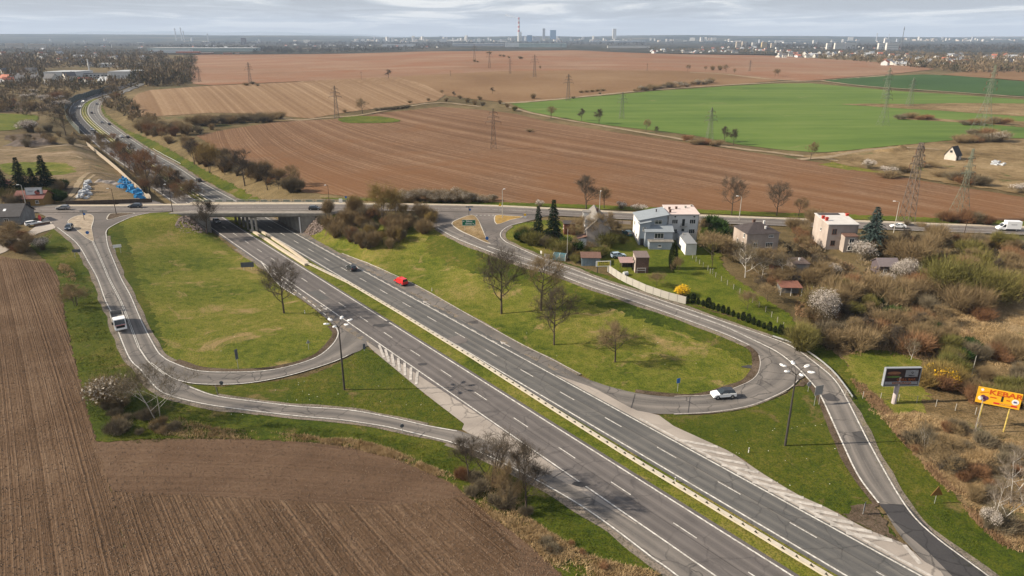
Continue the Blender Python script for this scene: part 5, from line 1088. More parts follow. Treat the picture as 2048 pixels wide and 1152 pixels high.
g = P(632, 418, 7.15); car('hatch', PBK, 'black car crossing the east end of the bridge', (g[0], g[1]-1.2, 7.15), .02)
car('saloon', PW, 'white saloon car on the overpass road beside the blue spruce', on(1795, 458, .2), math.pi-.15)
car('hatch', PT, 'teal car parked in the driveway left of the grey house', on(1254, 471, .05), 1.9)
car('hatch', PLB, 'pale blue car parked behind the pink roofed shed', on(1236, 516, .05), .2)
car('hatch', PBK, 'dark car with lit headlights in the shadow under the bridge', on(434, 447), HA)
car('hatch', PW, 'white car parked behind the dark roofed house at the left edge', on(46, 424, .05), .1)
def hcar(px, py, kind, col, label, back): 
    p = on(px, py); i = np.argmin(np.hypot(hc3[:, 0]-p.x, hc3[:, 1]-p.y)); a = math.atan2(-htan[i][1], -htan[i][0])
    car(kind, col, label, p, a+(math.pi if back else 0), group='cars on the highway beyond the bridge')
for px, py, k, c, lb, bk in [(398,364,'hatch',PBK,'black car on the far highway nearest to the bridge',True),(243,276,'hatch',PW,'white car of the side by side pair on the far highway',True),(256,277,'hatch',PBK,'black car of the side by side pair on the far highway',True),
   (219,251,'hatch',PBK,'black car just ahead of a grey one on the far highway curve',True),(204,247,'saloon',PG,'grey car on the far highway curve left of the black one',True),(184,228,'hatch',PBK,'dark car at the inner bend of the far highway',True),(194,210,'hatch',PG,'grey car at the top of the visible far highway bend',True),
   (166,206,'van',PW,'white van at the top of the left carriageway bend',False),(160,216,'hatch',PW,'white car behind the van on the left carriageway bend',False),(151,219,'hatch',PDB,'dark car beside the white one on the left carriageway bend',False),(184,262,'hatch',PG,'grey car low on the shaded left carriageway',False),(200,276,'hatch',PW,'pale car partly behind the roadside trees on the left carriageway',False)]:
    hcar(px, py, k, c, lb, bk)
# tipper truck
g = on(239, 652); _q = G(243, 690)-G(226, 640); t = thing('tipper_truck', 'white tipper truck with a grey open bed going down the left ramp', 'truck', g, math.atan2(_q[1], _q[0])); t.rotation_euler = (0, .03, t.rotation_euler[2])
cab = MB(); prof = [(2.0, .55), (4.0, .55), (4.05, 1.5), (3.75, 2.75), (3.55, 2.85), (2.0, 2.85)]
for y in (-1.18, 1.18): cab.v += [(x, y, z) for x, z in prof]
n = 6
for i in range(n): j = (i+1) % n; cab.f.append((i, j, n+j, n+i)); cab.m.append(0)
cab.f += [tuple(range(n))[::-1], tuple(range(n, 2*n))]; cab.m += [0, 0]
c_ = cab.build('cab', PW, t)
m = MB(); m.quad((4.075, -1.05, 1.62), (4.075, 1.05, 1.62), (3.80, 1.0, 2.66), (3.80, -1.0, 2.66)); m.build('windscreen', GLASS, c_)
for y in (-1.195, 1.195): m = MB(); m.quad((3.0, y, 1.6), (3.85, y, 1.6), (3.65, y, 2.5), (3.0, y, 2.5)); m.build('side_window', GLASS, c_)
m = MB(); m.box((4.07, 0, 1.1), (.08, 1.7, .55)); m.build('grille', BLACK, c_); m = MB(); m.box((4.1, 0, 1.5), (.06, 2.1, .09)); m.build('red_stripe', RED, c_)
m = MB(); m.box((4.12, 0, .62), (.22, 2.4, .42)); m.build('bumper', PW, t)
for s in (-1, 1): m = MB(); m.box((4.2, s*.95, .72), (.08, .35, .2)); m.build('headlight', HL, t); m = MB(); m.box((3.9, s*1.42, 2.1), (.15, .3, .55)); m.build('mirror', BLACK, t)
m = MB(); m.box((-.4, 0, .75), (8.0, .9, .3)); m.build('chassis', DARKM, t)
bed = MB(); GB = simple('grey_truck_bed', (.22,.215,.21), .7, .2, 1.5, dirt=.5)
bed.box((-1.2, 0, 1.1), (5.6, 2.4, .12)); bed.box((-1.2, -1.2, 1.6), (5.6, .08, 1.0)); bed.box((-1.2, 1.2, 1.6), (5.6, .08, 1.0)); bed.box((-4.0, 0, 1.6), (.08, 2.4, 1.0)); bed.box((1.6, 0, 1.8), (.1, 2.4, 1.4)); bed.build('bed', GB, t)
for x in (2.95, -2.0, -3.2):
    for s in (-1, 1): w_ = MB(); w_.cyl((0, -.14, 0), (0, .14, 0), .48, k=18); o = w_.build('wheel', RUBBER, t); o.location = (x, s*1.02, .48); r_ = MB(); r_.cyl((0, -.15, 0), (0, .15, 0), .26, k=12); r_.build('rim', GALV, o)
for y in (-1.28, 1.28): m = MB(); m.box((-1.2, y*.96, 1.15), (5.5, .06, .2)); m.build('side_rail', PW, t)
# white box van
g = on(2013, 463, .15); t = thing('box_van', 'white box van driving left on the overpass road at the right edge', 'van', g, math.pi-.14)
m = MB(); m.box((-1.3, 0, 1.9), (4.3, 2.15, 2.4)); m.build('cargo_box', PW, t)
cab = MB(); prof = [(.85, .45), (3.05, .45), (3.05, 1.0), (2.2, 1.3), (1.5, 2.2), (.85, 2.3)]; n = 6
for y in (-.98, .98): cab.v += [(x, y, z) for x, z in prof]
for i in range(n): j = (i+1) % n; cab.f.append((i, j, n+j, n+i)); cab.m.append(0)
cab.f += [tuple(range(n))[::-1], tuple(range(n, 2*n))]; cab.m += [0, 0]; c_ = cab.build('cab', PW, t)
m = MB(); m.quad((2.17, -.88, 1.36), (2.17, .88, 1.36), (1.56, .82, 2.16), (1.56, -.82, 2.16)); m.build('windscreen', GLASS, c_)
for y in (-.995, .995): m = MB(); m.poly([(1.0, y, 1.25), (2.0, y, 1.25), (1.45, y, 2.05), (1.0, y, 2.05)]); m.build('side_window', GLASS, c_)
m = MB(); m.box((-.3, 0, .5), (6.4, 1.8, .25)); m.build('chassis', DARKM, t)
for x in (2.1, -2.2):
    for s in (-1, 1): o = link('wheel', WH[0], t, loc=(x, s*.9, .35)); link('rim', WH[1], o)
for s in (-1, 1): m = MB(); m.box((3.03, s*.75, .85), (.1, .3, .2)); m.build('headlight', HL, t)
lettering('TRANSPORT', .3, SGREY, t, (-1.2, 1.09, 2.1), rz=math.pi)

# ------------------------------------------------------------------ houses
WIN_F = simple('window_frame_white', (.72,.71,.68), .5); ROOFD = simple('dark_bitumen_roof', (.055,.045,.045), .8, .3, 1.2); ROOFG = simple('grey_metal_roof', (.25,.28,.31), .5, .08, .6); ROOFP = simple('pale_pink_roof', (.60,.50,.47), .7, .08, .6); ROOFR = simple('dull_red_roof', (.17,.06,.05), .7, .2, .8); ROOFW = simple('pale_grey_flat_roof', (.55,.53,.51), .8, .1, .5)
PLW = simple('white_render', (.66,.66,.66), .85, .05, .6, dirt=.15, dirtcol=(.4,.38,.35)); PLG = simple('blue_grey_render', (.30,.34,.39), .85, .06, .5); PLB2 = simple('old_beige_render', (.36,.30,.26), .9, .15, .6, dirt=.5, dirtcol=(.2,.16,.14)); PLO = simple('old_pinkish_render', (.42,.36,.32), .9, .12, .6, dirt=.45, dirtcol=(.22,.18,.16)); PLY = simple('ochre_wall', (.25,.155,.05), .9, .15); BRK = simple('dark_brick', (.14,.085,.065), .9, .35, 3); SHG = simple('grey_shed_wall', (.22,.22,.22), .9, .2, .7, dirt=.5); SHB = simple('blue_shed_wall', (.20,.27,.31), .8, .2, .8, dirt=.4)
REDC = simple('red_chimney', (.5,.05,.03), .7); REDW = simple('red_wall', (.19,.065,.045), .8, .2)
def win(par, x, y, z, w_, h, face='S', frame=True, mat=None, mull=1, label=None):
    """window part with frame and mullions; (x, y, z) = centre on the wall"""
    o = link('window', None, par) if False else None
    f = MB(); g_ = MB(); rz = {'S': 0, 'W': -RZ90, 'E': RZ90, 'N': math.pi}[face]
    f.box((0, -.03, h/2), (w_+.16, .08, .08)); f.box((0, -.03, -h/2), (w_+.24, .14, .08)); 
    for s in (-1, 1): f.box((s*w_/2, -.03, 0), (.08, .08, h))
    for k in range(1, mull+1): f.box((-w_/2+w_*k/(mull+1), -.03, 0), (.07, .07, h))
    g_.box((0, -.005, 0), (w_, .05, h)); f.box((0, -.09, -h/2-.05), (w_+.3, .2, .05))
    o = f.build('window', WIN_F if mat is None else mat, par); o.location = (x, y, z); o.rotation_euler = (0, 0, rz)
    g_.build('pane', GLASS, o); return o
def blk(par, name, x0, x1, y0, y1, z0, z1, mat, roofz=None):
    """walls; roofz = (z at SW, SE, NE, NW) for a sloping top"""
    m = MB(); t = roofz or (z1,)*4
    b = [(x0, y0), (x1, y0), (x1, y1), (x0, y1)]
    m.v += [(*p, z0) for p in b]+[(b[i][0], b[i][1], t[i]) for i in range(4)]
    for i in range(4): j = (i+1) % 4; m.f.append((i, j, 4+j, 4+i)); m.m.append(0)
    m.f.append((4, 5, 6, 7)); m.m.append(0); return m.build(name, mat, par)
def slab(par, x0, x1, y0, y1, zs, mat, over=.35, th=.14, name='roof'):
    """roof slab over four corner heights with overhang"""
    m = MB(); cx_, cy_ = (x0+x1)/2, (y0+y1)/2; sx = (x1-x0+2*over)/(x1-x0); sy = (y1-y0+2*over)/(y1-y0)
    zc = sum(zs)/4; b = [(x0, y0), (x1, y0), (x1, y1), (x0, y1)]
    up = []; 
    gx = ((zs[1]+zs[2])-(zs[0]+zs[3]))/2/(x1-x0); gy = ((zs[2]+zs[3])-(zs[0]+zs[1]))/2/(y1-y0)
    for p in b: X = cx_+(p[0]-cx_)*sx; Y = cy_+(p[1]-cy_)*sy; up.append((X, Y, zc+gx*(X-cx_)+gy*(Y-cy_)))
    n = 4; m.v += [(x, y, z+.02) for x, y, z in up]+[(x, y, z+.02+th) for x, y, z in up]
    for i in range(4): j = (i+1) % 4; m.f.append((i, j, 4+j, 4+i)); m.m.append(0)
    m.f += [(3, 2, 1, 0), (4, 5, 6, 7)]; m.m += [0, 0]; o = m.build(name, mat, par)
    if name == 'roof' and x1-x0 > 4 and y1-y0 > 4: g_ = MB(); g_.box(((x0+x1)/2, up[0][1]-.06, up[0][2]-.02), (x1-x0+.6, .14, .12)); g_.cyl((x1-.1, y0-.1, up[1][2]), (x1-.1, y0-.1, -.5), .06, k=6); g_.build('gutter', SGREY, par)
    return o
def gable(par, x0, x1, y0, y1, ze, zr, wallm, roofm, axis_='y', over=.35, th=.12):
    """gable walls + two roof leaves, ridge along axis_"""
    m = MB()
    if axis_ == 'y':
        c = (x0+x1)/2
        for y, o_ in ((y0, 1), (y1, -1)): m = MB(); m.poly([(x0, y, ze), (x1, y, ze), (c, y, zr)][::o_]); m.build('gable', wallm, par)
        m = MB(); k = (zr-ze)/(c-x0)
        for s, e in ((-1, x0-over), (1, x1+over)):
            r = MB(); ze2 = ze-k*over; ys_, yn_ = y0-over, y1+over
            a = [(e, ys_, ze2), (c, ys_, zr), (c, yn_, zr), (e, yn_, ze2)]; r.v += [(p[0], p[1], p[2]+.03) for p in a]+[(p[0], p[1], p[2]+.03+th) for p in a]
            for i in range(4): j = (i+1) % 4; r.f.append((i, j, 4+j, 4+i)); r.m.append(0)
            r.f += [(3, 2, 1, 0), (4, 5, 6, 7)]; r.m += [0, 0]; r.build('roof', roofm, par)
    else:
        c = (y0+y1)/2
        for x in (x0, x1): m = MB(); m.poly([(x, y0, ze), (x, y1, ze), (x, c, zr)]); m.build('gable', wallm, par)
        m = MB(); k = (zr-ze)/(c-y0)
        for s, e in ((-1, y0-over), (1, y1+over)):
            r = MB(); ze2 = ze-k*over; a = [(x0-over, e, ze2), (x1+over, e, ze2), (x1+over, c, zr), (x0-over, c, zr)]; r.v += [(p[0], p[1], p[2]+.03) for p in a]+[(p[0], p[1], p[2]+.03+th) for p in a]
            for i in range(4): j = (i+1) % 4; r.f.append((i, j, 4+j, 4+i)); r.m.append(0)
            r.f += [(3, 2, 1, 0), (4, 5, 6, 7)]; r.m += [0, 0]; r.build('roof', roofm, par)
def chim(par, x, y, z, h=1.1, mat=None, w_=.6): m = MB(); m.box((x, y, z+h/2), (w_, w_*.8, h)); m.box((x, y, z+h+.04), (w_+.14, w_*.8+.14, .1)); m.build('chimney', mat or BRK, par)
def at(px, py): v = G3(px, py); return v
# grey modern house
t = thing('house', 'modern blue grey house with stepped grey roofs attached to the white block', 'house', at(1277, 491), 0.0)
blk(t, 'wall', 0, 8.4, 1.5, 11, -1, 7.4, PLG, (7.2, 8.8, 8.8, 7.2)); slab(t, 0, 8.4, 1.5, 11, (7.2, 8.8, 8.8, 7.2), ROOFG)
blk(t, 'wall', 0.0, 3.1, 0, 1.5, -1, 6.6, PLG, (6.4, 7.0, 7.3, 6.8)); slab(t, 0, 3.1, 0, 1.6, (6.5, 7.1, 7.1, 6.5), ROOFG, .3)
lw = MB(); lw.quad((-.01, 11, -1), (-.01, 1.5, -1), (-.01, 1.5, 7.15), (-.01, 11, 7.15)); lw.quad((-.01, 1.5, -1), (-.01, 0, -1), (-.01, 0, 6.45), (-.01, 1.5, 6.45)); lw.build('sunlit_white_side', PLW, t)  # sunlight on the grey west side painted in as white
blk(t, 'wall', 1.6, 9.6, -1.2, 1.5, -1, 4.6, PLG, (4.5, 4.5, 5.7, 5.7)); slab(t, 1.6, 9.6, -1.2, 1.5, (4.5, 4.5, 5.7, 5.7), ROOFG, .3)
blk(t, 'terrace', 2.4, 9.4, -3.8, -1.2, -1, 2.1, PLG); slab(t, 2.4, 9.4, -3.8, -1.2, (2.1,)*4, CONC_D, .15)
m = MB()
for k in range(9): m.box((2.5+k*.86, -3.8, 2.6), (.05, .05, .8))
m.box((5.95, -3.8, 3.0), (7, .06, .06)); m.build('terrace_railing', SGREY, t)
win(t, 5.7, 1.48, 6.75, 2.0, 1.2, mull=1); win(t, 5.6, -1.22, 3.3, 2.6, 1.5, mull=2); win(t, 5.4, -3.82, 1.0, .9, .6, mull=0); win(t, 1.5, -.02, 5.0, .9, 1.0, mull=0) ; win(t, -.03, 4, 2.0, 1.0, 1.2, 'W', mull=0); win(t, -.03, 8, 4.8, 1.0, 1.2, 'W', mull=0)
m = MB(); m.box((.9, -.05, 1.1), (1.0, .08, 2.1)); m.build('door', DARKM, t); chim(t, 6.0, 7, 8.4, .8, DARKM, .3)
# white block
t = thing('house', 'white three storey house with pale pink roof and two small balconies', 'house', at(1334, 481), 0.0)
blk(t, 'wall', 0, 9.0, 0, 9, -1.5, 8.2, PLW, (8.0, 8.0, 8.6, 8.6)); slab(t, 0, 9.0, 0, 9, (8.05, 8.05, 8.7, 8.7), ROOFP, .25)
for z in (5.9, 2.9):
    win(t, 1.9, -.02, z, 1.7, 1.3, mull=2); win(t, 7.2, -.02, z, 1.7, 1.3, mull=2)
    m = MB(); m.box((4.5, -.03, z-.3), (.8, .06, 2.1)); m.build('balcony_door', GLASS, t)
    m = MB(); m.box((4.5, -.45, z-1.4), (2.0, .9, .14)); o = m.build('balcony', CONC, t); m = MB()
    for x in np.linspace(3.55, 5.45, 8): m.box((x, -.87, z-.9), (.04, .04, .9))
    m.box((4.5, -.87, z-.45), (2.0, .05, .05)); m.build('railing', DARKM, o)
for x in (1.9, 7.6): win(t, x, -.02, 7.4, .6, .5, mull=0)
m = MB(); m.box((4.5, -.03, .2), (1.0, .06, 1.9)); m.build('door', DARKM, t)
win(t, -.03, 5, 4.5, .9, 1.2, 'W', mull=0)
for x, y in ((.6, 1.5), (1.0, 4.5), (3.2, 5), (6.2, 6), (8.4, 7.5)): chim(t, x, y, 8.2, 1.0, BRK if x < 4 else CONC, .6)
# garage
t = thing('garage', 'long plain white garage with grey roof beside the white house', 'garage', at(1370, 511), 0.02)
blk(t, 'wall', 0, 3.1, 0, 11, -1, 3.6, PLW, (3.3, 3.3, 3.9, 3.9)); slab(t, 0, 3.1, 0, 11, (3.35, 3.35, 3.95, 3.95), SGREY, .08)
m = MB(); m.box((-.02, 9.6, 1.2), (.05, .9, 2.2)); m.build('door', SHG, t); chim(t, 1.2, 8, 3.8, .5, CONC, .3)
# hip roofed old house
t = thing('house', 'tall old beige house with dark brown hip roof behind bare orchard trees', 'house', at(1488, 526), 0.12)
blk(t, 'wall', 0, 9.2, 0, 8.6, -1.5, 8.4, PLB2)
m = MB(); e = .4; z0, z1 = 8.3, 10.4; A_ = [(-e, -e, z0), (9.2+e, -e, z0), (9.2+e, 8.6+e, z0), (-e, 8.6+e, z0)]; R_ = [(3.6, 4.3, z1), (5.6, 4.3, z1)]
m.poly([A_[0], A_[1], R_[1], R_[0]]); m.poly([A_[1], A_[2], R_[1]]); m.poly([A_[2], A_[3], R_[0], R_[1]]); m.poly([A_[3], A_[0], R_[0]]); m.poly(A_[::-1]); m.build('roof', ROOFD, t)
win(t, 6.6, -.03, 5.0, 2.0, 1.3, mull=3); win(t, 6.9, -.03, 7.5, 1.3, .6, mull=2); win(t, 2.6, -.03, 5.0, 1.2, 1.3); win(t, 6.6, -.03, 1.8, 1.6, 1.3, mull=1); win(t, 2.6, -.03, 1.8, 1.2, 1.3)
for y, z in ((2, 5.0), (5.5, 5.0), (1.6, 7.4), (2, 1.8)): win(t, -.03, y, z, .7, 1.1, 'W', mull=0)
chim(t, 4.0, 5.2, 10.0, .9, BRK, .7); chim(t, 6.2, 3.6, 9.5, 1.3, WHITE, .4); chim(t, 5.8, 1.6, 8.9, .9, WHITE, .4)
# flat roofed house
t = thing('house', 'old pinkish house with pale flat roof and three red chimneys left of the blue spruce', 'house', at(1650, 499), 0.0)
blk(t, 'wall', 0, 8.6, 0, 10, -1.5, 8.0, PLO, (7.4, 7.4, 8.2, 8.2)); slab(t, 0, 8.6, 0, 10, (7.45, 7.45, 8.25, 8.25), ROOFW, .22)
m = MB(); m.box((3.6, 9.0, 8.4), (6.4, 1.6, .06), M=Matrix.Rotation(.08, 4, 'X')); m.build('dark_roof_strip', ROOFD, t)
for x, y in ((-.0, 5.0), (.3, 3.2), (8.2, 7.6)): chim(t, x+.3, y, 7.8, 1.0, REDC, .75)
win(t, 1.9, -.03, 5.4, 1.2, 1.5, mull=1, mat=simple('brown_frame', (.12,.05,.03), .7)); win(t, 1.9, -.03, 2.0, 1.2, 1.4, mull=1, mat=MATS.get('brown_frame')); win(t, -.03, 4.5, 5, .6, .9, 'W', mull=0)
blk(t, 'porch', 4.0, 7.6, -2.6, 0, -1.5, 4.6, PLO); slab(t, 4.0, 7.6, -2.6, 0, (4.6, 4.6, 4.9, 4.9), RUST, .2); win(t, 6.0, -2.63, 3.4, 1.3, 1.3, mull=1); win(t, 6.0, -2.63, 1.2, 1.6, 1.3, mull=1)
# ragged white house
t = thing('house', 'shabby white house with gabled grey roof and dormers half hidden by a bare tree', 'house', at(1172, 494), -0.03); t.scale = (1.12, 1.12, 1.12)
blk(t, 'wall', 0, 6.0, 0, 15, -1, 4.8, PLO); gable(t, 0, 6.0, 0, 15, 4.8, 7.6, PLO, simple('old_grey_tiles', (.20,.185,.17), .85, .25, 1.0))
for y in (2.5, 11.5):
    blk(t, 'dormer', -.2, 1.8, y-1.1, y+1.1, 4.6, 6.6, PLW); slab(t, -.2, 2.4, y-1.1, y+1.1, (6.6,)*4, MATS['old_grey_tiles'], .15); win(t, -.23, y, 5.7, .9, 1.2, 'W', mull=0)
for y, z in ((3, 3.2), (7, 3.2), (3, 1.0), (11, 3.2)): win(t, -.03, y, z, .9, 1.3, 'W', mull=0)
win(t, 3.8, -.03, 2.8, 1.0, 1.2); blk(t, 'porch', -2.2, 0, -.5, 2.2, -1, 2.4, PLW); slab(t, -2.2, 0, -.5, 2.2, (2.3, 2.9, 2.9, 2.3), RUST, .2); chim(t, 3.4, 9, 7.2, 1.0, BRK)
t = thing('shed', 'small red brick annex behind the shabby white house', 'shed', at(1128, 470), 0.0); blk(t, 'wall', 0, 3.4, 0, 4, -1, 3.4, REDW); slab(t, 0, 3.4, 0, 4, (3.4,)*4, ROOFD, .2); win(t, -.03, 2, 2, .8, 1.0, 'W', mull=0)
t = thing('shed', 'low blue grey shed with a rusty roof at the roadside by the DRZWI board', 'shed', at(1163, 532), -0.05)
blk(t, 'wall', 0, 5.0, 0, 3.4, -1, 2.4, SHB); slab(t, 0, 5.0, 0, 3.4, (2.35, 2.35, 2.8, 2.8), RUST, .3)
for k in range(7): m = MB(); m.box((.4+k*.7, -.03, 1.1), (.05, .05, 2.4)); m.build('batten', SGREY, t)
t = thing('shed', 'small curved blue greenhouse frame beside the right ramp', 'greenhouse', at(1108, 517), -0.35)
m = MB()
for k in range(9): 
    a0, a1 = math.pi*k/9, math.pi*(k+1)/9; m.quad((0, -1.3*math.cos(a0), 1.9*math.sin(a0)), (3.6, -1.3*math.cos(a0), 1.9*math.sin(a0)), (3.6, -1.3*math.cos(a1), 1.9*math.sin(a1)), (0, -1.3*math.cos(a1), 1.9*math.sin(a1)))
m.build('cover', simple('blue_green_foil', (.05,.13,.16), .4, .2), t)
m = MB(); 
for x in (0, 1.8, 3.6): m.tube([(x, -1.33*math.cos(math.pi*k/8), 1.93*math.sin(math.pi*k/8)) for k in range(9)], .05, 4)
m.build('hoops', WHITE, t)
# brown shed with lean-to
t = thing('shed', 'tall brown brick shed standing on the lawn in front of the grey house', 'shed', at(1270, 547), 0.0)
blk(t, 'wall', 0, 3.5, 0, 4.4, -1, 4.6, BRK, (4.3, 4.3, 4.7, 4.7)); slab(t, 0, 3.5, 0, 4.4, (4.35, 4.35, 4.75, 4.75), simple('brown_roofing', (.17,.13,.12), .85, .15), .15)
lw = MB(); lw.quad((-.02, 4.4, 0), (-.02, 0, 0), (-.02, 0, 4.3), (-.02, 4.4, 4.6)); lw.build('sunlit_pale_side', PLO, t); win(t, -.05, 1.2, 3.0, .6, .6, 'W', mull=0, mat=DARKM); win(t, -.05, 3.0, 3.2, .6, .6, 'W', mull=0, mat=DARKM)  # sun-facing side of the brown shed painted paler for the light on it
m = MB(); m.box((1.6, -.05, .9), (2.4, .08, .06)); m.box((1.6, -.05, 1.5), (2.4, .08, .06)); m.box((.5, -.05, .75), (.06, .08, 1.5)); m.box((2.7, -.05, .75), (.06, .08, 1.5)); m.build('rack', WHITE, t)
t = thing('shed', 'open lean to with pinkish corrugated roof beside the brown brick shed', 'shed', at(1247, 543), 0.0)
blk(t, 'wall', 0, 2.8, 2.6, 4.4, -1, 2.3, simple('dark_boards', (.05,.04,.035), .9, .3)); CORR = simple('pink_corrugated', (.33,.22,.21), .8, .12, 1.5)
for k in range(10): slab(t, -1.0+k*.4, -.62+k*.4, .2, 4.6, (2.3, 2.32, 2.6, 2.58), CORR, .0, .06, 'roof_sheet')
for x, y in ((-.9, .4), (1, .4), (2.8, .4)): m = MB(); m.box((x, y, .7), (.1, .1, 3.2)); m.build('post', DARKM, t)
t = thing('storage_tank', 'small whitish tank at the corner of the concrete fence', 'tank', at(1247, 552), .4); m = MB(); m.cyl((0, 0, .6), (1.2, 0, .6), .55, k=14); m.build('drum', simple('tank_white', (.5,.52,.52), .6, .1), t); m = MB(); m.box((.2, 0, .1), (.1, .9, .3)); m.box((1.0, 0, .1), (.1, .9, .3)); m.build('cradle', DARKM, t)
t = thing('shed', 'grey rendered shed with flat roof among the bare orchard trees', 'shed', at(1585, 561), 0.05)
blk(t, 'wall', 0, 3.9, 0, 4.6, -1, 4.4, SHG); slab(t, 0, 3.9, 0, 4.6, (4.4, 4.4, 4.6, 4.6), simple('brown_felt', (.11,.08,.07), .9, .2), .25); lw = MB(); lw.quad((-.02, 4.6, 0), (-.02, 0, 0), (-.02, 0, 4.4), (-.02, 4.6, 4.55)); lw.build('sunlit_pale_side', PLO, t); m = MB(); m.box((-.05, 1.5, 1.2), (.06, 1.0, 2.2)); m.build('door', DARKM, t); chim(t, 2.2, 2.5, 4.6, .6, WHITE, .35)  # lit west side of the grey shed put into a paler wall colour
t = thing('shed', 'narrow dull red hut left of the grey rendered shed', 'shed', at(1545, 552), 0.1); blk(t, 'wall', 0, 2.0, 0, 2.4, -1, 2.9, REDW); slab(t, 0, 2.0, 0, 2.4, (2.9, 2.9, 3.1, 3.1), ROOFD, .15); m = MB(); m.box((1.0, -.03, .9), (.9, .05, 1.9)); m.build('door', DARKM, t)
t = thing('shed', 'low open shed with brown red sheet roof below the grey rendered shed', 'shed', at(1560, 592), -0.05)
blk(t, 'wall', .4, 5.0, 1.8, 4.2, -1, 2.0, SHG); 
for k in range(6): slab(t, k*.9, .87+k*.9, 0, 4.4, (2.1, 2.12, 2.5, 2.48), simple('brown_red_sheet', (.20,.085,.06), .75, .2) if k == 0 else MATS['brown_red_sheet'], .0, .07, 'roof_sheet')
for x in (.1, 2.6, 5.2): m = MB(); m.box((x, .2, .6), (.12, .12, 3.0)); m.build('post', WHITE, t)
t = thing('house', 'small hut with a dark grey roof hidden in the thicket between two blossoming trees', 'shed', at(1757, 552), 0.0); blk(t, 'wall', 0, 5, 0, 4.5, -1, 2.8, simple('dark_hut_wall', (.10,.08,.09), .9)); gable(t, 0, 5, 0, 4.5, 2.8, 4.2, MATS['dark_hut_wall'], simple('lilac_grey_roof', (.18,.15,.155), .8, .15), 'x'); win(t, 1.5, -.03, 1.5, .8, .8)
# black roofed unfinished house
t = thing('house', 'small unfinished whitish house with a steep black roof on the far dry land', 'house', at(1898, 321), 0.25); ROOFK = simple('black_roof', (.018,.018,.02), .6, .1)
WB2 = simple('pale_block_wall', (.52,.48,.43), .9, .12, .5)
blk(t, 'wall', -4.6, 0, 0, 6.5, -1, 3.0, WB2) if False else None
blk(t, 'wall', -2.4, 2.8, 0, 5.6, -1, 2.6, WB2); gable(t, -2.4, 2.8, 0, 5.6, 2.6, 6.6, WB2, ROOFK, 'y', .3)
t.rotation_euler = (0, 0, -.95); win(t, .2, -.03, 4.4, 1.0, .9, mull=1, mat=DARKM); m = MB(); m.box((2.82, 2.0, 1.1), (.05, 1.6, 2.2)); m.build('door_opening', BLACK, t)
# left edge houses
t = thing('house', 'low house with a big dark roof and pale wall at the left edge', 'house', at(42, 449), 0.12)
blk(t, 'wall', -13, 0, 0, 9, -1, 2.9, SHG); gable(t, -13, 0, 0, 9, 2.9, 5.8, SHG, simple('dark_slate_roof', (.035,.033,.038), .7, .3, 1.0), 'x', .5)
for x in (-7, -5): m = MB(); m.box((x, 2.1, 4.4), (.8, 1.0, .08), M=Matrix.Rotation(.57, 4, 'X')); m.build('skylight', HL, t)
win(t, -9, -.03, 1.5, 1.2, 1.1); win(t, -4, -.03, 1.5, 1.2, 1.1)
t = thing('house', 'ochre house with dull red tiled roof behind the tilted white billboard', 'house', at(32, 415), 0.1)
blk(t, 'wall', 0, 9.5, 0, 7, -1, 3.2, PLY); gable(t, 0, 9.5, 0, 7, 3.2, 5.2, PLY, ROOFR, 'x', .5); win(t, 2, -.03, 1.8, 1.0, 1.1); win(t, 7.5, -.03, 1.8, 1.0, 1.1); m = MB(); m.box((4.6, -.03, 1.0), (1.0, .05, 2.0)); m.build('door', DARKM, t); chim(t, 6.5, 4, 5.0, .9, BRK)
t = thing('shed', 'small brick red outbuilding right of the ochre house', 'shed', at(72, 411), 0.1); blk(t, 'wall', 0, 3.5, 0, 4, -1, 2.8, REDW); slab(t, 0, 3.5, 0, 4, (2.8, 2.8, 3.2, 3.2), ROOFR, .2)

# ------------------------------------------------------------------ fences, walls
def fence(pts_px, label, seg, builder, name='fence', cat='fence'):
    p = resample(GA(pts_px), seg); z = gz(p[:, 0], p[:, 1]); o = np.array([*p[0], z[0]]); t = thing(name, label, cat, tuple(o)); V3 = np.column_stack([p, z])-o; builder(t, V3); return t
def panels(pan_mat, post_mat, h, planks=4, w_=.06, prob=1.0):
    def f(t, V3):
        ln = np.linalg.norm(V3[1]-V3[0]); pm = MB().box((0, 0, 0), (ln-.14, w_, h/planks-.015)).mesh('panel', [pan_mat]); po = MB().box((0, 0, h/2), (.14, .14, h+.1)).mesh('post', [post_mat])
        for a, b in zip(V3[:-1], V3[1:]):
            c = (a+b)/2; link('post', po, t, loc=tuple(a)); an = math.atan2(b[1]-a[1], b[0]-a[0])
            for k in range(planks):
                if random.random() > prob: continue
                q = link('panel', pm, t, loc=(c[0], c[1], c[2]+h*(k+.5)/planks)); q.rotation_euler = (0, -math.atan2(b[2]-a[2], ln), an)
        link('post', po, t, loc=tuple(V3[-1]))
    return f
fence([(1215,543),(1228,552),(1246,564),(1290,584),(1330,598),(1371,609)], 'pale concrete panel fence between the lawn and the right ramp', 2.1, panels(CONC, CONC, 2.0, 3))
fence([(133,411),(180,410),(230,408.5),(304,406)], 'dark brown plank fence behind the footpath at the west junction', 2.4, panels(simple('dark_planks', (.075,.055,.042), .9, .3), WOODPOLE, 1.7, 3))
fence([(174,291),(185,300),(215,325),(250,356),(280,383),(303,404)], 'long pale concrete wall between the storage yard and the highway trees', 3.0, panels(simple('pale_yard_wall', (.45,.38,.30), .9, .15), CONC, 2.2, 2))
NB = simple('noise_barrier_green', (.055,.07,.062), .7, .2, .5)
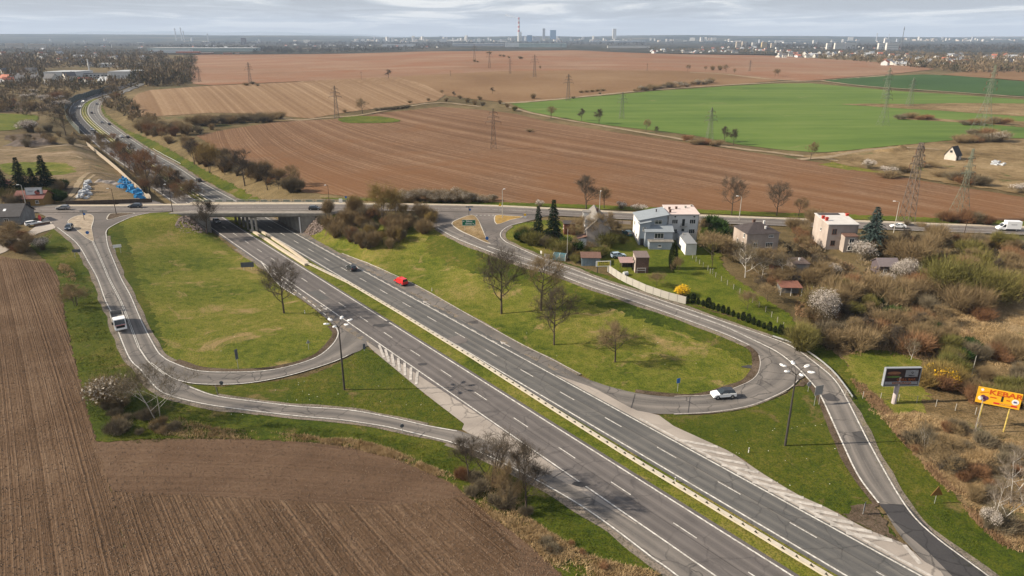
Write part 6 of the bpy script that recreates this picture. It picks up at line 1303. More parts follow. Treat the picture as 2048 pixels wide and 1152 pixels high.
def barrier(u0, u1, d, h, label):
    p = hline(u0, u1, d, 5.0); z = gz(p[:, 0], p[:, 1]); o = np.array([*p[0], z[0]]); t = thing('noise_barrier', label, 'noise barrier', tuple(o)); V3 = np.column_stack([p, z])-o; panels(NB, GALV, h, 1, .15)(t, V3)
    m = MB(); 
    for a, b in zip(V3[:-1], V3[1:]): m.quad(a+[0, 0, h], b+[0, 0, h], b+[0, 0, h+.22], a+[0, 0, h+.22])
    m.build('pale_coping', CONC, t)
ui = lambda px, py: float(hcum[np.argmin(np.hypot(*(hc3[:, :2]-G(px, py)).T))])
barrier(ui(205,268), ui(250,178), -13.0, 4.5, 'dark green noise barrier round the outside of the far highway bend')
def wirefence(t, V3):
    po = MB().cyl((0, 0, 0), (0, 0, 1.5), .06, k=6).mesh('post', [CONC])
    for a in V3: link('post', po, t, loc=tuple(a))
    for h in (.25, .8, 1.35):
        m = MB(); 
        for a, b in zip(V3[:-1], V3[1:]): m.cyl(a+[0, 0, h], b+[0, 0, h], .02, k=3, caps=False)
        m.build('wire', DARKM, t)
fence([(1420,548),(1445,565),(1472,583),(1500,602),(1535,628),(1566,657)], 'wire fence with concrete posts across the garden', 2.5, wirefence)
fence([(1385,518),(1405,535),(1425,548)], 'short wire fence behind the white garage', 2.2, wirefence)
fence([(1400,452),(1440,454),(1480,457)], 'roadside wire fence behind the house with the dark hip roof', 2.5, wirefence)
fence([(1226,447),(1245,448),(1262,449)], 'low white brick fence at the driveway gate', 2.2, panels(PLO, BRK, 1.1, 2))
fence([(1690,795),(1760,800),(1830,806),(1950,830)], 'leaning wire fence in front of the dark billboard', 3.0, wirefence)
# kerb stones, litter in the fields and small things by the left junction
t = thing('advertising_post', 'red inflatable shop marker on the corner by the white estate car', 'advert', at(81, 443)); m = MB(); m.cyl((0, 0, 0), (0, 0, .9), .25, .2, 8); m.cyl((0, 0, .9), (0, 0, 1.9), .5, .35, 10); m.build('body', simple('pinkish_red', (.7,.08,.08), .6, .2), t); m = MB(); m.cyl((0, 0, 1.9), (0, 0, 2.2), .2, .1, 8); m.build('top', RED, t)
m = MB(); t = thing('garden_wall', 'low dark and pale wall curving beside the white estate car', 'wall', at(78, 452), .9); m.box((1, 0, .4), (4.5, .25, .9)); m.build('wall', BRK, t); m = MB(); m.box((1, 0, .9), (4.6, .35, .1)); m.build('coping', CONC, t)
# ------------------------------------------------------------------ vegetation
def veg_mat(name, c0, c1, c2=None, rough=.9, transl=0.0):
    m, t, b = new_mat(name, rough, .1); oi = N(t, 'ShaderNodeObjectInfo'); p = objco(t)
    c = mixc(t, oi.outputs['Random'], c0, c1)
    nz = ramp(t, noise(t, p, 1.1, 3, .6), [(.35, 0.0), (.65, 1.0)])
    c = mixc(t, mth(t, 'MULTIPLY', nz, .6), c, c2 or tuple(x*.7 for x in c0))
    L(t, c, b.inputs['Base Color']); return m
TW_BR = veg_mat('twigs_brown', (.215,.155,.082), (.32,.235,.13)); TW_GY = veg_mat('twigs_grey_brown', (.16,.13,.085), (.24,.20,.135)); TW_DK = veg_mat('twigs_dark', (.085,.068,.05), (.13,.105,.078)); TW_RED = veg_mat('twigs_reddish', (.22,.115,.06), (.30,.17,.09)); TW_OL = veg_mat('budding_twigs_olive', (.15,.15,.04), (.22,.19,.06), (.10,.09,.035)); TW_PALE = veg_mat('twigs_pale', (.22,.18,.14), (.30,.25,.2)); TW_YEL = veg_mat('budding_twigs_yellow', (.26,.19,.06), (.32,.22,.08), (.15,.11,.05))
BARK = simple('dark_bark', (.075,.058,.045), .95, .3, 2.0); BARKW = simple('birch_bark', (.52,.49,.45), .9, .3, 1.5, dirt=.5, dirtcol=(.08,.07,.06))
BLOS = veg_mat('white_blossom', (.62,.57,.52), (.72,.66,.62), (.45,.38,.33)); BLOSG = veg_mat('greyish_blossom', (.42,.38,.33), (.50,.46,.4), (.25,.22,.17)); YBL = veg_mat('yellow_blossom', (.80,.50,.02), (.85,.6,.04), (.6,.35,.02)); NEED = veg_mat('spruce_needles', (.014,.028,.014), (.022,.04,.02)); NEEDB = veg_mat('blue_spruce_needles', (.06,.09,.085), (.07,.10,.09), (.025,.045,.04)); THUJ = veg_mat('thuja_green', (.022,.034,.012), (.035,.05,.016)); EVG = veg_mat('evergreen_leaves', (.03,.06,.015), (.045,.085,.02)); PINK = veg_mat('pink_blossom', (.5,.25,.27), (.55,.3,.3))
def tris_mesh(name, T, mat):
    T = np.asarray(T, np.float32); n = len(T); return mesh_np(name, T.reshape(-1, 3), np.arange(n*3).reshape(n, 3), [mat])
def unit(v): return v/np.maximum(np.linalg.norm(v, axis=-1, keepdims=True), 1e-9)
def twigs(P0, D, ln, w_):
    """one thin triangle per twig: numpy arrays"""
    P0 = np.asarray(P0); D = unit(np.asarray(D)); n = len(P0); s = unit(np.cross(D, rng.normal(size=(n, 3))))*np.reshape(w_, (-1, 1))/2
    return np.stack([P0-s, P0+s, P0+D*np.reshape(ln, (-1, 1))], 1)
def bare_tree_mesh(seed, h, spread, th, limbs=9, mat=TW_GY, bark=BARK, tw=.026, dens=1.0, stems=1, up=.55):
    R = random.Random(seed); g = np.random.default_rng(seed); tr = MB(); cr = MB(); tp = []; td = []; tl = []
    def v(a): return Vector(a)
    def grow(p, d, ln, r, lev):
        n = 4 if lev < 2 else 3; cur = p; pts = [p]
        for i in range(n):
            d = (d+Vector((R.uniform(-.22, .22), R.uniform(-.22, .22), R.uniform(-.05, .18)))).normalized(); nx_ = cur+d*ln/n
            (tr if lev < 2 else cr).cyl(cur, nx_, r*(1-i/n*.6), r*(1-(i+1)/n*.6), 5 if lev < 1 else 3, caps=False); cur = nx_; pts.append(cur)
        if lev < 3:
            k = int((4, 4, 4)[lev]*dens+.5)
            for j in range(k):
                f = R.uniform(.25, 1.0); i = min(int(f*n), n-1); q = pts[i].lerp(pts[i+1], f*n-i); a = R.uniform(0, 6.283)
                side = d.orthogonal().normalized(); side.rotate(Matrix.Rotation(a, 3, d)); nd = (d*.75+side*R.uniform(.5, .95)+Vector((0, 0, .18))).normalized()
                grow(q, nd, ln*R.uniform(.52, .72), r*.5, lev+1)
        if lev >= 1:
            m = int((0, 1, 3, 4)[lev]*dens)
            for j in range(m):
                f = R.uniform(.15, 1.0); i = min(int(f*n), n-1); q = pts[i].lerp(pts[i+1], f*n-i); tp.append(q[:]); td.append(d[:]); tl.append(R.uniform(.5, 1.05))
    for s_ in range(stems):
        lean = Vector((R.uniform(-.35, .35), R.uniform(-.35, .35), 1)) if stems > 1 else Vector((R.uniform(-.06, .06), R.uniform(-.06, .06), 1)); lean.normalize()
        base = Vector((R.uniform(-.5, .5), R.uniform(-.5, .5), -.3)) if stems > 1 else Vector((0, 0, -.3)); cur = base; n = 7; r0 = h*.018*(1 if stems == 1 else .36 if bark is BARKW else .6); pts = [cur]
        hh = h*(.92 if stems == 1 else R.uniform(.7, .95))
        for i in range(n):
            lean = (lean+Vector((R.uniform(-.08, .08), R.uniform(-.08, .08), .03))).normalized(); nx_ = cur+lean*hh*.82/n; tr.cyl(cur, nx_, r0*(1-i/n*.85), r0*(1-(i+1)/n*.85), 6, caps=False); cur = nx_; pts.append(cur)
        L_ = max(3, int(limbs/ (1 if stems == 1 else stems**.6)))
        for k in range(L_):
            f = th+(1-th)*(k+R.random()*.6)/L_; f = min(f, .98); i = min(int(f*n), n-1); q = pts[i].lerp(pts[i+1], f*n-i); a = k*2.4+R.uniform(-.5, .5); u = up*R.uniform(.7, 1.4)
            d = Vector((math.cos(a), math.sin(a), u)).normalized(); grow(q, d, spread*(1.05-.55*max(0, (f-th)/(1-th)))*R.uniform(.75, 1.1), r0*.42, 0)
        grow(cur, lean, spread*.45, r0*.2, 1)
    td_ = np.array(td)+g.normal(0, .42, (len(td), 3))+[0, 0, .12]; T = twigs(tp, td_, np.array(tl), tw)
    T2 = []
    for k in range(2):
        f = g.uniform(.2, .9, (len(tp), 1)); q = T[:, :2].mean(1)*(1-f)+T[:, 2]*f; T2.append(twigs(q, unit(td_)+g.normal(0, .55, td_.shape), np.array(tl)*.6, tw*.8))
    T = np.concatenate([T]+T2); n0 = len(cr.v); me = tris_mesh('crown', T, mat)
    bm = bmesh.new(); bm.from_mesh(me); tmp = cr.mesh('tmp', [mat]); bm.from_mesh(tmp); bm.to_mesh(me); bm.free(); bpy.data.meshes.remove(tmp)
    return tr.mesh('trunk', [bark]), me
def shrub_mesh(seed, h, r, n=1500, mat=TW_BR, tw=.034, bl=None, nb=0, bs=.12, lobes=4, leaf=None, shell=.5):
    n = int(n*1.7); g = np.random.default_rng(seed); lc = np.stack([g.uniform(-r*.5, r*.5, lobes), g.uniform(-r*.5, r*.5, lobes), g.uniform(h*.42, h*.62, lobes)], -1); ls = g.uniform(.45, .75, lobes)
    k = g.integers(0, lobes, n); u = unit(g.normal(size=(n, 3))); rad = g.random((n, 1))**shell*ls[k][:, None]*np.array([r*.9, r*.9, h*.52]); p = lc[k]+u*rad; p[:, 2] = np.clip(p[:, 2], .05, h*1.05)
    d = unit(u*[.6, .6, .4]+[0, 0, .7]+g.normal(0, .28, (n, 3))); T = [twigs(p-d*.3, d, g.uniform(.5, 1.7, n)*min(1, h/3), tw)]
    m = n//6; a = g.uniform(0, 6.28, m); b = np.stack([np.cos(a)*g.random(m)*r*.3, np.sin(a)*g.random(m)*r*.3, np.zeros(m)-.1], -1); e = p[:m]; T.append(np.stack([b-[.04, 0, 0], b+[.04, 0, 0], e], 1))
    me = tris_mesh('twigs', np.concatenate(T), mat)
    if not bl: return me, None
    k = g.integers(0, lobes, nb); u = unit(g.normal(size=(nb, 3))); u[:, 2] = np.where(u[:, 2] < -.2, -u[:, 2], u[:, 2]); p = lc[k]+u*(g.uniform(.5, 1.08, (nb, 1)))*ls[k][:, None]*np.array([r*.92, r*.92, h*.54])+g.normal(0, .12, (nb, 3)); p[:, 2] = np.clip(p[:, 2], .1, h*1.1)
    s1 = unit(g.normal(size=(nb, 3))); s2 = unit(np.cross(s1, g.normal(size=(nb, 3)))); sz = g.uniform(.6, 1.3, (nb, 1))*bs
    return me, tris_mesh('blossom', np.stack([p-s1*sz, p+s1*sz, p+s2*sz*1.3], 1), bl)
def conifer_mesh(seed, h, r, mat=NEED, droop=.18, dens=1.0, full=.12):
    g = np.random.default_rng(seed); T = []; nl = int(h*3.2); 
    for i in range(nl):
        f = full*.5+(1-full*.5)*i/nl; z = h*f; rr = r*(1-f)**.82*g.uniform(.85, 1.12)+.1; nb = max(5, int(9*dens*(1-f*.4)))
        for j in range(nb):
            a = j*6.283/nb+g.uniform(0, 1); L_ = rr*g.uniform(.72, 1.15); c, s = math.cos(a), math.sin(a); m = max(4, int(L_*7)); t = g.uniform(.1, 1, m)
            p = np.stack([c*L_*t, s*L_*t, z-droop*L_*t*t*2+.1*L_], -1); side = np.array([-s, c, 0]); sg = g.choice([-1, 1], (m, 1)); d = unit(np.array([c, s, -.15])*.8+side*sg*.9+g.normal(0, .15, (m, 3)))
            T.append(twigs(p, d, g.uniform(.35, .7, m)*(1.25-t*.4), .2))
            T.append(twigs(p, unit(np.array([c, s, -.5])+g.normal(0, .3, (m, 3))), g.uniform(.3, .6, m), .22))
    tr = MB().cyl((0, 0, -.2), (0, 0, h*.97), h*.014+.05, .03, 6).mesh('trunk', [BARK]); return tr, tris_mesh('crown', np.concatenate(T), mat)
def thuja_mesh(seed, h, r, mat=THUJ, n=900):
    g = np.random.default_rng(seed); f = g.random(n); a = g.uniform(0, 6.283, n); rr = r*np.sin(np.clip(f*1.0+.12, 0, 1)*math.pi*.92)**.55*g.uniform(.7, 1.05, n); p = np.stack([np.cos(a)*rr, np.sin(a)*rr, f*h*.95], -1)
    return tris_mesh('foliage', twigs(p, np.stack([np.cos(a)*.35, np.sin(a)*.35, np.ones(n)], -1)+g.normal(0, .15, (n, 3)), g.uniform(.25, .5, n), .13), mat)
VT = {'t1': bare_tree_mesh(1, 11, 4.6, .30, 10, TW_DK, dens=1.1), 't2': bare_tree_mesh(2, 11, 4.2, .34, 9, TW_BR), 't3': bare_tree_mesh(3, 11, 3.4, .22, 10, TW_DK, up=.9), 't4': bare_tree_mesh(4, 9, 3.4, .18, 8, TW_BR, stems=3), 't5': bare_tree_mesh(5, 11, 4.4, .28, 9, TW_RED, dens=1.1),
      'm1': bare_tree_mesh(6, 11, 3.2, .25, 9, TW_DK, stems=6, dens=.8, up=1.1), 'b1': bare_tree_mesh(7, 12, 2.6, .30, 9, TW_PALE, BARKW, stems=2, up=1.0, dens=.8), 'b2': bare_tree_mesh(8, 10, 3.2, .25, 7, TW_GY, BARKW, stems=3, up=.7, dens=.9), 'o1': bare_tree_mesh(9, 5, 2.6, .25, 7, TW_BR, BARK, up=.5), 'w1': bare_tree_mesh(10, 9, 4, .2, 10, TW_YEL, stems=3, up=.8), 'o2': bare_tree_mesh(12, 5.5, 2.6, .3, 7, TW_GY, BARKW, up=.5, tw=.03, dens=.8)}
VH = {'t1': 11, 't2': 11, 't3': 11, 't4': 9, 't5': 11, 'm1': 11, 'b1': 12, 'b2': 10, 'o1': 5, 'w1': 9, 'o2': 5.5}
VS = {'s1': shrub_mesh(21, 3.2, 2.4, 1700, TW_BR), 's2': shrub_mesh(22, 3.0, 2.2, 1500, TW_RED), 's3': shrub_mesh(23, 3.4, 2.2, 1700, TW_GY), 's4': shrub_mesh(24, 4.2, 2.8, 2200, TW_BR, lobes=6), 's5': shrub_mesh(25, 4.2, 3.0, 2400, TW_OL, lobes=6, tw=.06), 's6': shrub_mesh(26, 3.4, 2.6, 1500, TW_OL, tw=.05), 's7': shrub_mesh(33, 3, 2.6, 1900, TW_YEL, tw=.05),
      'e1': shrub_mesh(27, 2.2, 2.0, 1500, EVG, tw=.14), 'e2': shrub_mesh(29, 2.6, 2.6, 1500, TW_GY, tw=.05),
      'W': shrub_mesh(61, 7.0, 4.0, 1800, TW_GY, tw=.05, bl=BLOS, nb=7500, bs=.085, lobes=8), 'OL': shrub_mesh(62, 9.0, 5.5, 5200, TW_OL, tw=.06, lobes=10), 'OM': shrub_mesh(63, 6.5, 4.2, 3600, TW_OL, tw=.05, lobes=8), 'w': shrub_mesh(28, 3.4, 2.2, 900, TW_GY, bl=BLOS, nb=2600, bs=.085), 'wg': shrub_mesh(31, 3.0, 2.2, 1300, TW_BR, bl=BLOSG, nb=1500, bs=.1), 'y': shrub_mesh(30, 1.8, 1.3, 300, TW_BR, bl=YBL, nb=2200, bs=.08), 'p': shrub_mesh(32, 3, 2, 900, TW_BR, bl=PINK, nb=1200, bs=.1)}
VSH = dict(W=7.0, OL=9.0, OM=6.5, s1=3.2, s2=3.0, s3=3.4, s4=4.2, s5=4.2, s6=3.4, s7=3, e1=2.2, e2=2.6, w=3.4, wg=3.0, y=1.8, p=3)
VC = {'c1': conifer_mesh(41, 12, 3.0), 'c2': conifer_mesh(42, 10, 2.6, droop=.1), 'cb': conifer_mesh(43, 12, 4.4, NEEDB, .08, 1.15)}
VCH = dict(c1=12, c2=10, cb=12)
TH = thuja_mesh(51, 2.0, .55, n=450); THB = thuja_mesh(52, 7.0, 1.1, n=2600); THG = thuja_mesh(53, 4.2, 1.2, veg_mat('yellow_green_thuja', (.10,.13,.02), (.12,.15,.03)), 1800)
def tree(kind, px, py, top=None, label=None, group=None, h=None, wid=1.0, name=None, sp='tree', dz=0.0):
    g = G3(px, py, dz); 
    if h is None: h = (py-top)*pxm(px, py, g.z)/_c
    if kind in VT: ms, h0, nm, cat = [('trunk', VT[kind][0]), ('crown', VT[kind][1])], VH[kind], 'bare_tree', 'tree'
    elif kind in VC: ms, h0, nm, cat = [('trunk', VC[kind][0]), ('crown', VC[kind][1])], VCH[kind], 'conifer', 'tree'
    elif kind == 'th': ms, h0, nm, cat = [('foliage', TH)], 2.0, 'thuja', 'hedge plant'
    elif kind == 'thb': ms, h0, nm, cat = [('foliage', THB)], 7.0, 'thuja', 'tree'
    elif kind == 'thg': ms, h0, nm, cat = [('foliage', THG)], 4.2, 'thuja', 'tree'
    else:
        a, b = VS[kind]; ms = [('twigs', a)]+([('blossom', b)] if b else []); h0, nm, cat = VSH[kind], 'shrub', 'bush'
    if group and 'hedge' not in group: label = autolabel(kind, px, py, h, 'tree' if kind in VT else 'bush')
    s = h/h0; t = thing(name or nm, label, cat, g, random.uniform(0, 6.28), group); t.scale = (s*wid, s*wid, s)
    for n_, me in ms: link(n_, me, t)
    return t
LM = [(1740,470,'the blue spruce'),(1106,450,'the tall dark spruce'),(1655,450,'the pale flat roofed house'),(1520,470,'the old beige house'),(1330,450,'the white three storey house'),(1600,545,'the grey rendered shed'),(1757,540,'the hidden hut'),(1652,620,'the large white blossoming tree'),(1800,745,'the dark billboard'),(1990,790,'the orange billboard'),(1869,985,'the brown triangular sign'),(1890,570,'the olive budding trees'),(1960,630,'the rusty red bush'),(1570,730,'the right six headed lamp'),(2015,455,'the white box van'),(1812,400,'the rusty lattice pylon'),
 (505,450,'the bridge piers'),(632,440,'the right bridge end'),(703,535,'the black hatchback'),(938,450,'the green direction sign'),(318,800,'the white trunked tree'),(240,645,'the tipper truck'),(985,930,'the large multi stemmed tree'),(1052,990,'the slender tree by the highway'),(45,380,'the tilted white billboard'),(265,385,'the blue bundles'),(60,285,'the dark earth heap'),(132,255,'the large dark bare tree'),(180,150,'the long white building'),(168,220,'the far highway bend'),(240,276,'the pair of far cars'),(398,364,'the nearest far highway car'),(250,340,'the pale yard wall'),(674,215,'the stubble field pylon'),(987,270,'the lone brown field pylon'),(1136,190,'the corner pylon'),(1418,260,'the green field pylon'),(1765,225,'the wide legged green pylon'),(1962,220,'the tallest pale pylon'),(1895,305,'the black roofed house'),(501,160,'the bush ringed pylon'),(1243,215,'the thin green field pylon')]
LOOK = dict(s1='brown', s2='reddish brown', s3='grey brown', s4='broad brown', s5='olive green', s6='thin olive', s7='yellowish', e1='dark evergreen', e2='greyish', w='white blossoming', wg='pale blossom topped', t1='grey twigged', t2='brown twigged', t3='slender grey', t4='multi stemmed brown', t5='reddish', o1='crooked dark', o2='pale trunked', w1='yellow budding')
def autolabel(kind, px, py, h, what):
    d, lx, ly, nm = min((math.hypot(px-a, (py-b)*1.6), a, b, n) for a, b, n in LM); dx, dy = px-lx, (py-ly)*1.6
    if abs(dx) > 2.2*abs(dy): w_ = 'left of' if dx < 0 else 'right of'
    elif abs(dy) > 2.2*abs(dx): w_ = 'behind' if dy < 0 else 'in front of'
    else: w_ = ('behind' if dy < 0 else 'in front of')+' and '+('left' if dx < 0 else 'right')+' of'
    r = ('tall ' if h > 4.4 else 'low ' if h < 2.6 else '')+LOOK.get(kind, 'bare')+' '+what+', '+('close ' if d < 45 else 'well ' if d > 110 else '')+w_+' '+nm
    return r if len(r.replace(',', '').split()) <= 16 else r.replace('in front of and ', '').replace('behind and ', '').replace('tall ', '')
def scatter(poly, n, kinds, hr, label, group, wid=(.9, 1.3), avoid=None, jit=None):
    xs = [p[0] for p in poly]; ys = [p[1] for p in poly]; k = 0; tries = 0; P_ = np.array(poly, float)
    while k < n and tries < n*60:
        tries += 1; x = random.uniform(min(xs), max(xs)); y = random.uniform(min(ys), max(ys))
        if not inside(P_, np.array([x]), np.array([y]))[0]: continue
        if avoid and any(abs(x-ax) < aw and -ah2 < y-ay < ah1 for ax, ay, aw, ah1, ah2 in avoid): continue
        kd = random.choice(kinds); hh = random.uniform(*hr); tree(kd, x, y, None, autolabel(kd, x, y, hh, 'tree' if kd in VT else 'bush'), group, hh, random.uniform(*wid)); k += 1
for k, px, py, top, lb, w_ in [
 ('t1',568,627,524,'lone wide bare tree on the grass of the left loop',1.15),('t1',1003,628,500,'tall bare tree in the right loop, leftmost of four',1.0),('t2',1082,622,505,'bare tree in the right loop just right of the leftmost one',1.05),('t1',1108,690,572,'bare tree with dark crown in the middle of the right loop',.95),('t2',1230,725,640,'smaller bare tree in the right loop, rightmost of four',1.25),
 ('t3',414,468,400,'slender bare tree in front of the left end of the bridge',1.2),('m1',985,966,828,'large multi stemmed bare tree between field and highway at the bottom',1.15),('t3',938,962,862,'leaning bare tree left of the large multi stemmed one',1.1),('t3',1052,1018,872,'slender bare tree right of the large multi stemmed one',.95),('t4',1016,1010,905,'low bare multi stemmed tree on the dry bank at the bottom',.8),
 ('b2',318,832,690,'white trunked bare tree leaning over the slip road at lower left',1.15),('t4',150,612,562,'small bare bushy tree on the verge left of the ramp',1.3),('t4',33,500,440,'spreading bare tree beside the pale side road',1.5),
 ('t3',1172,420,352,'tall bare tree behind the overpass road, left of the grey house',1.2),('t2',1208,417,377,'lower bare tree beside the lamp post left of the grey house',1.3),('t1',1463,430,358,'large bare tree beyond the road behind the old beige house',.95),('t1',1553,432,368,'bare tree beyond the road between the two old houses',1.1),('t2',1597,433,396,'smaller bare tree beyond the road by the flat roofed house',1.2),
 ('t2',1102,237,214,'round bare bushy tree at the corner of the green field',1.4),('t3',1163,242,218,'small bare tree at the green field edge, second from the corner',1.1),('t3',1198,248,219,'small bare tree at the green field edge, third from the corner',1.2),('t2',1292,264,240,'small bare tree at the lower left edge of the green field',1.0),('t3',1312,268,253,'tiny bare tree right of the small field edge tree',1.2),('t3',1448,285,254,'bare tree right of the green pylon, left of a pair',1.0),('t3',1467,290,259,'bare tree right of the green pylon, right of a pair',1.1),('t2',1621,320,286,'bare tree at the end of the dirt track below the green field',1.0),
 ('t2',725,227,199,'round bare tree between stubble and brown field',1.3),('t3',777,157,140,'bare tree standing alone in the far pale field',1.2),('c1',1106,490,402,'dark green spruce by the east junction',1.0),('c2',1076,484,414,'slim dark conifer left of the tall spruce',.8),('cb',1740,506,416,'broad blue spruce beside the flat roofed house',1.0),
 ('c1',46,386,318,'dark spruce at the left, left one of the pair',1.15),('c1',95,384,314,'dark spruce at the left, right one of the pair',1.25),('c2',70,386,338,'lower dark spruce between the pair at the left',1.3),('thb',1345,538,486,'dark columnar thuja on the lawn right of the brown shed',1.0),('thg',1406,492,456,'yellow green thuja right of the white house',1.0),
 ('c2',8,392,340,'dark conifer at the very left edge behind the dark roofed house',1.6),('c2',1212,470,448,'small dark conifer by the driveway of the grey house',1.3),('t2',1200,492,428,'bare tree leaning over the roof of the shabby white house',1.25),
 ('o2',1490,555,490,'small pale trunked orchard tree before the beige house',1.1),('o1',1530,545,500,'dark crooked orchard tree behind the garden fence',1.3),('o2',1562,560,510,'pale twisted orchard tree beside the grey rendered shed',1.0),('o1',1355,548,518,'tiny bare fruit tree on the lawn right of the columnar thuja',.6),('o1',1313,575,548,'small bare fruit tree on the lawn left of the yellow bush',1.0),('o1',1424,520,470,'bare fruit tree right of the garage',1.2),('o1',1495,620,585,'small bare fruit tree in the lower garden',.9),('o1',1535,605,572,'dark bare fruit tree low in the garden',1.1),
 ('b1',1985,1052,905,'white birch with several thin trunks at the lower right',1.0),('b1',2018,1006,850,'tall white birch at the right edge below the orange billboard',.9),('t4',1875,942,850,'brown bare bushy tree in the dry grass at the right',1.0),('b2',1850,905,830,'thin pale bare tree left of the brown bushy tree',.6),('o2',1822,720,680,'thin white crooked tree behind the dark billboard',1.0),('b1',1950,880,815,'thin pale tree in front of the orange billboard',.5),
 ('t5',300,385,300,'brown bare tree on the highway bank right of the yard wall',.9),('t1',132,272,222,'large dark bare tree left of the noise barrier',1.2),('w1',762,448,372,'yellowish budding tree at the east end of the bridge thicket',1.2),('b2',1785,425,425-40,None,1)]:
    if lb: tree(k, px, py, top, lb, wid=w_)
for k, px, py, top, lb, w_ in [('W',1727,520,484,'white blossoming tree in front of the blue spruce',1.5),('W',1657,558,526,'small white blossoming tree left of the hidden hut',1.0),('W',1803,566,513,'tall white blossoming tree right of the hidden hut',1.0),('W',1652,652,574,'large white blossoming tree above the bend of the right ramp',.75),('w',1771,572,545,'small white blossom bush beside the hidden hut',.9),
 ('w',1130-50,414,399,'small white blossom tree beyond the east junction',1.0),('w',1242,418,403,'pale blossom bush beyond the road left of the grey house roof',1.2),('w',1278,424,408,'white blossom tree peeping over the grey house roof',1.4),('wg',235,808,748,'pale blossom bush beside the slip road at lower left',1.2),('w',87,500,474,'little white blossom bush below the side road',.9),
 ('w',62,264,240,'white blossom tree by the small green field at the left',1.4),('w',124,216,200,'white blossom bush left of the noise barrier',1.5),('w',1738,338,318,'white blossom bush left of the white heap on the far dry land',1.1),('w',1775,348,332,'round white blossom bush on the far dry land',1.4),('w',2038,386,366,'white blossom bush at the right edge beyond the road',1.5),('w',1975,1060,1010,'white blossom spray at the foot of the birches',.5),
 ('y',1361,592,570,'bright yellow forsythia bush on the lawn by the concrete fence',1.0),('s7',1882,770,722,'yellow flowering bush right of the dark billboard',1.1),('s7',1845,772,735,'lower yellow flowering bush behind the dark billboard',1.0),('y',1888,778,738,'tall amber yellow bush between the two right billboards',.8),('y',1862,752,728,'smaller amber yellow bush behind the dark billboard',.9),('p',22,380,358,'small pink blossoming tree at the left edge',1.1),('OM',1605,700,640,'olive budding bush above the bend of the right ramp',1.25),('s5',1565,455,455-1,None,1),
 ('OL',1890,600,510,'large olive green budding tree group in the right thicket, left part',1.1),('OL',1970,610,530,'large olive green budding tree group in the right thicket, right part',1.1),('s4',1180,560-0,1,None,1),('s2',1958,640,612,'rusty red bush on the pale clearing at the right',1.3)]:
    if lb: tree(k, px, py, top, lb, wid=w_)
# thuja hedge
hp = resample(GA([(1376,603),(1420,617),(1470,635),(1520,655),(1572,673)]), 1.25)
for q in hp:
    t = thing('thuja', 'small dark thuja in the row along the right ramp', 'hedge plant', (q[0], q[1], float(gz(*q))), random.uniform(0, 6), 'thuja hedge along the right ramp'); s = random.uniform(.7, 1.25); t.scale = (s*random.uniform(.75, 1.05),)*2+(s,); link('foliage', TH, t)
# thickets
BR = ['s1', 's2', 's3', 's4', 's3']; MIX = ['s1', 's2', 's4', 's5', 's6', 's3', 't4', 't4', 't5', 's1', 't3']
scatter([(645,425),(700,420),(780,425),(868,432),(872,455),(830,482),(770,500),(738,515),(690,485),(650,465)], 52, ['s1','s4','s3','t4','s4','t5','s3','w1'], (3.8, 6.4), 'bare brown bush of the thicket between the bridge and the right ramp', 'bushes of the thicket east of the bridge')
for i in range(16): x = 802+i*12.2; tree('wg', x, 403+(i % 3)*1.5, None, 'dark bush with pale blossom top in the hedge between road and big field', 'blossoming hedge along the big field', random.uniform(4.0, 5.0)*(1 if i < 12 else .65), 1.15)
av = [(1760,535,28,35,10),(1655,470,50,55,30),(1520,470,50,80,10),(1585,540,30,40,8),(1580,580,32,25,6),(1680,510,25,25,15),(1545,540,16,25,5)]
scatter([(1560,475),(1625,500),(1700,520),(1790,490),(1900,485),(2060,492),(2060,600),(1900,640),(1760,640),(1640,640),(1600,600),(1620,560)], 105, MIX+['s4','s1'], (3.2, 6.4), 'bare bush in the big thicket right of the old houses', 'bushes of the big thicket on the right', avoid=av)
scatter([(1620,640),(1760,640),(1860,640),(1900,680),(1850,708),(1700,706),(1630,690)], 52, ['s1','s3','s4','t4','s2','t3','t2'], (3.0, 5.6), 'dark bare bush in the thicket above the dark billboard', 'bushes above the dark billboard')
scatter([(1870,680),(2060,700),(2060,830),(1960,815),(1890,780)], 34, ['s1','s3','s5','t4','s6','s2'], (2.2, 4.2), 'bush in the scrub around the orange billboard', 'bushes around the orange billboard', avoid=[(1990,862,48,6,40),(1990,850,50,80,0)])
scatter([(1800,880),(1860,850),(2060,880),(2060,1090),(1990,1060),(1900,960)], 30, ['s1','s3','s2','s3','e2'], (1.4, 2.8), 'low brown bush in the dry grass below the orange billboard', 'low bushes in the dry grass', avoid=[(1869,1000,25,40,30)])
for px, py in [(1930,700),(1915,720),(1905,742),(1800,640),(1820,650),(1770,610),(1850,665)]: tree('e1', px, py, None, 'dark evergreen bush in the right hand thicket', 'evergreen bushes in the right thicket', random.uniform(2.2, 3.2), 1.2)
scatter([(1040,470),(1110,478),(1150,500),(1140,515),(1085,500),(1040,485)], 16, ['s5','s6','s3','e1','s4'], (2.6, 4.6), 'olive brown bush under the spruce by the east junction', 'bushes under the spruce')
scatter([(1140,505),(1165,515),(1155,530),(1120,520)], 5, ['s6','s2','s1'], (2, 3.2), 'bush in front of the shabby white house', 'bushes before the shabby white house')
scatter([(1420,500),(1470,500),(1560,540),(1640,560),(1600,590),(1500,560)], 20, ['s1','s2','o1','s3','s6'], (1.8, 3.4), 'bare bush in the orchard around the grey rendered shed', 'orchard bushes', avoid=av+[(1470,540,60,20,30)])
scatter([(1440,530),(1470,500),(1560,505),(1620,520),(1640,560),(1560,590),(1490,585)], 22, ['t3','t4','o2','o1','t5','t1'], (3.5, 6.5), 'x', 'orchard trees round the old houses', wid=(1.0, 1.4), avoid=[(1545,552,10,2,20)])
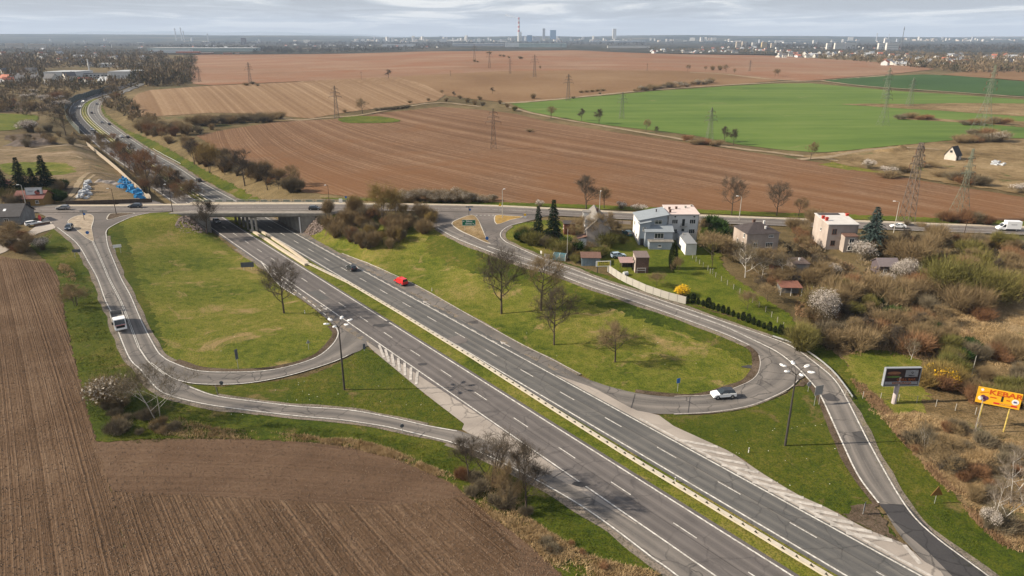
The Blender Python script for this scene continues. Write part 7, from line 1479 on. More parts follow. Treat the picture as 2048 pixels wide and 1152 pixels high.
scatter([(1640,520),(1700,520),(1640,500),(1590,470),(1575,500)], 9, ['t4','t5','s1','t3'], (3.0, 5), 'x', 'bushes at the flat roofed house')
scatter([(1130,498),(1222,500),(1222,520),(1140,512)], 7, ['t4','s6','o1','s3'], (2.2, 4.2), 'x', 'bushes at the shabby white house')
scatter([(-5,418),(40,418),(95,410),(120,408),(20,408)], 10, ['t4','s1','t3','s3'], (3, 5), 'x', 'bushes at the ochre house')
scatter([(1120,470),(1140,450),(1165,440),(1225,455),(1262,470),(1240,500),(1215,505),(1200,470),(1150,500)], 12, ['t3','t4','o1','s6','t2'], (3.0, 6.0), 'x', 'trees round the shabby white house', avoid=[(1254,471,12,8,14)])
scatter([(1400,450),(1440,455),(1445,500),(1410,500)], 7, ['t4','o1','s1','e1'], (2.2, 4.6), 'x', 'bushes between the white house and the old beige house')
scatter([(1640,430),(1560,470),(1600,478),(1640,470)], 8, ['s1','s2','t4'], (3, 4.5), 'brown bush between the two old houses', 'bushes between the old houses')
scatter([(1780,478),(1920,480),(2048,486),(2060,500),(1780,492)], 18, ['s1','s2','s7','s3'], (1.8, 3.0), 'bush on the roadside left of the box van', 'roadside bushes on the right')
for px, py, h, k in [(1812,452,2.4,'s3'),(1840,455,2.0,'s1'),(1900,444,4.2,'s2'),(1925,447,4.6,'s2'),(1950,449,4.6,'s3'),(1975,450,4.0,'s2'),(1885,441,3.2,'s1')]: tree(k, px, py, None, 'brown bush growing round the feet of the roadside pylons', 'bushes under the roadside pylons', h, 1.3)
# left side
scatter([(190,275),(235,290),(300,335),(350,370),(400,398),(400,404),(320,403),(300,398),(255,350),(215,318),(186,292)], 68, ['t2','t5','t3','t1','t5','t4'], (5.5, 9), 'bare brown tree on the bank between the yard wall and the highway', 'trees on the left highway bank', wid=(.8, 1.1))
scatter([(205,215),(240,225),(290,262),(345,292),(330,255),(265,205),(230,178),(205,178)], 34, ['t2','t5','t4','t3','s4'], (4.5, 8), 'bare tree beside the far bend of the highway', 'trees inside the far highway bend', wid=(1, 1.4))
scatter([(355,300),(400,330),(470,352),(540,375),(605,392),(600,372),(520,345),(440,318),(400,290),(370,285)], 56, ['t2','s4','s3','t5','t3','s4','s1','t2','t4'], (3.5, 8.5), 'bare brown tree between the green highway bank and the big field', 'trees along the lower left edge of the big field', wid=(.9, 1.3))
for px, py, top in [(490,372,300),(420,345,290),(535,380,330),(450,350,312),(390,330,282)]: tree('t3' if px != 420 else 'w1', px, py, top, 'taller bare tree rising above the left edge of the big field', 'tall trees at the left edge of the big field', wid=1.1)
for i in range(26): f = i/25; tree(random.choice(['s4','s3','s1']), 395+165*f, 252-12*f+random.uniform(-3, 3), None, 'dark bush in the hedge between stubble field and big field', 'dark hedge in the middle distance', random.uniform(4.5, 7.5), 1.4)
scatter([(275,260),(400,250),(430,262),(360,275),(300,275)], 24, BR, (4, 7), 'bush on the rough ground left of the big field', 'bushes left of the big field')
scatter([(-10,395),(20,380),(140,378),(150,398),(120,404),(60,404)], 22, ['s3','e1','s1','s6'], (2.5, 4.5), 'dark bush behind the ochre house', 'bushes behind the ochre house')
scatter([(0,455),(40,455),(70,500),(50,515),(0,505)], 14, ['s2','s1','s3'], (2, 3.4), 'brown bush below the dark roofed house', 'bushes below the dark roofed house')
scatter([(195,820),(250,812),(310,845),(370,862),(360,872),(220,872)], 16, ['s3','e2','s1'], (1.2, 2.2), 'low tangled bush at the foot of the white trunked tree', 'low bushes at the lower left')
scatter([(890,945),(1000,970),(1060,1030),(1030,1040),(960,1000)], 16, ['s3','s2','e2'], (1.0, 2.0), 'low tangled bush under the trees by the highway', 'low bushes under the highway trees')
scatter([(1060,1040),(1130,1080),(1300,1140),(1260,1160),(1100,1110)], 8, ['e2','s2'], (.8, 1.4), 'low bush in the dry grass at the bottom', 'low bushes at the bottom edge')
scatter([(20,290),(100,262),(170,262),(190,300),(150,290),(60,300)], 18, ['s1','s3','t4','t2'], (3, 6), 'bare bush around the earth heaps at the left', 'bushes around the earth heaps')
scatter([(-10,170),(190,168),(140,205),(125,228),(60,235),(-10,225)], 26, ['s1','s3','t4','s4','t2','s2'], (4, 8), 'bare bush in the allotments at the left', 'bushes of the left allotments', wid=(1.2, 1.7))
scatter([(60,185),(130,190),(125,205),(40,205)], 10, ['w','w','wg'], (3.5, 5.5), 'white blossoming bush in the allotments at the left', 'blossoming bushes of the allotments', wid=(1.3, 1.8))
for px, py, h, k in [(885,190,6,'t2'),(908,195,7,'t3'),(920,198,5,'s4'),(935,205,6,'s4'),(950,210,6,'s4'),(965,212,5,'s3'),(985,188,8,'t3'),(1000,208,5,'s4'),(1015,215,5,'s4'),(1028,222,5,'s5'),(960,200,5,'s4'),(892,203,5,'s4'),(857,202,3.5,'s1'),(820,207,3.5,'s1'),(1066,198,7,'s4'),(1147,198,3.5,'s3'),(1200,189,3,'s3'),(690,225,3,'s1')]: tree(k, px, py, None, 'dark bush on the boundary where the fields meet', 'bushes on the field boundaries', h*.85, 1.2)
for i in range(5): tree('s4', 1162+i*11, 186-i*.9, None, 'low dark bush in the long clump left of the green field corner', 'clump by the green field', 3.0, 2.4)
for i in range(7): tree('s3', 755+i*10, 222-i, None, 'low dark bush in the long clump at the top of the big field', 'clump at the top of the big field', 2.8, 2.4)
for i in range(26): f = i/25; tree(random.choice(['s4','s1','s3','wg']), 1272+f*150, 184-f*16+random.uniform(-2, 1), None, 'bush in the row along the upper edge of the green field', 'row of bushes above the green field', random.uniform(3, 7), 1.4)
for px, py in [(1410,142),(1425,141),(1440,141),(1452,145),(1468,148),(1550,154),(1556,153),(1080,140),(1375,143)]: tree(random.choice(['t2','s4']), px, py, None, 'bare tree in the far strip between the red fields', 'far strip of trees', random.uniform(6, 13), 1.2)
for px, py, n, h in [(1810,238,5,4),(1850,240,6,4.2),(1945,250,7,4),(1990,249,6,5),(1960,272,7,4.5),(1975,284,8,5),(1935,285,7,4),(1400,288,5,3.5),(1425,291,6,3.2),(1375,280,3,3),(1920,362,8,4.5),(1885,352,3,3),(1945,372,5,4),(1800,345,6,3.5),(1855,335,5,2.5),(1780,355,4,3.5),(505,171,6,3.5),(1060,265,1,2)]:
    n = (n+1)//2
    for i in range(n): tree(random.choice(['s4','s3','wg' if py in (284,272) else 's1','s2']), px+(i-(n-1)/2)*11, py+random.uniform(-2, 2), None, 'x', 'clumps of bushes on the far fields', h*random.uniform(.8, 1.2), 1.9)
for px, py, h in [(975,107,8),(980,108,9),(1000,113,8),(1008,114,9),(1018,116,7),(1040,118,10),(1043,118,9),(949,124,8),(955,125,6),(1018,117,6),(1120,128,0)]:
    if h: tree('s4', px, py, None, 'tiny dark bush on the far red hill', 'bushes on the red hill', h*.6, 1.5)

# ------------------------------------------------------------------ dry grass tufts, litter, stones (uncountable)
def tufts(name, poly, n, hgt, cols, label, blades=5, w_=.09, clump=1):
    P_ = Wc(poly, 3); lo, hi = P_.min(0), P_.max(0); pts = []
    while sum(len(a) for a in pts) < n:
        a = rng.uniform(lo, hi, (n*2, 2)); a = a[inside(P_, a[:, 0], a[:, 1])]
        nn = np.sin(a[:, 0]*.45+np.sin(a[:, 1]*.3)*2)+np.sin(a[:, 1]*.5+a[:, 0]*.2); a = a[nn+rng.normal(0, .8, len(a)) > -.2]; pts.append(a)
    a = np.concatenate(pts)[:n]; z = gz(a[:, 0], a[:, 1])+.02; T = []
    for k in range(blades):
        p = np.column_stack([a+rng.normal(0, .16, a.shape), z]); d = np.column_stack([rng.normal(0, .5, a.shape)+[.25, 0], np.ones(n)]); T.append(twigs(p, d, rng.uniform(.6, 1.25, n)*hgt, w_))
    m = cols; link(name, tris_mesh(name, np.concatenate(T), m), kind='stuff', label=label)
def tuft_mat(name, a, b):
    m, t, bb = new_mat(name, .95, .1); p = geopos(t); c = mixc(t, ramp(t, noise(t, p, .5, 5, .7), [(.35, 0.0), (.65, 1.0)]), a, b); L(t, c, bb.inputs['Base Color']); return m
STR = tuft_mat('straw', (.27,.18,.085), (.50,.37,.21)); STG = tuft_mat('long_green_blades', (.04,.065,.008), (.12,.135,.02)); STB = tuft_mat('dead_brown_stalks', (.17,.105,.055), (.34,.22,.13))
tufts('dry_grass', [(640,885),(700,880),(784,902),(860,935),(920,958),(990,985),(1060,1040),(1120,1080),(1200,1120),(1320,1152),(1180,1160),(1124,1152),(1072,1101),(1027,1066),(975,1028),(930,990),(902,968),(860,948),(784,916)], 5200, .55, STR, 'tall straw coloured grass along the ploughed field edge')
tufts('dry_grass', [(300,845),(360,835),(400,850),(480,862),(620,872),(640,884),(500,880),(330,872)], 1100, .5, STR, 'straw coloured grass beside the headland')
tufts('dry_grass', [(118,530),(145,540),(150,575),(140,600),(122,570)], 350, .7, STR, 'pale reed patch beside the left field')
tufts('dry_grass', [(1700,800),(1760,830),(1850,830),(1960,880),(2060,900),(2060,1110),(1960,1030),(1880,950),(1820,890),(1750,830)], 9000, .6, STR, 'pale dry grass covering the bank at the right')
tufts('dry_grass', [(1700,760),(1760,800),(1850,900),(1960,1010),(2060,1100),(2000,1090),(1900,990),(1800,880)], 3000, .5, STB, 'brown dead stalks along the right verge')
tufts('dry_grass', [(1800,600),(1900,620),(2060,640),(2060,760),(1930,700),(1840,650)], 4500, .6, STR, 'pale dry grass of the clearing at the right edge')
tufts('dry_grass', [(1600,500),(1760,560),(1900,640),(1980,700),(1900,720),(1640,700),(1590,620)], 5000, .7, STB, 'brown dead undergrowth of the thicket')
tufts('green_grass', [(113,462),(135,500),(175,570),(205,640),(240,720),(300,790),(420,830),(600,852),(800,880),(950,920),(1100,1000),(1250,1100),(1200,1110),(1050,1030),(900,960),(700,885),(450,875),(215,880),(160,740),(120,600)], 6500, .3, STG, 'longer green grass blades of the verge', 4)
tufts('green_grass', [(1200,565),(1400,630),(1560,690),(1660,760),(1740,910),(1860,1080),(1960,1150),(1990,1120),(1880,980),(1780,860),(1700,760),(1580,680),(1400,620)], 2500, .25, STG, 'longer green blades beside the right ramp', 4)
tufts('green_grass', [(216,470),(240,446),(380,440),(500,520),(640,640),(660,690),(500,740),(350,720),(290,650),(240,540)], 5000, .16, tuft_mat('yellow_green_blades', (.09,.11,.02), (.20,.18,.07)), 'short uneven grass of the left loop', 3)
tufts('green_grass', [(640,480),(760,530),(1000,660),(1200,760),(1400,780),(1500,740),(1400,670),(1100,560),(880,480),(720,440)], 6000, .16, MATS['yellow_green_blades'], 'short uneven grass of the right loop', 3)
tufts('green_grass', [(390,772),(600,756),(735,700),(920,850),(780,832),(500,800)], 2600, .18, STG, 'short grass of the left triangle', 3)
tufts('green_grass', [(1330,835),(1500,815),(1620,772),(1690,920),(1770,1060),(1660,1015),(1480,915)], 3000, .18, STG, 'short grass of the right triangle', 3)
# stone pitching beside the bridge
def stones(name, apex, zt, pts, n, label):
    t = MB(); P_ = GA(pts); 
    R = random.Random(3)
    for i in range(n):
        a = R.random(); b = R.random()**.6; k = R.randrange(len(P_)-1); q = P_[k]*(1-a)+P_[k+1]*a; x = apex[0]*(1-b)+q[0]*b; y = apex[1]*(1-b)+q[1]*b; z = zt*(1-b)+float(gz(*q))*b; s = R.uniform(.25, .5)
        t.box((x, y, max(z, float(gz(x, y)))+.05), (s*1.3, s, s*.6), M=Matrix.Rotation(R.uniform(0, 3), 4, 'Z')@Matrix.Rotation(R.uniform(-.5, .5), 4, 'X'), taper=.7)
    m = MB()
    for a, b in zip(P_[:-1], P_[1:]): m.poly([(*apex, zt), (*a, float(gz(*a))-.2), (*b, float(gz(*b))-.2)])
    m.poly([(*apex, zt), (*P_[0], float(gz(*P_[0]))-.2), (apex[0], apex[1]+3, zt)])
    r = link('stone_slope', None, None, label, 'stone slope'); m.build('earth_core', GR_DIRT, r); t.build('stones', simple('pitching_stone', (.25,.195,.17), .9, .4, .9), r, kind='stuff')
ap = P(374, 430, 6.5); stones('stone_slope', ap, 6.4, [(352,446),(350,458),(362,465),(385,468),(405,468),(420,466)], 420, 'pinkish stone cone at the left end of the bridge')
ap = P(636, 433, 6.2); stones('stone_slope', ap, 6.0, [(600,464),(612,470),(626,472),(640,466),(650,455)], 330, 'pinkish stone cone at the right end of the bridge')
# litter and clods
m = MB()
for i in range(110):
    x, y = random.choice([(random.uniform(230, 660), random.uniform(460, 740)), (random.uniform(450, 900), random.uniform(760, 840)), (random.uniform(650, 1480), random.uniform(480, 780)), (random.uniform(1400, 1700), random.uniform(840, 1000))]); g = G3(x, y); s = random.uniform(.07, .16); m.box((g.x, g.y, g.z+.08), (s, s*.7, .05), rz=random.uniform(0, 3))
m.build('litter', WHITE, kind='stuff', label='small bits of white litter scattered over the grass')

# the smallest bushes join one mass; about 300 largest in view stay individuals
bpy.context.view_layer.update()
roots = [o for o in COL.objects if o.type == 'EMPTY' and o.name.split('.')[0] == 'shrub']
def scr(o):
    x, y, z = o.location; xf = y*_c+(H-z)*_s; px = 1024+F*x/xf; return o.scale[2]/xf*(1 if -60 < px < 2110 else .01)*VSH.get('s1')
roots.sort(key=scr, reverse=True); small = roots[300:]; acc = {}
for o in small:
    Mx = np.array(Matrix.LocRotScale(o.location, o.rotation_euler, o.scale))
    for ch in list(o.children):
        me = ch.data; co = np.zeros(len(me.vertices)*3, np.float32); me.vertices.foreach_get('co', co); co = co.reshape(-1, 3, 3)[::3]; c = co.mean(1, keepdims=True); co = c+(co-c)*[1.25, 1.25, 1.1]
        p = co.reshape(-1, 3)@Mx[:3, :3].T+Mx[:3, 3]; acc.setdefault(me.materials[0].name, []).append(p); bpy.data.objects.remove(ch)
    bpy.data.objects.remove(o)
allv = []; mi = []; ms_ = []
for k, (mn, l) in enumerate(acc.items()): v = np.concatenate(l); allv.append(v); mi += [k]*(len(v)//3); ms_.append(MATS[mn])
allv = np.concatenate(allv); link('scrub', mesh_np('scrub', allv, np.arange(len(allv)).reshape(-1, 3), ms_, mi), kind='stuff', label='small distant bushes scattered along field edges and thickets')
# ------------------------------------------------------------------ storage yard and left details
BLU = simple('blue_wrap', (.02,.22,.50), .45, .25, 1.5); GWR = simple('grey_white_wrap', (.45,.47,.50), .5, .3, 1.0)
bm_ = MB().box((0, 0, .45), (1.3, 1.0, .9), taper=.9).mesh('bale', [BLU]); gm_ = MB().box((0, 0, .45), (1.5, 1.1, .9), taper=.8).mesh('bundle', [GWR])
def pile(me, name, poly, n, label, group, cat, hmax):
    P_ = np.array(poly, float); k = 0; lo, hi = P_.min(0), P_.max(0)
    while k < n:
        x, y = random.uniform(lo[0], hi[0]), random.uniform(lo[1], hi[1])
        if not inside(P_, np.array([x]), np.array([y]))[0]: continue
        o = link(name, me, None, label, cat, group); v = G3(x, y); v.z += random.choice([0, .0, .85, 1.7][:hmax]); o.location = v; o.rotation_euler = (random.uniform(-.1, .1), random.uniform(-.1, .1), random.uniform(0, 3)); o.scale = (random.uniform(.8, 1.2),)*3; k += 1
pile(bm_, 'wrapped_bale', [(240,362),(252,360),(262,372),(272,380),(283,392),(290,400),(272,401),(268,388),(250,386),(236,378)], 75, 'bright blue wrapped bundle in the heap by the pale yard wall', 'heap of blue wrapped bundles', 'bundle', 4)
pile(gm_, 'wrapped_bundle', [(172,366),(182,365),(180,378),(184,388),(176,400),(155,400),(158,392),(166,382)], 45, 'grey white wrapped bundle in the row across the storage yard', 'row of grey white bundles', 'bundle', 3)
pile(gm_, 'rubble_bundle', [(1975,322),(2010,326),(2015,333),(1985,332)], 16, 'pale bundle lying in the row on the far dry land', 'pale bundles on the dry land', 'bundle', 1)
def heap(px, py, w_, d_, h, mat, label, rz=0.0, seed=1):
    g = np.random.default_rng(seed); n = 30; u = np.linspace(-1, 1, n); X, Y = np.meshgrid(u, u); R2 = np.clip(1-np.sqrt(X**2+Y**2), 0, 1)
    Z = R2*(.75+.5*np.sin(X*5+seed)*np.cos(Y*4+seed*2))+g.normal(0, .015, X.shape); Z[R2 <= 0] = -.1; id_ = np.arange(n*n).reshape(n, n); f = np.stack([id_[:-1, :-1], id_[:-1, 1:], id_[1:, 1:], id_[1:, :-1]], -1).reshape(-1, 4)
    V = np.column_stack([X.ravel()*w_/2, Y.ravel()*d_/2, Z.ravel()*h]); o = link('earth_heap', mesh_np('earth_heap', V, f, [mat], smooth_=True), None, label, 'heap'); o.location = G3(px, py, -.1); o.rotation_euler = (0, 0, rz); return o
GRH = simple('grey_rubble', (.26,.23,.21), .95, .3, 1.0); DKH = simple('dark_earth_heap', (.09,.07,.06), .95, .3, .8)
heap(55, 291, 26, 12, 4.5, DKH, 'dark brown earth heap at the left, larger one', .1, 1); heap(85, 289, 18, 10, 5, DKH, 'dark pointed earth heap right of the larger one', .1, 2)
heap(205, 364, 9, 5, 1.5, GRH, 'long pale grey gravel heap in the storage yard', .5, 3); heap(222, 368, 9, 5, 1.5, GRH, 'short pale grey gravel heap nearest the blue bundles', .4, 4); heap(150, 275, 10, 7, 3.5, GR_SAND, 'sandy heap below the large dark bare tree', .1, 5)
heap(1790, 303, 22, 9, 4, GR_DRY, 'grassy earth bank left of the black roofed house', -.1, 6)
m = MB(); 
for px, py in [(181,348),(190,362)]: pass
# greenhouses, sheds far left
def far_box(name, px0, px1, base, top, depth, wallm, roofm, label, cat='building', rz=0.0, group=None, gab=False, zb=0.0, parts=True):
    g = G3((px0+px1)/2, base); k = pxm((px0+px1)/2, base, g.z); w_ = (px1-px0)*k; h = (base-top)*k/_c
    m = MB(); m.box((0, depth/2, h/2-1), (w_, depth, h+2)); t = thing(name, label, cat, g, rz, group); m.build('wall', wallm, t)
    if gab: m = MB(); m.poly([(-w_/2-.5, -.5, h), (w_/2+.5, -.5, h), (w_/2+.5, depth/2, h+w_*.0+depth*.3), (-w_/2-.5, depth/2, h+depth*.3)]); m.poly([(w_/2+.5, depth+.5, h), (-w_/2-.5, depth+.5, h), (-w_/2-.5, depth/2, h+depth*.3), (w_/2+.5, depth/2, h+depth*.3)]); m.poly([(-w_/2, 0, h), (-w_/2, depth, h), (-w_/2, depth/2, h+depth*.29)]); m.poly([(w_/2, 0, h), (w_/2, depth, h), (w_/2, depth/2, h+depth*.29)]); m.build('roof', roofm, t)
    else: m = MB(); m.box((0, depth/2, h+.25), (w_+.8, depth+.8, .5)); m.build('roof', roofm, t)
    return t, w_, h
HW_ = simple('hall_white', (.60,.61,.62), .7, .06, .1); HG = simple('hall_grey_green', (.33,.40,.38), .7, .1, .05); HO = simple('hall_orange', (.48,.15,.07), .7, .1, .1); HB = simple('beige_block', (.50,.43,.35), .8, .1, .1); HBL = simple('blue_glass_tower', (.10,.22,.38), .3, .1, .05); HGR = simple('grey_block', (.36,.38,.41), .8, .1, .1); FR = simple('far_red_roof', (.40,.14,.09), .8, .2, .2); FG = simple('far_dark_roof', (.11,.11,.12), .8, .2, .2); FW = simple('far_pale_wall', (.62,.60,.56), .8, .08, .2)
# long white building with three wings
for x0, x1, bs, tp, dp, rf, lb in [(90,150,160,146,45,ROOFG,'left wing of the long white building with grey monopitch roof'),(126,225,158,148.5,14,FG,'long two storey middle wing of the white building'),(218,267,158,145,45,ROOFG,'right wing of the long white building with big garage doors')]:
    t, w_, h = far_box('office_building', x0, x1, bs, tp, dp, HW_, simple('light_roof', (.40,.42,.44), .6, .05, .1) if rf is ROOFG else rf, lb, 'building')
    n = int(w_/5); rows = (h*.3,) if dp == 45 else (h*.27, h*.68)
    for z in rows:
        for i in range(n): m = MB(); ww, hh = (3.4, h*.42) if dp == 45 else (2.6, 1.6); m.box((-w_/2+(i+.5)*w_/n, -.05, z), (ww, .2, hh)); m.build('window', SGREY if dp == 45 else GLASS, t)
g = G3(181, 152); t = thing('chimney', 'thin white chimney behind the long white building', 'chimney', g); MB().cyl((0, 0, 0), (0, 0, 24), 1.0, .8, 10).build('shaft', HW_, t); MB().cyl((0, 0, 24), (0, 0, 24.6), 1.0, 1.0, 10).build('rim', DARKM, t)
for args in [('warehouse',296,508,104,97,90,HG,HW_,'very long low white roofed hall on the left horizon'),('warehouse',300,380,107,101,30,HW_,HW_,'white low hall in front of the very long hall'),('warehouse',352,398,108,104,22,HO,HO,'orange low hall beside the far highway'),('warehouse',402,424,108.5,105.5,16,HO,HW_,'small orange hall with white roof right of the long orange one'),('warehouse',446,462,109,106.5,14,HO,FR,'small orange red shed at the edge of the red field'),('warehouse',470,478,109,106.5,10,HW_,HO,'tiny white and orange shed left of the dark tree belt'),
 ('tower_block',12,46,98,88,14,HB,HW_,'beige flat block behind the woods at the far left'),('tower_block',58,92,99,89,14,HB,HW_,'second beige block behind the woods at the left'),('warehouse',140,162,129,120,20,HGR,FG,'grey house shaped hall in the left woods'),('warehouse',195,290,134,128,20,HW_,HW_,'row of low white sheds left of the far highway'),('warehouse',290,335,136,131,20,HW_,SGREY,'white yard building by the far highway bend'),
 ('warehouse',1010,1038,95,87,60,HW_,HW_,'white left end of the long hall below the striped chimney'),('warehouse',1038,1133,95.5,88,80,HG,HG,'long grey green hall below the striped chimney'),('warehouse',905,1008,93,88,60,HGR,HW_,'long pale low hall left of the striped chimney'),('warehouse',765,830,94,89,40,HW_,HW_,'white low hall behind the dark trees left of centre'),('warehouse',1215,1300,97,92,15,FW,FG,'long white row building with many garages on the skyline'),
 ('warehouse',1180,1290,85,82,60,HGR,HW_,'distant long pale hall right of the twin towers'),('tower',1085,1090,82,60,30,HGR,HGR,'slim pale grey tower right of the striped chimney'),('tower',1100,1112,80,62.5,35,HBL,HBL,'broad blue glass tower right of the slim one'),('tower',1225,1232,79,60,30,FW,HGR,'pale tall tower standing alone right of centre'),('tower',1054,1064,84.5,72,60,HBL,HGR,'blue industrial building beside the striped chimney'),('tower',1044,1049,84,74,30,HGR,HGR,'small grey industrial block beside the striped chimney'),
 ('tower',1066,1080,84.5,75,40,HGR,HW_,'grey industrial block under the slim tower'),('tower_block',483,492,90,78,16,simple('dark_red_tower', (.09,.04,.035), .8, .2, .1),FG,'dark red square tower on the left horizon'),
 ('tower_block',1653,1662,100,88,14,FW,FW,'small white slab block, leftmost of the right hand group'),('tower_block',1669,1690,99.5,87.5,14,FW,FW,'white slab block second of the right hand group'),('tower_block',1690,1712,99.5,87,14,FW,FW,'white slab block third of the right hand group'),('tower_block',1756,1768,101,88,14,FW,FW,'narrow white slab block left of the widest one'),('tower_block',1772,1796,102,87.5,14,FW,FW,'widest white slab block beside the dark mast'),
 ('tower_block',1472,1481,96,85,14,HB,HW_,'beige tower block, first of the row of five'),('tower_block',1484,1492,95,84.5,14,HB,HW_,'beige tower block, second of the row of five'),('tower_block',1504,1513,95,86,14,FW,HW_,'pale tower block, third of the row of five'),('tower_block',1523,1533,97,86,14,simple('yellow_block', (.5,.38,.2), .8),HW_,'yellow tower block, fourth of the row of five'),('tower_block',1542,1552,96.5,87.5,14,HB,HW_,'beige tower block, fifth of the row of five')]:
    t, w_, h = far_box(*args)
    if args[0] == 'tower_block' and w_ > 12:
        for r_ in range(3 if h < 40 else 5): m = MB(); m.box((0, -.1, h*(.15+.8*r_/(3 if h < 40 else 5))), (w_*.9, .25, h*.06)); m.build('window_row', SGREY, t)
# striped chimney and masts
STRR = simple('chimney_red', (.42,.06,.04), .8, .05)
g = G3(1037.5, 84); k = pxm(1037.5, 84, g.z); h = (84-41)*k/_c; t = thing('chimney', 'very tall red and white striped power plant chimney with thin smoke', 'chimney', g)
for i in range(12): 
    r0 = 13*(1-i/12*.45); r1 = 13*(1-(i+1)/12*.45); MB().cyl((0, 0, h*i/12), (0, 0, h*(i+1)/12), r0, r1, 14).build('red_band' if (i > 3 and i % 2) else 'white_band', STRR if (i > 3 and i % 2) else FW, t)
MB().cyl((22, 0, 0), (22, 0, h*.42), 8, 7, 12).build('flue', FW, t)
def mast(px, base, top, r, mat, label, kind='mast'):
    g = G3(px, base); h = (base-top)*pxm(px, base, g.z)/_c; t = thing(kind, label, kind, g); m = MB(); m.cyl((0, 0, 0), (0, 0, h), r, r*.55, 8); m.build('shaft', mat, t); m = MB(); m.cyl((0, 0, h*.86), (0, 0, h*.93), r*1.2, r*1.1, 8); m.build('platform', mat, t)
mast(1801, 100, 59, 1.9, FG, 'dark slightly tapering chimney standing above the widest white slab block', 'chimney')
for px, top, lb in [(353,59,'left one of the tall chimneys on the left horizon'),(364.5,58,'middle one of the tall chimneys on the left horizon'),(369,64,'right one of the tall chimneys on the left horizon')]: mast(px, 82, top, 7, HGR, lb, 'chimney')
mast(417, 84, 69, 6, HGR, 'pale distant water tower right of the tall chimneys', 'tower'); mast(1752, 84, 68, 6, HGR, 'pale distant tower on the right horizon', 'tower'); mast(1335, 90, 77, 3, FG, 'thin dark chimney, left of a pair right of centre', 'chimney'); mast(1344, 90, 78, 3, FG, 'thin dark chimney, right of a pair right of centre', 'chimney'); mast(1776, 84, 69.5, 4, HGR, 'second thin pale tower on the right horizon', 'tower')
g = G3(224, 97); t = thing('water_tower', 'white water tower above the left woods', 'tower', g); MB().cyl((0, 0, 0), (0, 0, 26), 1.6, 1.4, 10).build('stem', HW_, t); MB().cyl((0, 0, 26), (0, 0, 31), 2, 6, 12).build('bowl', HW_, t); MB().cyl((0, 0, 31), (0, 0, 33), 6, 5, 12).build('cap', HW_, t)
# city blocks and suburban houses
def block_mesh(w_, d_, h, wm, rm, name='city_block'):
    m = MB(); m.box((0, 0, h/2-2), (w_, d_, h+4), 0); m.box((0, 0, h+.3), (w_*.98, d_*.98, .6), 1)
    for i in range(3): m.box((0, -d_/2-.05, h*(.2+.28*i)), (w_*.92, .2, h*.09), 2)
    return m.mesh(name, [wm, rm, SGREY])
BK_ = [block_mesh(50, 14, 32, FW, HGR), block_mesh(26, 20, 45, FW, HGR), block_mesh(60, 14, 18, HB, HGR), block_mesh(22, 18, 38, HGR, HGR), block_mesh(90, 30, 12, FW, HW_), block_mesh(40, 14, 24, HB, FR), block_mesh(34,14,16,FW,FR)]
def house_mesh(w_, d_, h, wm, rm):
    m = MB(); m.box((0, 0, h/2-1), (w_, d_, h+2), 0); k = d_*.4; e = .5
    m.poly([(-w_/2-e, -d_/2-e, h-.2), (w_/2+e, -d_/2-e, h-.2), (w_/2+e, 0, h+k), (-w_/2-e, 0, h+k)], 1); m.poly([(w_/2+e, d_/2+e, h-.2), (-w_/2-e, d_/2+e, h-.2), (-w_/2-e, 0, h+k), (w_/2+e, 0, h+k)], 1)
    for x in (-w_/2, w_/2): m.poly([(x, -d_/2, h), (x, d_/2, h), (x, 0, h+k)], 0)
    for x in (-w_/4, w_/4): m.box((x, -d_/2-.03, h*.5), (w_*.16, .08, h*.3), 2)
    m.box((w_/4, .5, h+k*.8), (.8, .8, 1.8), 3); return m.mesh('suburban_house', [wm, rm, GLASS, BRK])
HS_ = [house_mesh(11, 9, 5.5, FW, FR), house_mesh(10, 10, 6, FW, FG), house_mesh(14, 9, 4.5, HB, FG), house_mesh(10, 9, 6, FW, FG), house_mesh(12, 9, 5, HW_, FR), house_mesh(18, 12, 4, FW, HGR)]
HLM = [(20,'the beige block at the far left'),(224,'the water tower'),(360,'the left horizon chimneys'),(487,'the dark red square tower'),(640,'the dark tree belt'),(797,'the white hall behind the dark trees'),(949,'the skyline pylon'),(1037,'the striped chimney'),(1106,'the blue glass tower'),(1228,'the lone pale tower'),(1340,'the pair of thin chimneys'),(1476,'the beige tower blocks'),(1528,'the yellow tower block'),(1658,'the small white slab block'),(1700,'the third white slab block'),(1784,'the widest white slab block'),(1850,'the dark mast'),(1960,'the tallest pale pylon'),(2040,'the right picture edge')]
def spread(meshes, name, boxes, label, cat, group, sc=(.8, 1.3), looks=None):
    for (x0, x1, y0, y1, n) in boxes:
        for i in range(n):
            px, py = random.uniform(x0, x1), random.uniform(y0, y1); v = G3(px, py); mi = random.randrange(len(meshes)); dd, nm = min((abs(px-a), n) for a, n in HLM); s_ = 'left' if px < [a for a, n in HLM if n == nm][0] else 'right'
            lb2 = (looks[mi])+(' far' if dd > 60 else '')+(' close' if dd < 20 else '')+' '+s_+' of '+nm+(', front' if py > (y0+y1)/2 else ', back'); o = link(name, meshes[mi], None, lb2, cat, group); o.location = v; o.rotation_euler = (0, 0, random.choice([0, .3, -.3, 1.57, 1.2, .8])+random.uniform(-.1, .1)); s = random.uniform(*sc); o.scale = (s, s, s*random.uniform(.8, 1.2))
spread(BK_, 'city_block', [(700,1010,80.5,86,95),(1010,1480,80.5,85,60),(1480,1800,82,88,26),(1800,2060,80.2,84,45),(60,700,82,88,14)], 'tiny pale block in the hazy city on the horizon', 'building', 'hazy city blocks on the horizon', (.55, 1.1), ['white slab block','white tower block','low beige block','grey tower block','wide white hall','beige red roofed block','short red roofed block'])
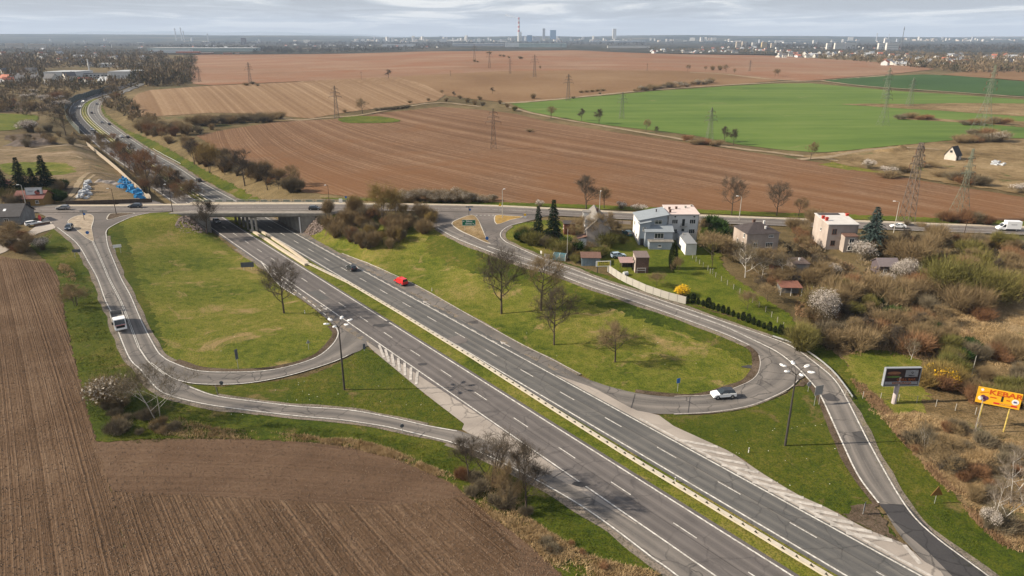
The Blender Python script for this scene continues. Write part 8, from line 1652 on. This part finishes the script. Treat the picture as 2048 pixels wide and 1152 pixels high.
spread(HS_, 'suburban_house', [(560,900,91,97,40),(1300,1600,102,108,40),(1540,1760,108,116,40),(1760,2060,112,132,60),(1400,1800,96,101,45),(120,560,92,98,22),(0,300,100,134,34),(0,85,148,168,14),(100,260,163,172,5),(1370,1460,105,108,8)], 'tiny pale house among trees in the far suburbs', 'house', 'far suburban houses', (.8, 1.3), ['white red roofed house','square dark roofed house','long beige house','white dark roofed house','pale red roofed house','wide grey roofed house'])
# far woods: masses nobody could count
def woods(boxes, hr, mat, label, wd=.42, tri=22):
    T = []
    for (poly, n) in boxes:
        P_ = np.array(poly, float); lo, hi = P_.min(0), P_.max(0); c = 0
        while c < n:
            x, y = random.uniform(lo[0], hi[0]), random.uniform(lo[1], hi[1])
            if not inside(P_, np.array([x]), np.array([y]))[0]: continue
            q = G(x, y); z = float(gz(*q)); h = random.uniform(*hr); c += 1; u = unit(rng.normal(size=(tri, 3))); b = np.array([q[0], q[1], z+h*.5])+u*np.array([h*wd*.8, h*wd*.8, h*.42])
            d = unit(u*.5+[0, 0, .8]+rng.normal(0, .3, (tri, 3))); T.append(twigs(b-d*h*.12, d, rng.uniform(.25, .45, tri)*h, h*.13)); T.append(np.array([[[q[0]-h*.02, q[1], z-1], [q[0]+h*.02, q[1], z-1], [q[0], q[1], z+h*.8]]]))
    link('woods', tris_mesh('woods', np.concatenate(T), mat), kind='stuff', label=label)
def wood_mat(name, cols):
    m, t, b = new_mat(name, .95, .05); p = geopos(t); c = ramp(t, noise(t, p, .035, 4, .7), [(.35, cols[0]), (.5, cols[1]), (.65, cols[2])]); L(t, c, b.inputs['Base Color']); return m
WM1 = wood_mat('bare_woods', [(.06,.062,.035), (.15,.115,.07), (.25,.185,.12)]); WM2 = wood_mat('dark_woods', [(.025,.032,.022), (.055,.048,.036), (.09,.068,.05)])
woods([([(-20,98),(100,94),(240,100),(330,108),(345,128),(280,146),(180,136),(60,138),(-20,150)], 850), ([(270,150),(330,140),(370,120),(385,130),(370,165),(300,175),(270,165)], 260), ([(-20,128),(90,130),(88,158),(40,165),(-20,168)], 160)], (9, 17), WM1, 'bare brown woods on the left in the distance')
woods([([(-10,172),(190,170),(140,205),(125,226),(60,233),(-10,224)], 170), ([(205,212),(232,222),(265,245),(285,232),(245,195),(225,180),(206,180)], 60)], (4, 7.5), WM1, 'bare undergrowth of the allotments and the far highway bend')
woods([([(1560,480),(1640,500),(1790,492),(1900,488),(2060,495),(2060,590),(1900,630),(1760,635),(1640,630),(1610,560)], 150), ([(1640,650),(1840,645),(1890,690),(1700,700)], 60)], (1.6, 3), WM1, 'bare undergrowth between the bushes of the right thicket', .9, 40)
woods([([(120,164),(270,164),(280,176),(200,182),(100,178)], 110), ([(370,112),(395,112),(392,160),(350,176),(330,170)], 160), ([(20,166),(120,166),(110,180),(0,180)], 60)], (6, 11), WM1, 'bare bushes and trees around the long white building')
woods([([(-20,88),(300,90),(560,96),(540,102),(300,94),(0,94)], 500), ([(500,96),(700,92),(905,92),(900,97),(840,101),(720,106),(600,108),(500,108)], 620)], (9, 16), WM2, 'dark tree belt with houses along the left horizon')
woods([([(1290,98),(1480,100),(1760,104),(2060,112),(2060,134),(1850,138),(1700,122),(1500,110),(1300,103)], 900), ([(1700,112),(1860,124),(1870,138),(1820,134)], 60), ([(1860,132),(2060,128),(2060,146),(1900,146)], 220)], (8, 14), WM1, 'brown tree belt around the suburban houses on the right')
woods([([(1400,88),(1800,92),(2060,90),(2060,106),(1800,102),(1480,98)], 620), ([(900,86),(1300,87),(1300,91),(900,90)], 260), ([(400,86),(900,87),(900,92),(400,91)], 420)], (12, 24), WM2, 'dark hazy woods in front of the city')
# woods covering the far ridges
def dsheet(name, x0, x1, y0, y1, st, mat, base, label):
    xs = np.arange(x0, x1+1, st); ys = np.arange(y0, y1+1, st); X, Y = np.meshgrid(xs, ys); Z = gz(X, Y)+base; id_ = np.arange(X.size).reshape(X.shape); f = np.stack([id_[:-1, :-1], id_[:-1, 1:], id_[1:, 1:], id_[1:, :-1]], -1).reshape(-1, 4); link(name, mesh_np(name, np.stack([X.ravel(), Y.ravel(), Z.ravel()], -1), f, [mat], smooth_=True), kind='structure', label=label)
def cover(name, cols, sc):
    m, t, b = new_mat(name, .97, .05); p = geopos(t); c = ramp(t, noise(t, p, sc, 7, .7), [(.38, cols[0]), (.5, cols[1]), (.62, cols[2])]); L(t, c, b.inputs['Base Color']); return m
dsheet('distant_plain', -9000, 9000, 2450, 7600, 180, cover('distant_land', [(.018,.022,.014), (.035,.034,.022), (.09,.07,.045)], .0035), 3, 'distant wooded plain before the city')
dsheet('distant_hills', -13500, 13500, 7100, 15500, 250, cover('distant_forest', [(.008,.016,.014), (.022,.03,.024), (.10,.09,.06)], .0016), 6, 'low wooded hills along the horizon')
# far mountains, the paleness of haze mixed into their colour
xs = np.linspace(-13000, -1500, 80); zt = 60+95*np.exp(-((xs+8200)/2300)**2)+70*np.exp(-((xs+4800)/1700)**2)+8*np.sin(xs/300); m = MB()
V = np.array([[x, 14800, 40] for x in xs]+[[x, 15600, z] for x, z in zip(xs, zt)]+[[x, 16400, 20] for x in xs]); n = len(xs); f = []
for r_ in range(2):
    for i in range(n-1): f.append((r_*n+i, r_*n+i+1, (r_+1)*n+i+1, (r_+1)*n+i))
link('mountains', mesh_np('mountains', V, np.array(f), [simple('haze_pale_mountain', (.22,.27,.33), .95, .1, .001)], smooth_=True), kind='structure', label='faint blue mountains beyond the left horizon')
# chimney smoke
ck = G3(1037.5, 84); sm = MB(); 
for i in range(5): sm.box((ck.x-15-28*i, ck.y, ck.z+h*0+ (84-41)*k*1.03+8+6*i), (34, 22+4*i, 10+4*i), taper=.6)
mm = bpy.data.materials.new('smoke'); mm.use_nodes = True; tt = mm.node_tree; tt.nodes.clear(); pv = N(tt, 'ShaderNodeVolumePrincipled'); pv.inputs['Density'].default_value = .012; pv.inputs['Color'].default_value = (.95, .95, .95, 1); oo = N(tt, 'ShaderNodeOutputMaterial'); L(tt, pv.outputs[0], oo.inputs['Volume'])
sm.build('smoke', mm, kind='stuff', label='thin white smoke drifting from the striped chimney')
# ------------------------------------------------------------------ haze
hm = bpy.data.materials.new('haze'); hm.use_nodes = True; tt = hm.node_tree; tt.nodes.clear(); pv = N(tt, 'ShaderNodeVolumePrincipled'); pv.inputs['Density'].default_value = 5.6e-5; pv.inputs['Color'].default_value = (.60, .75, 1.0, 1); pv.inputs['Anisotropy'].default_value = .0; oo = N(tt, 'ShaderNodeOutputMaterial'); L(tt, pv.outputs[0], oo.inputs['Volume'])
zlo = float(ZZ.min())-1.5; zhi = 420.0
MB().box((0, 7500, (zlo+zhi)/2), (35000, 21000, zhi-zlo)).build('haze', hm, kind='stuff', label='pale blue air over the whole land')

# all outdoor surfaces are slightly darker than first mixed: one common factor on the base colours
for m_ in bpy.data.materials:
    if not m_.use_nodes: continue
    t = m_.node_tree; b = next((n for n in t.nodes if n.type == 'BSDF_PRINCIPLED'), None)
    if b is None: continue
    i = b.inputs['Base Color']
    if i.is_linked: src = i.links[0].from_socket; L(t, mixc(t, 1.0, src, (.86, .86, .86), 'MULTIPLY'), i)
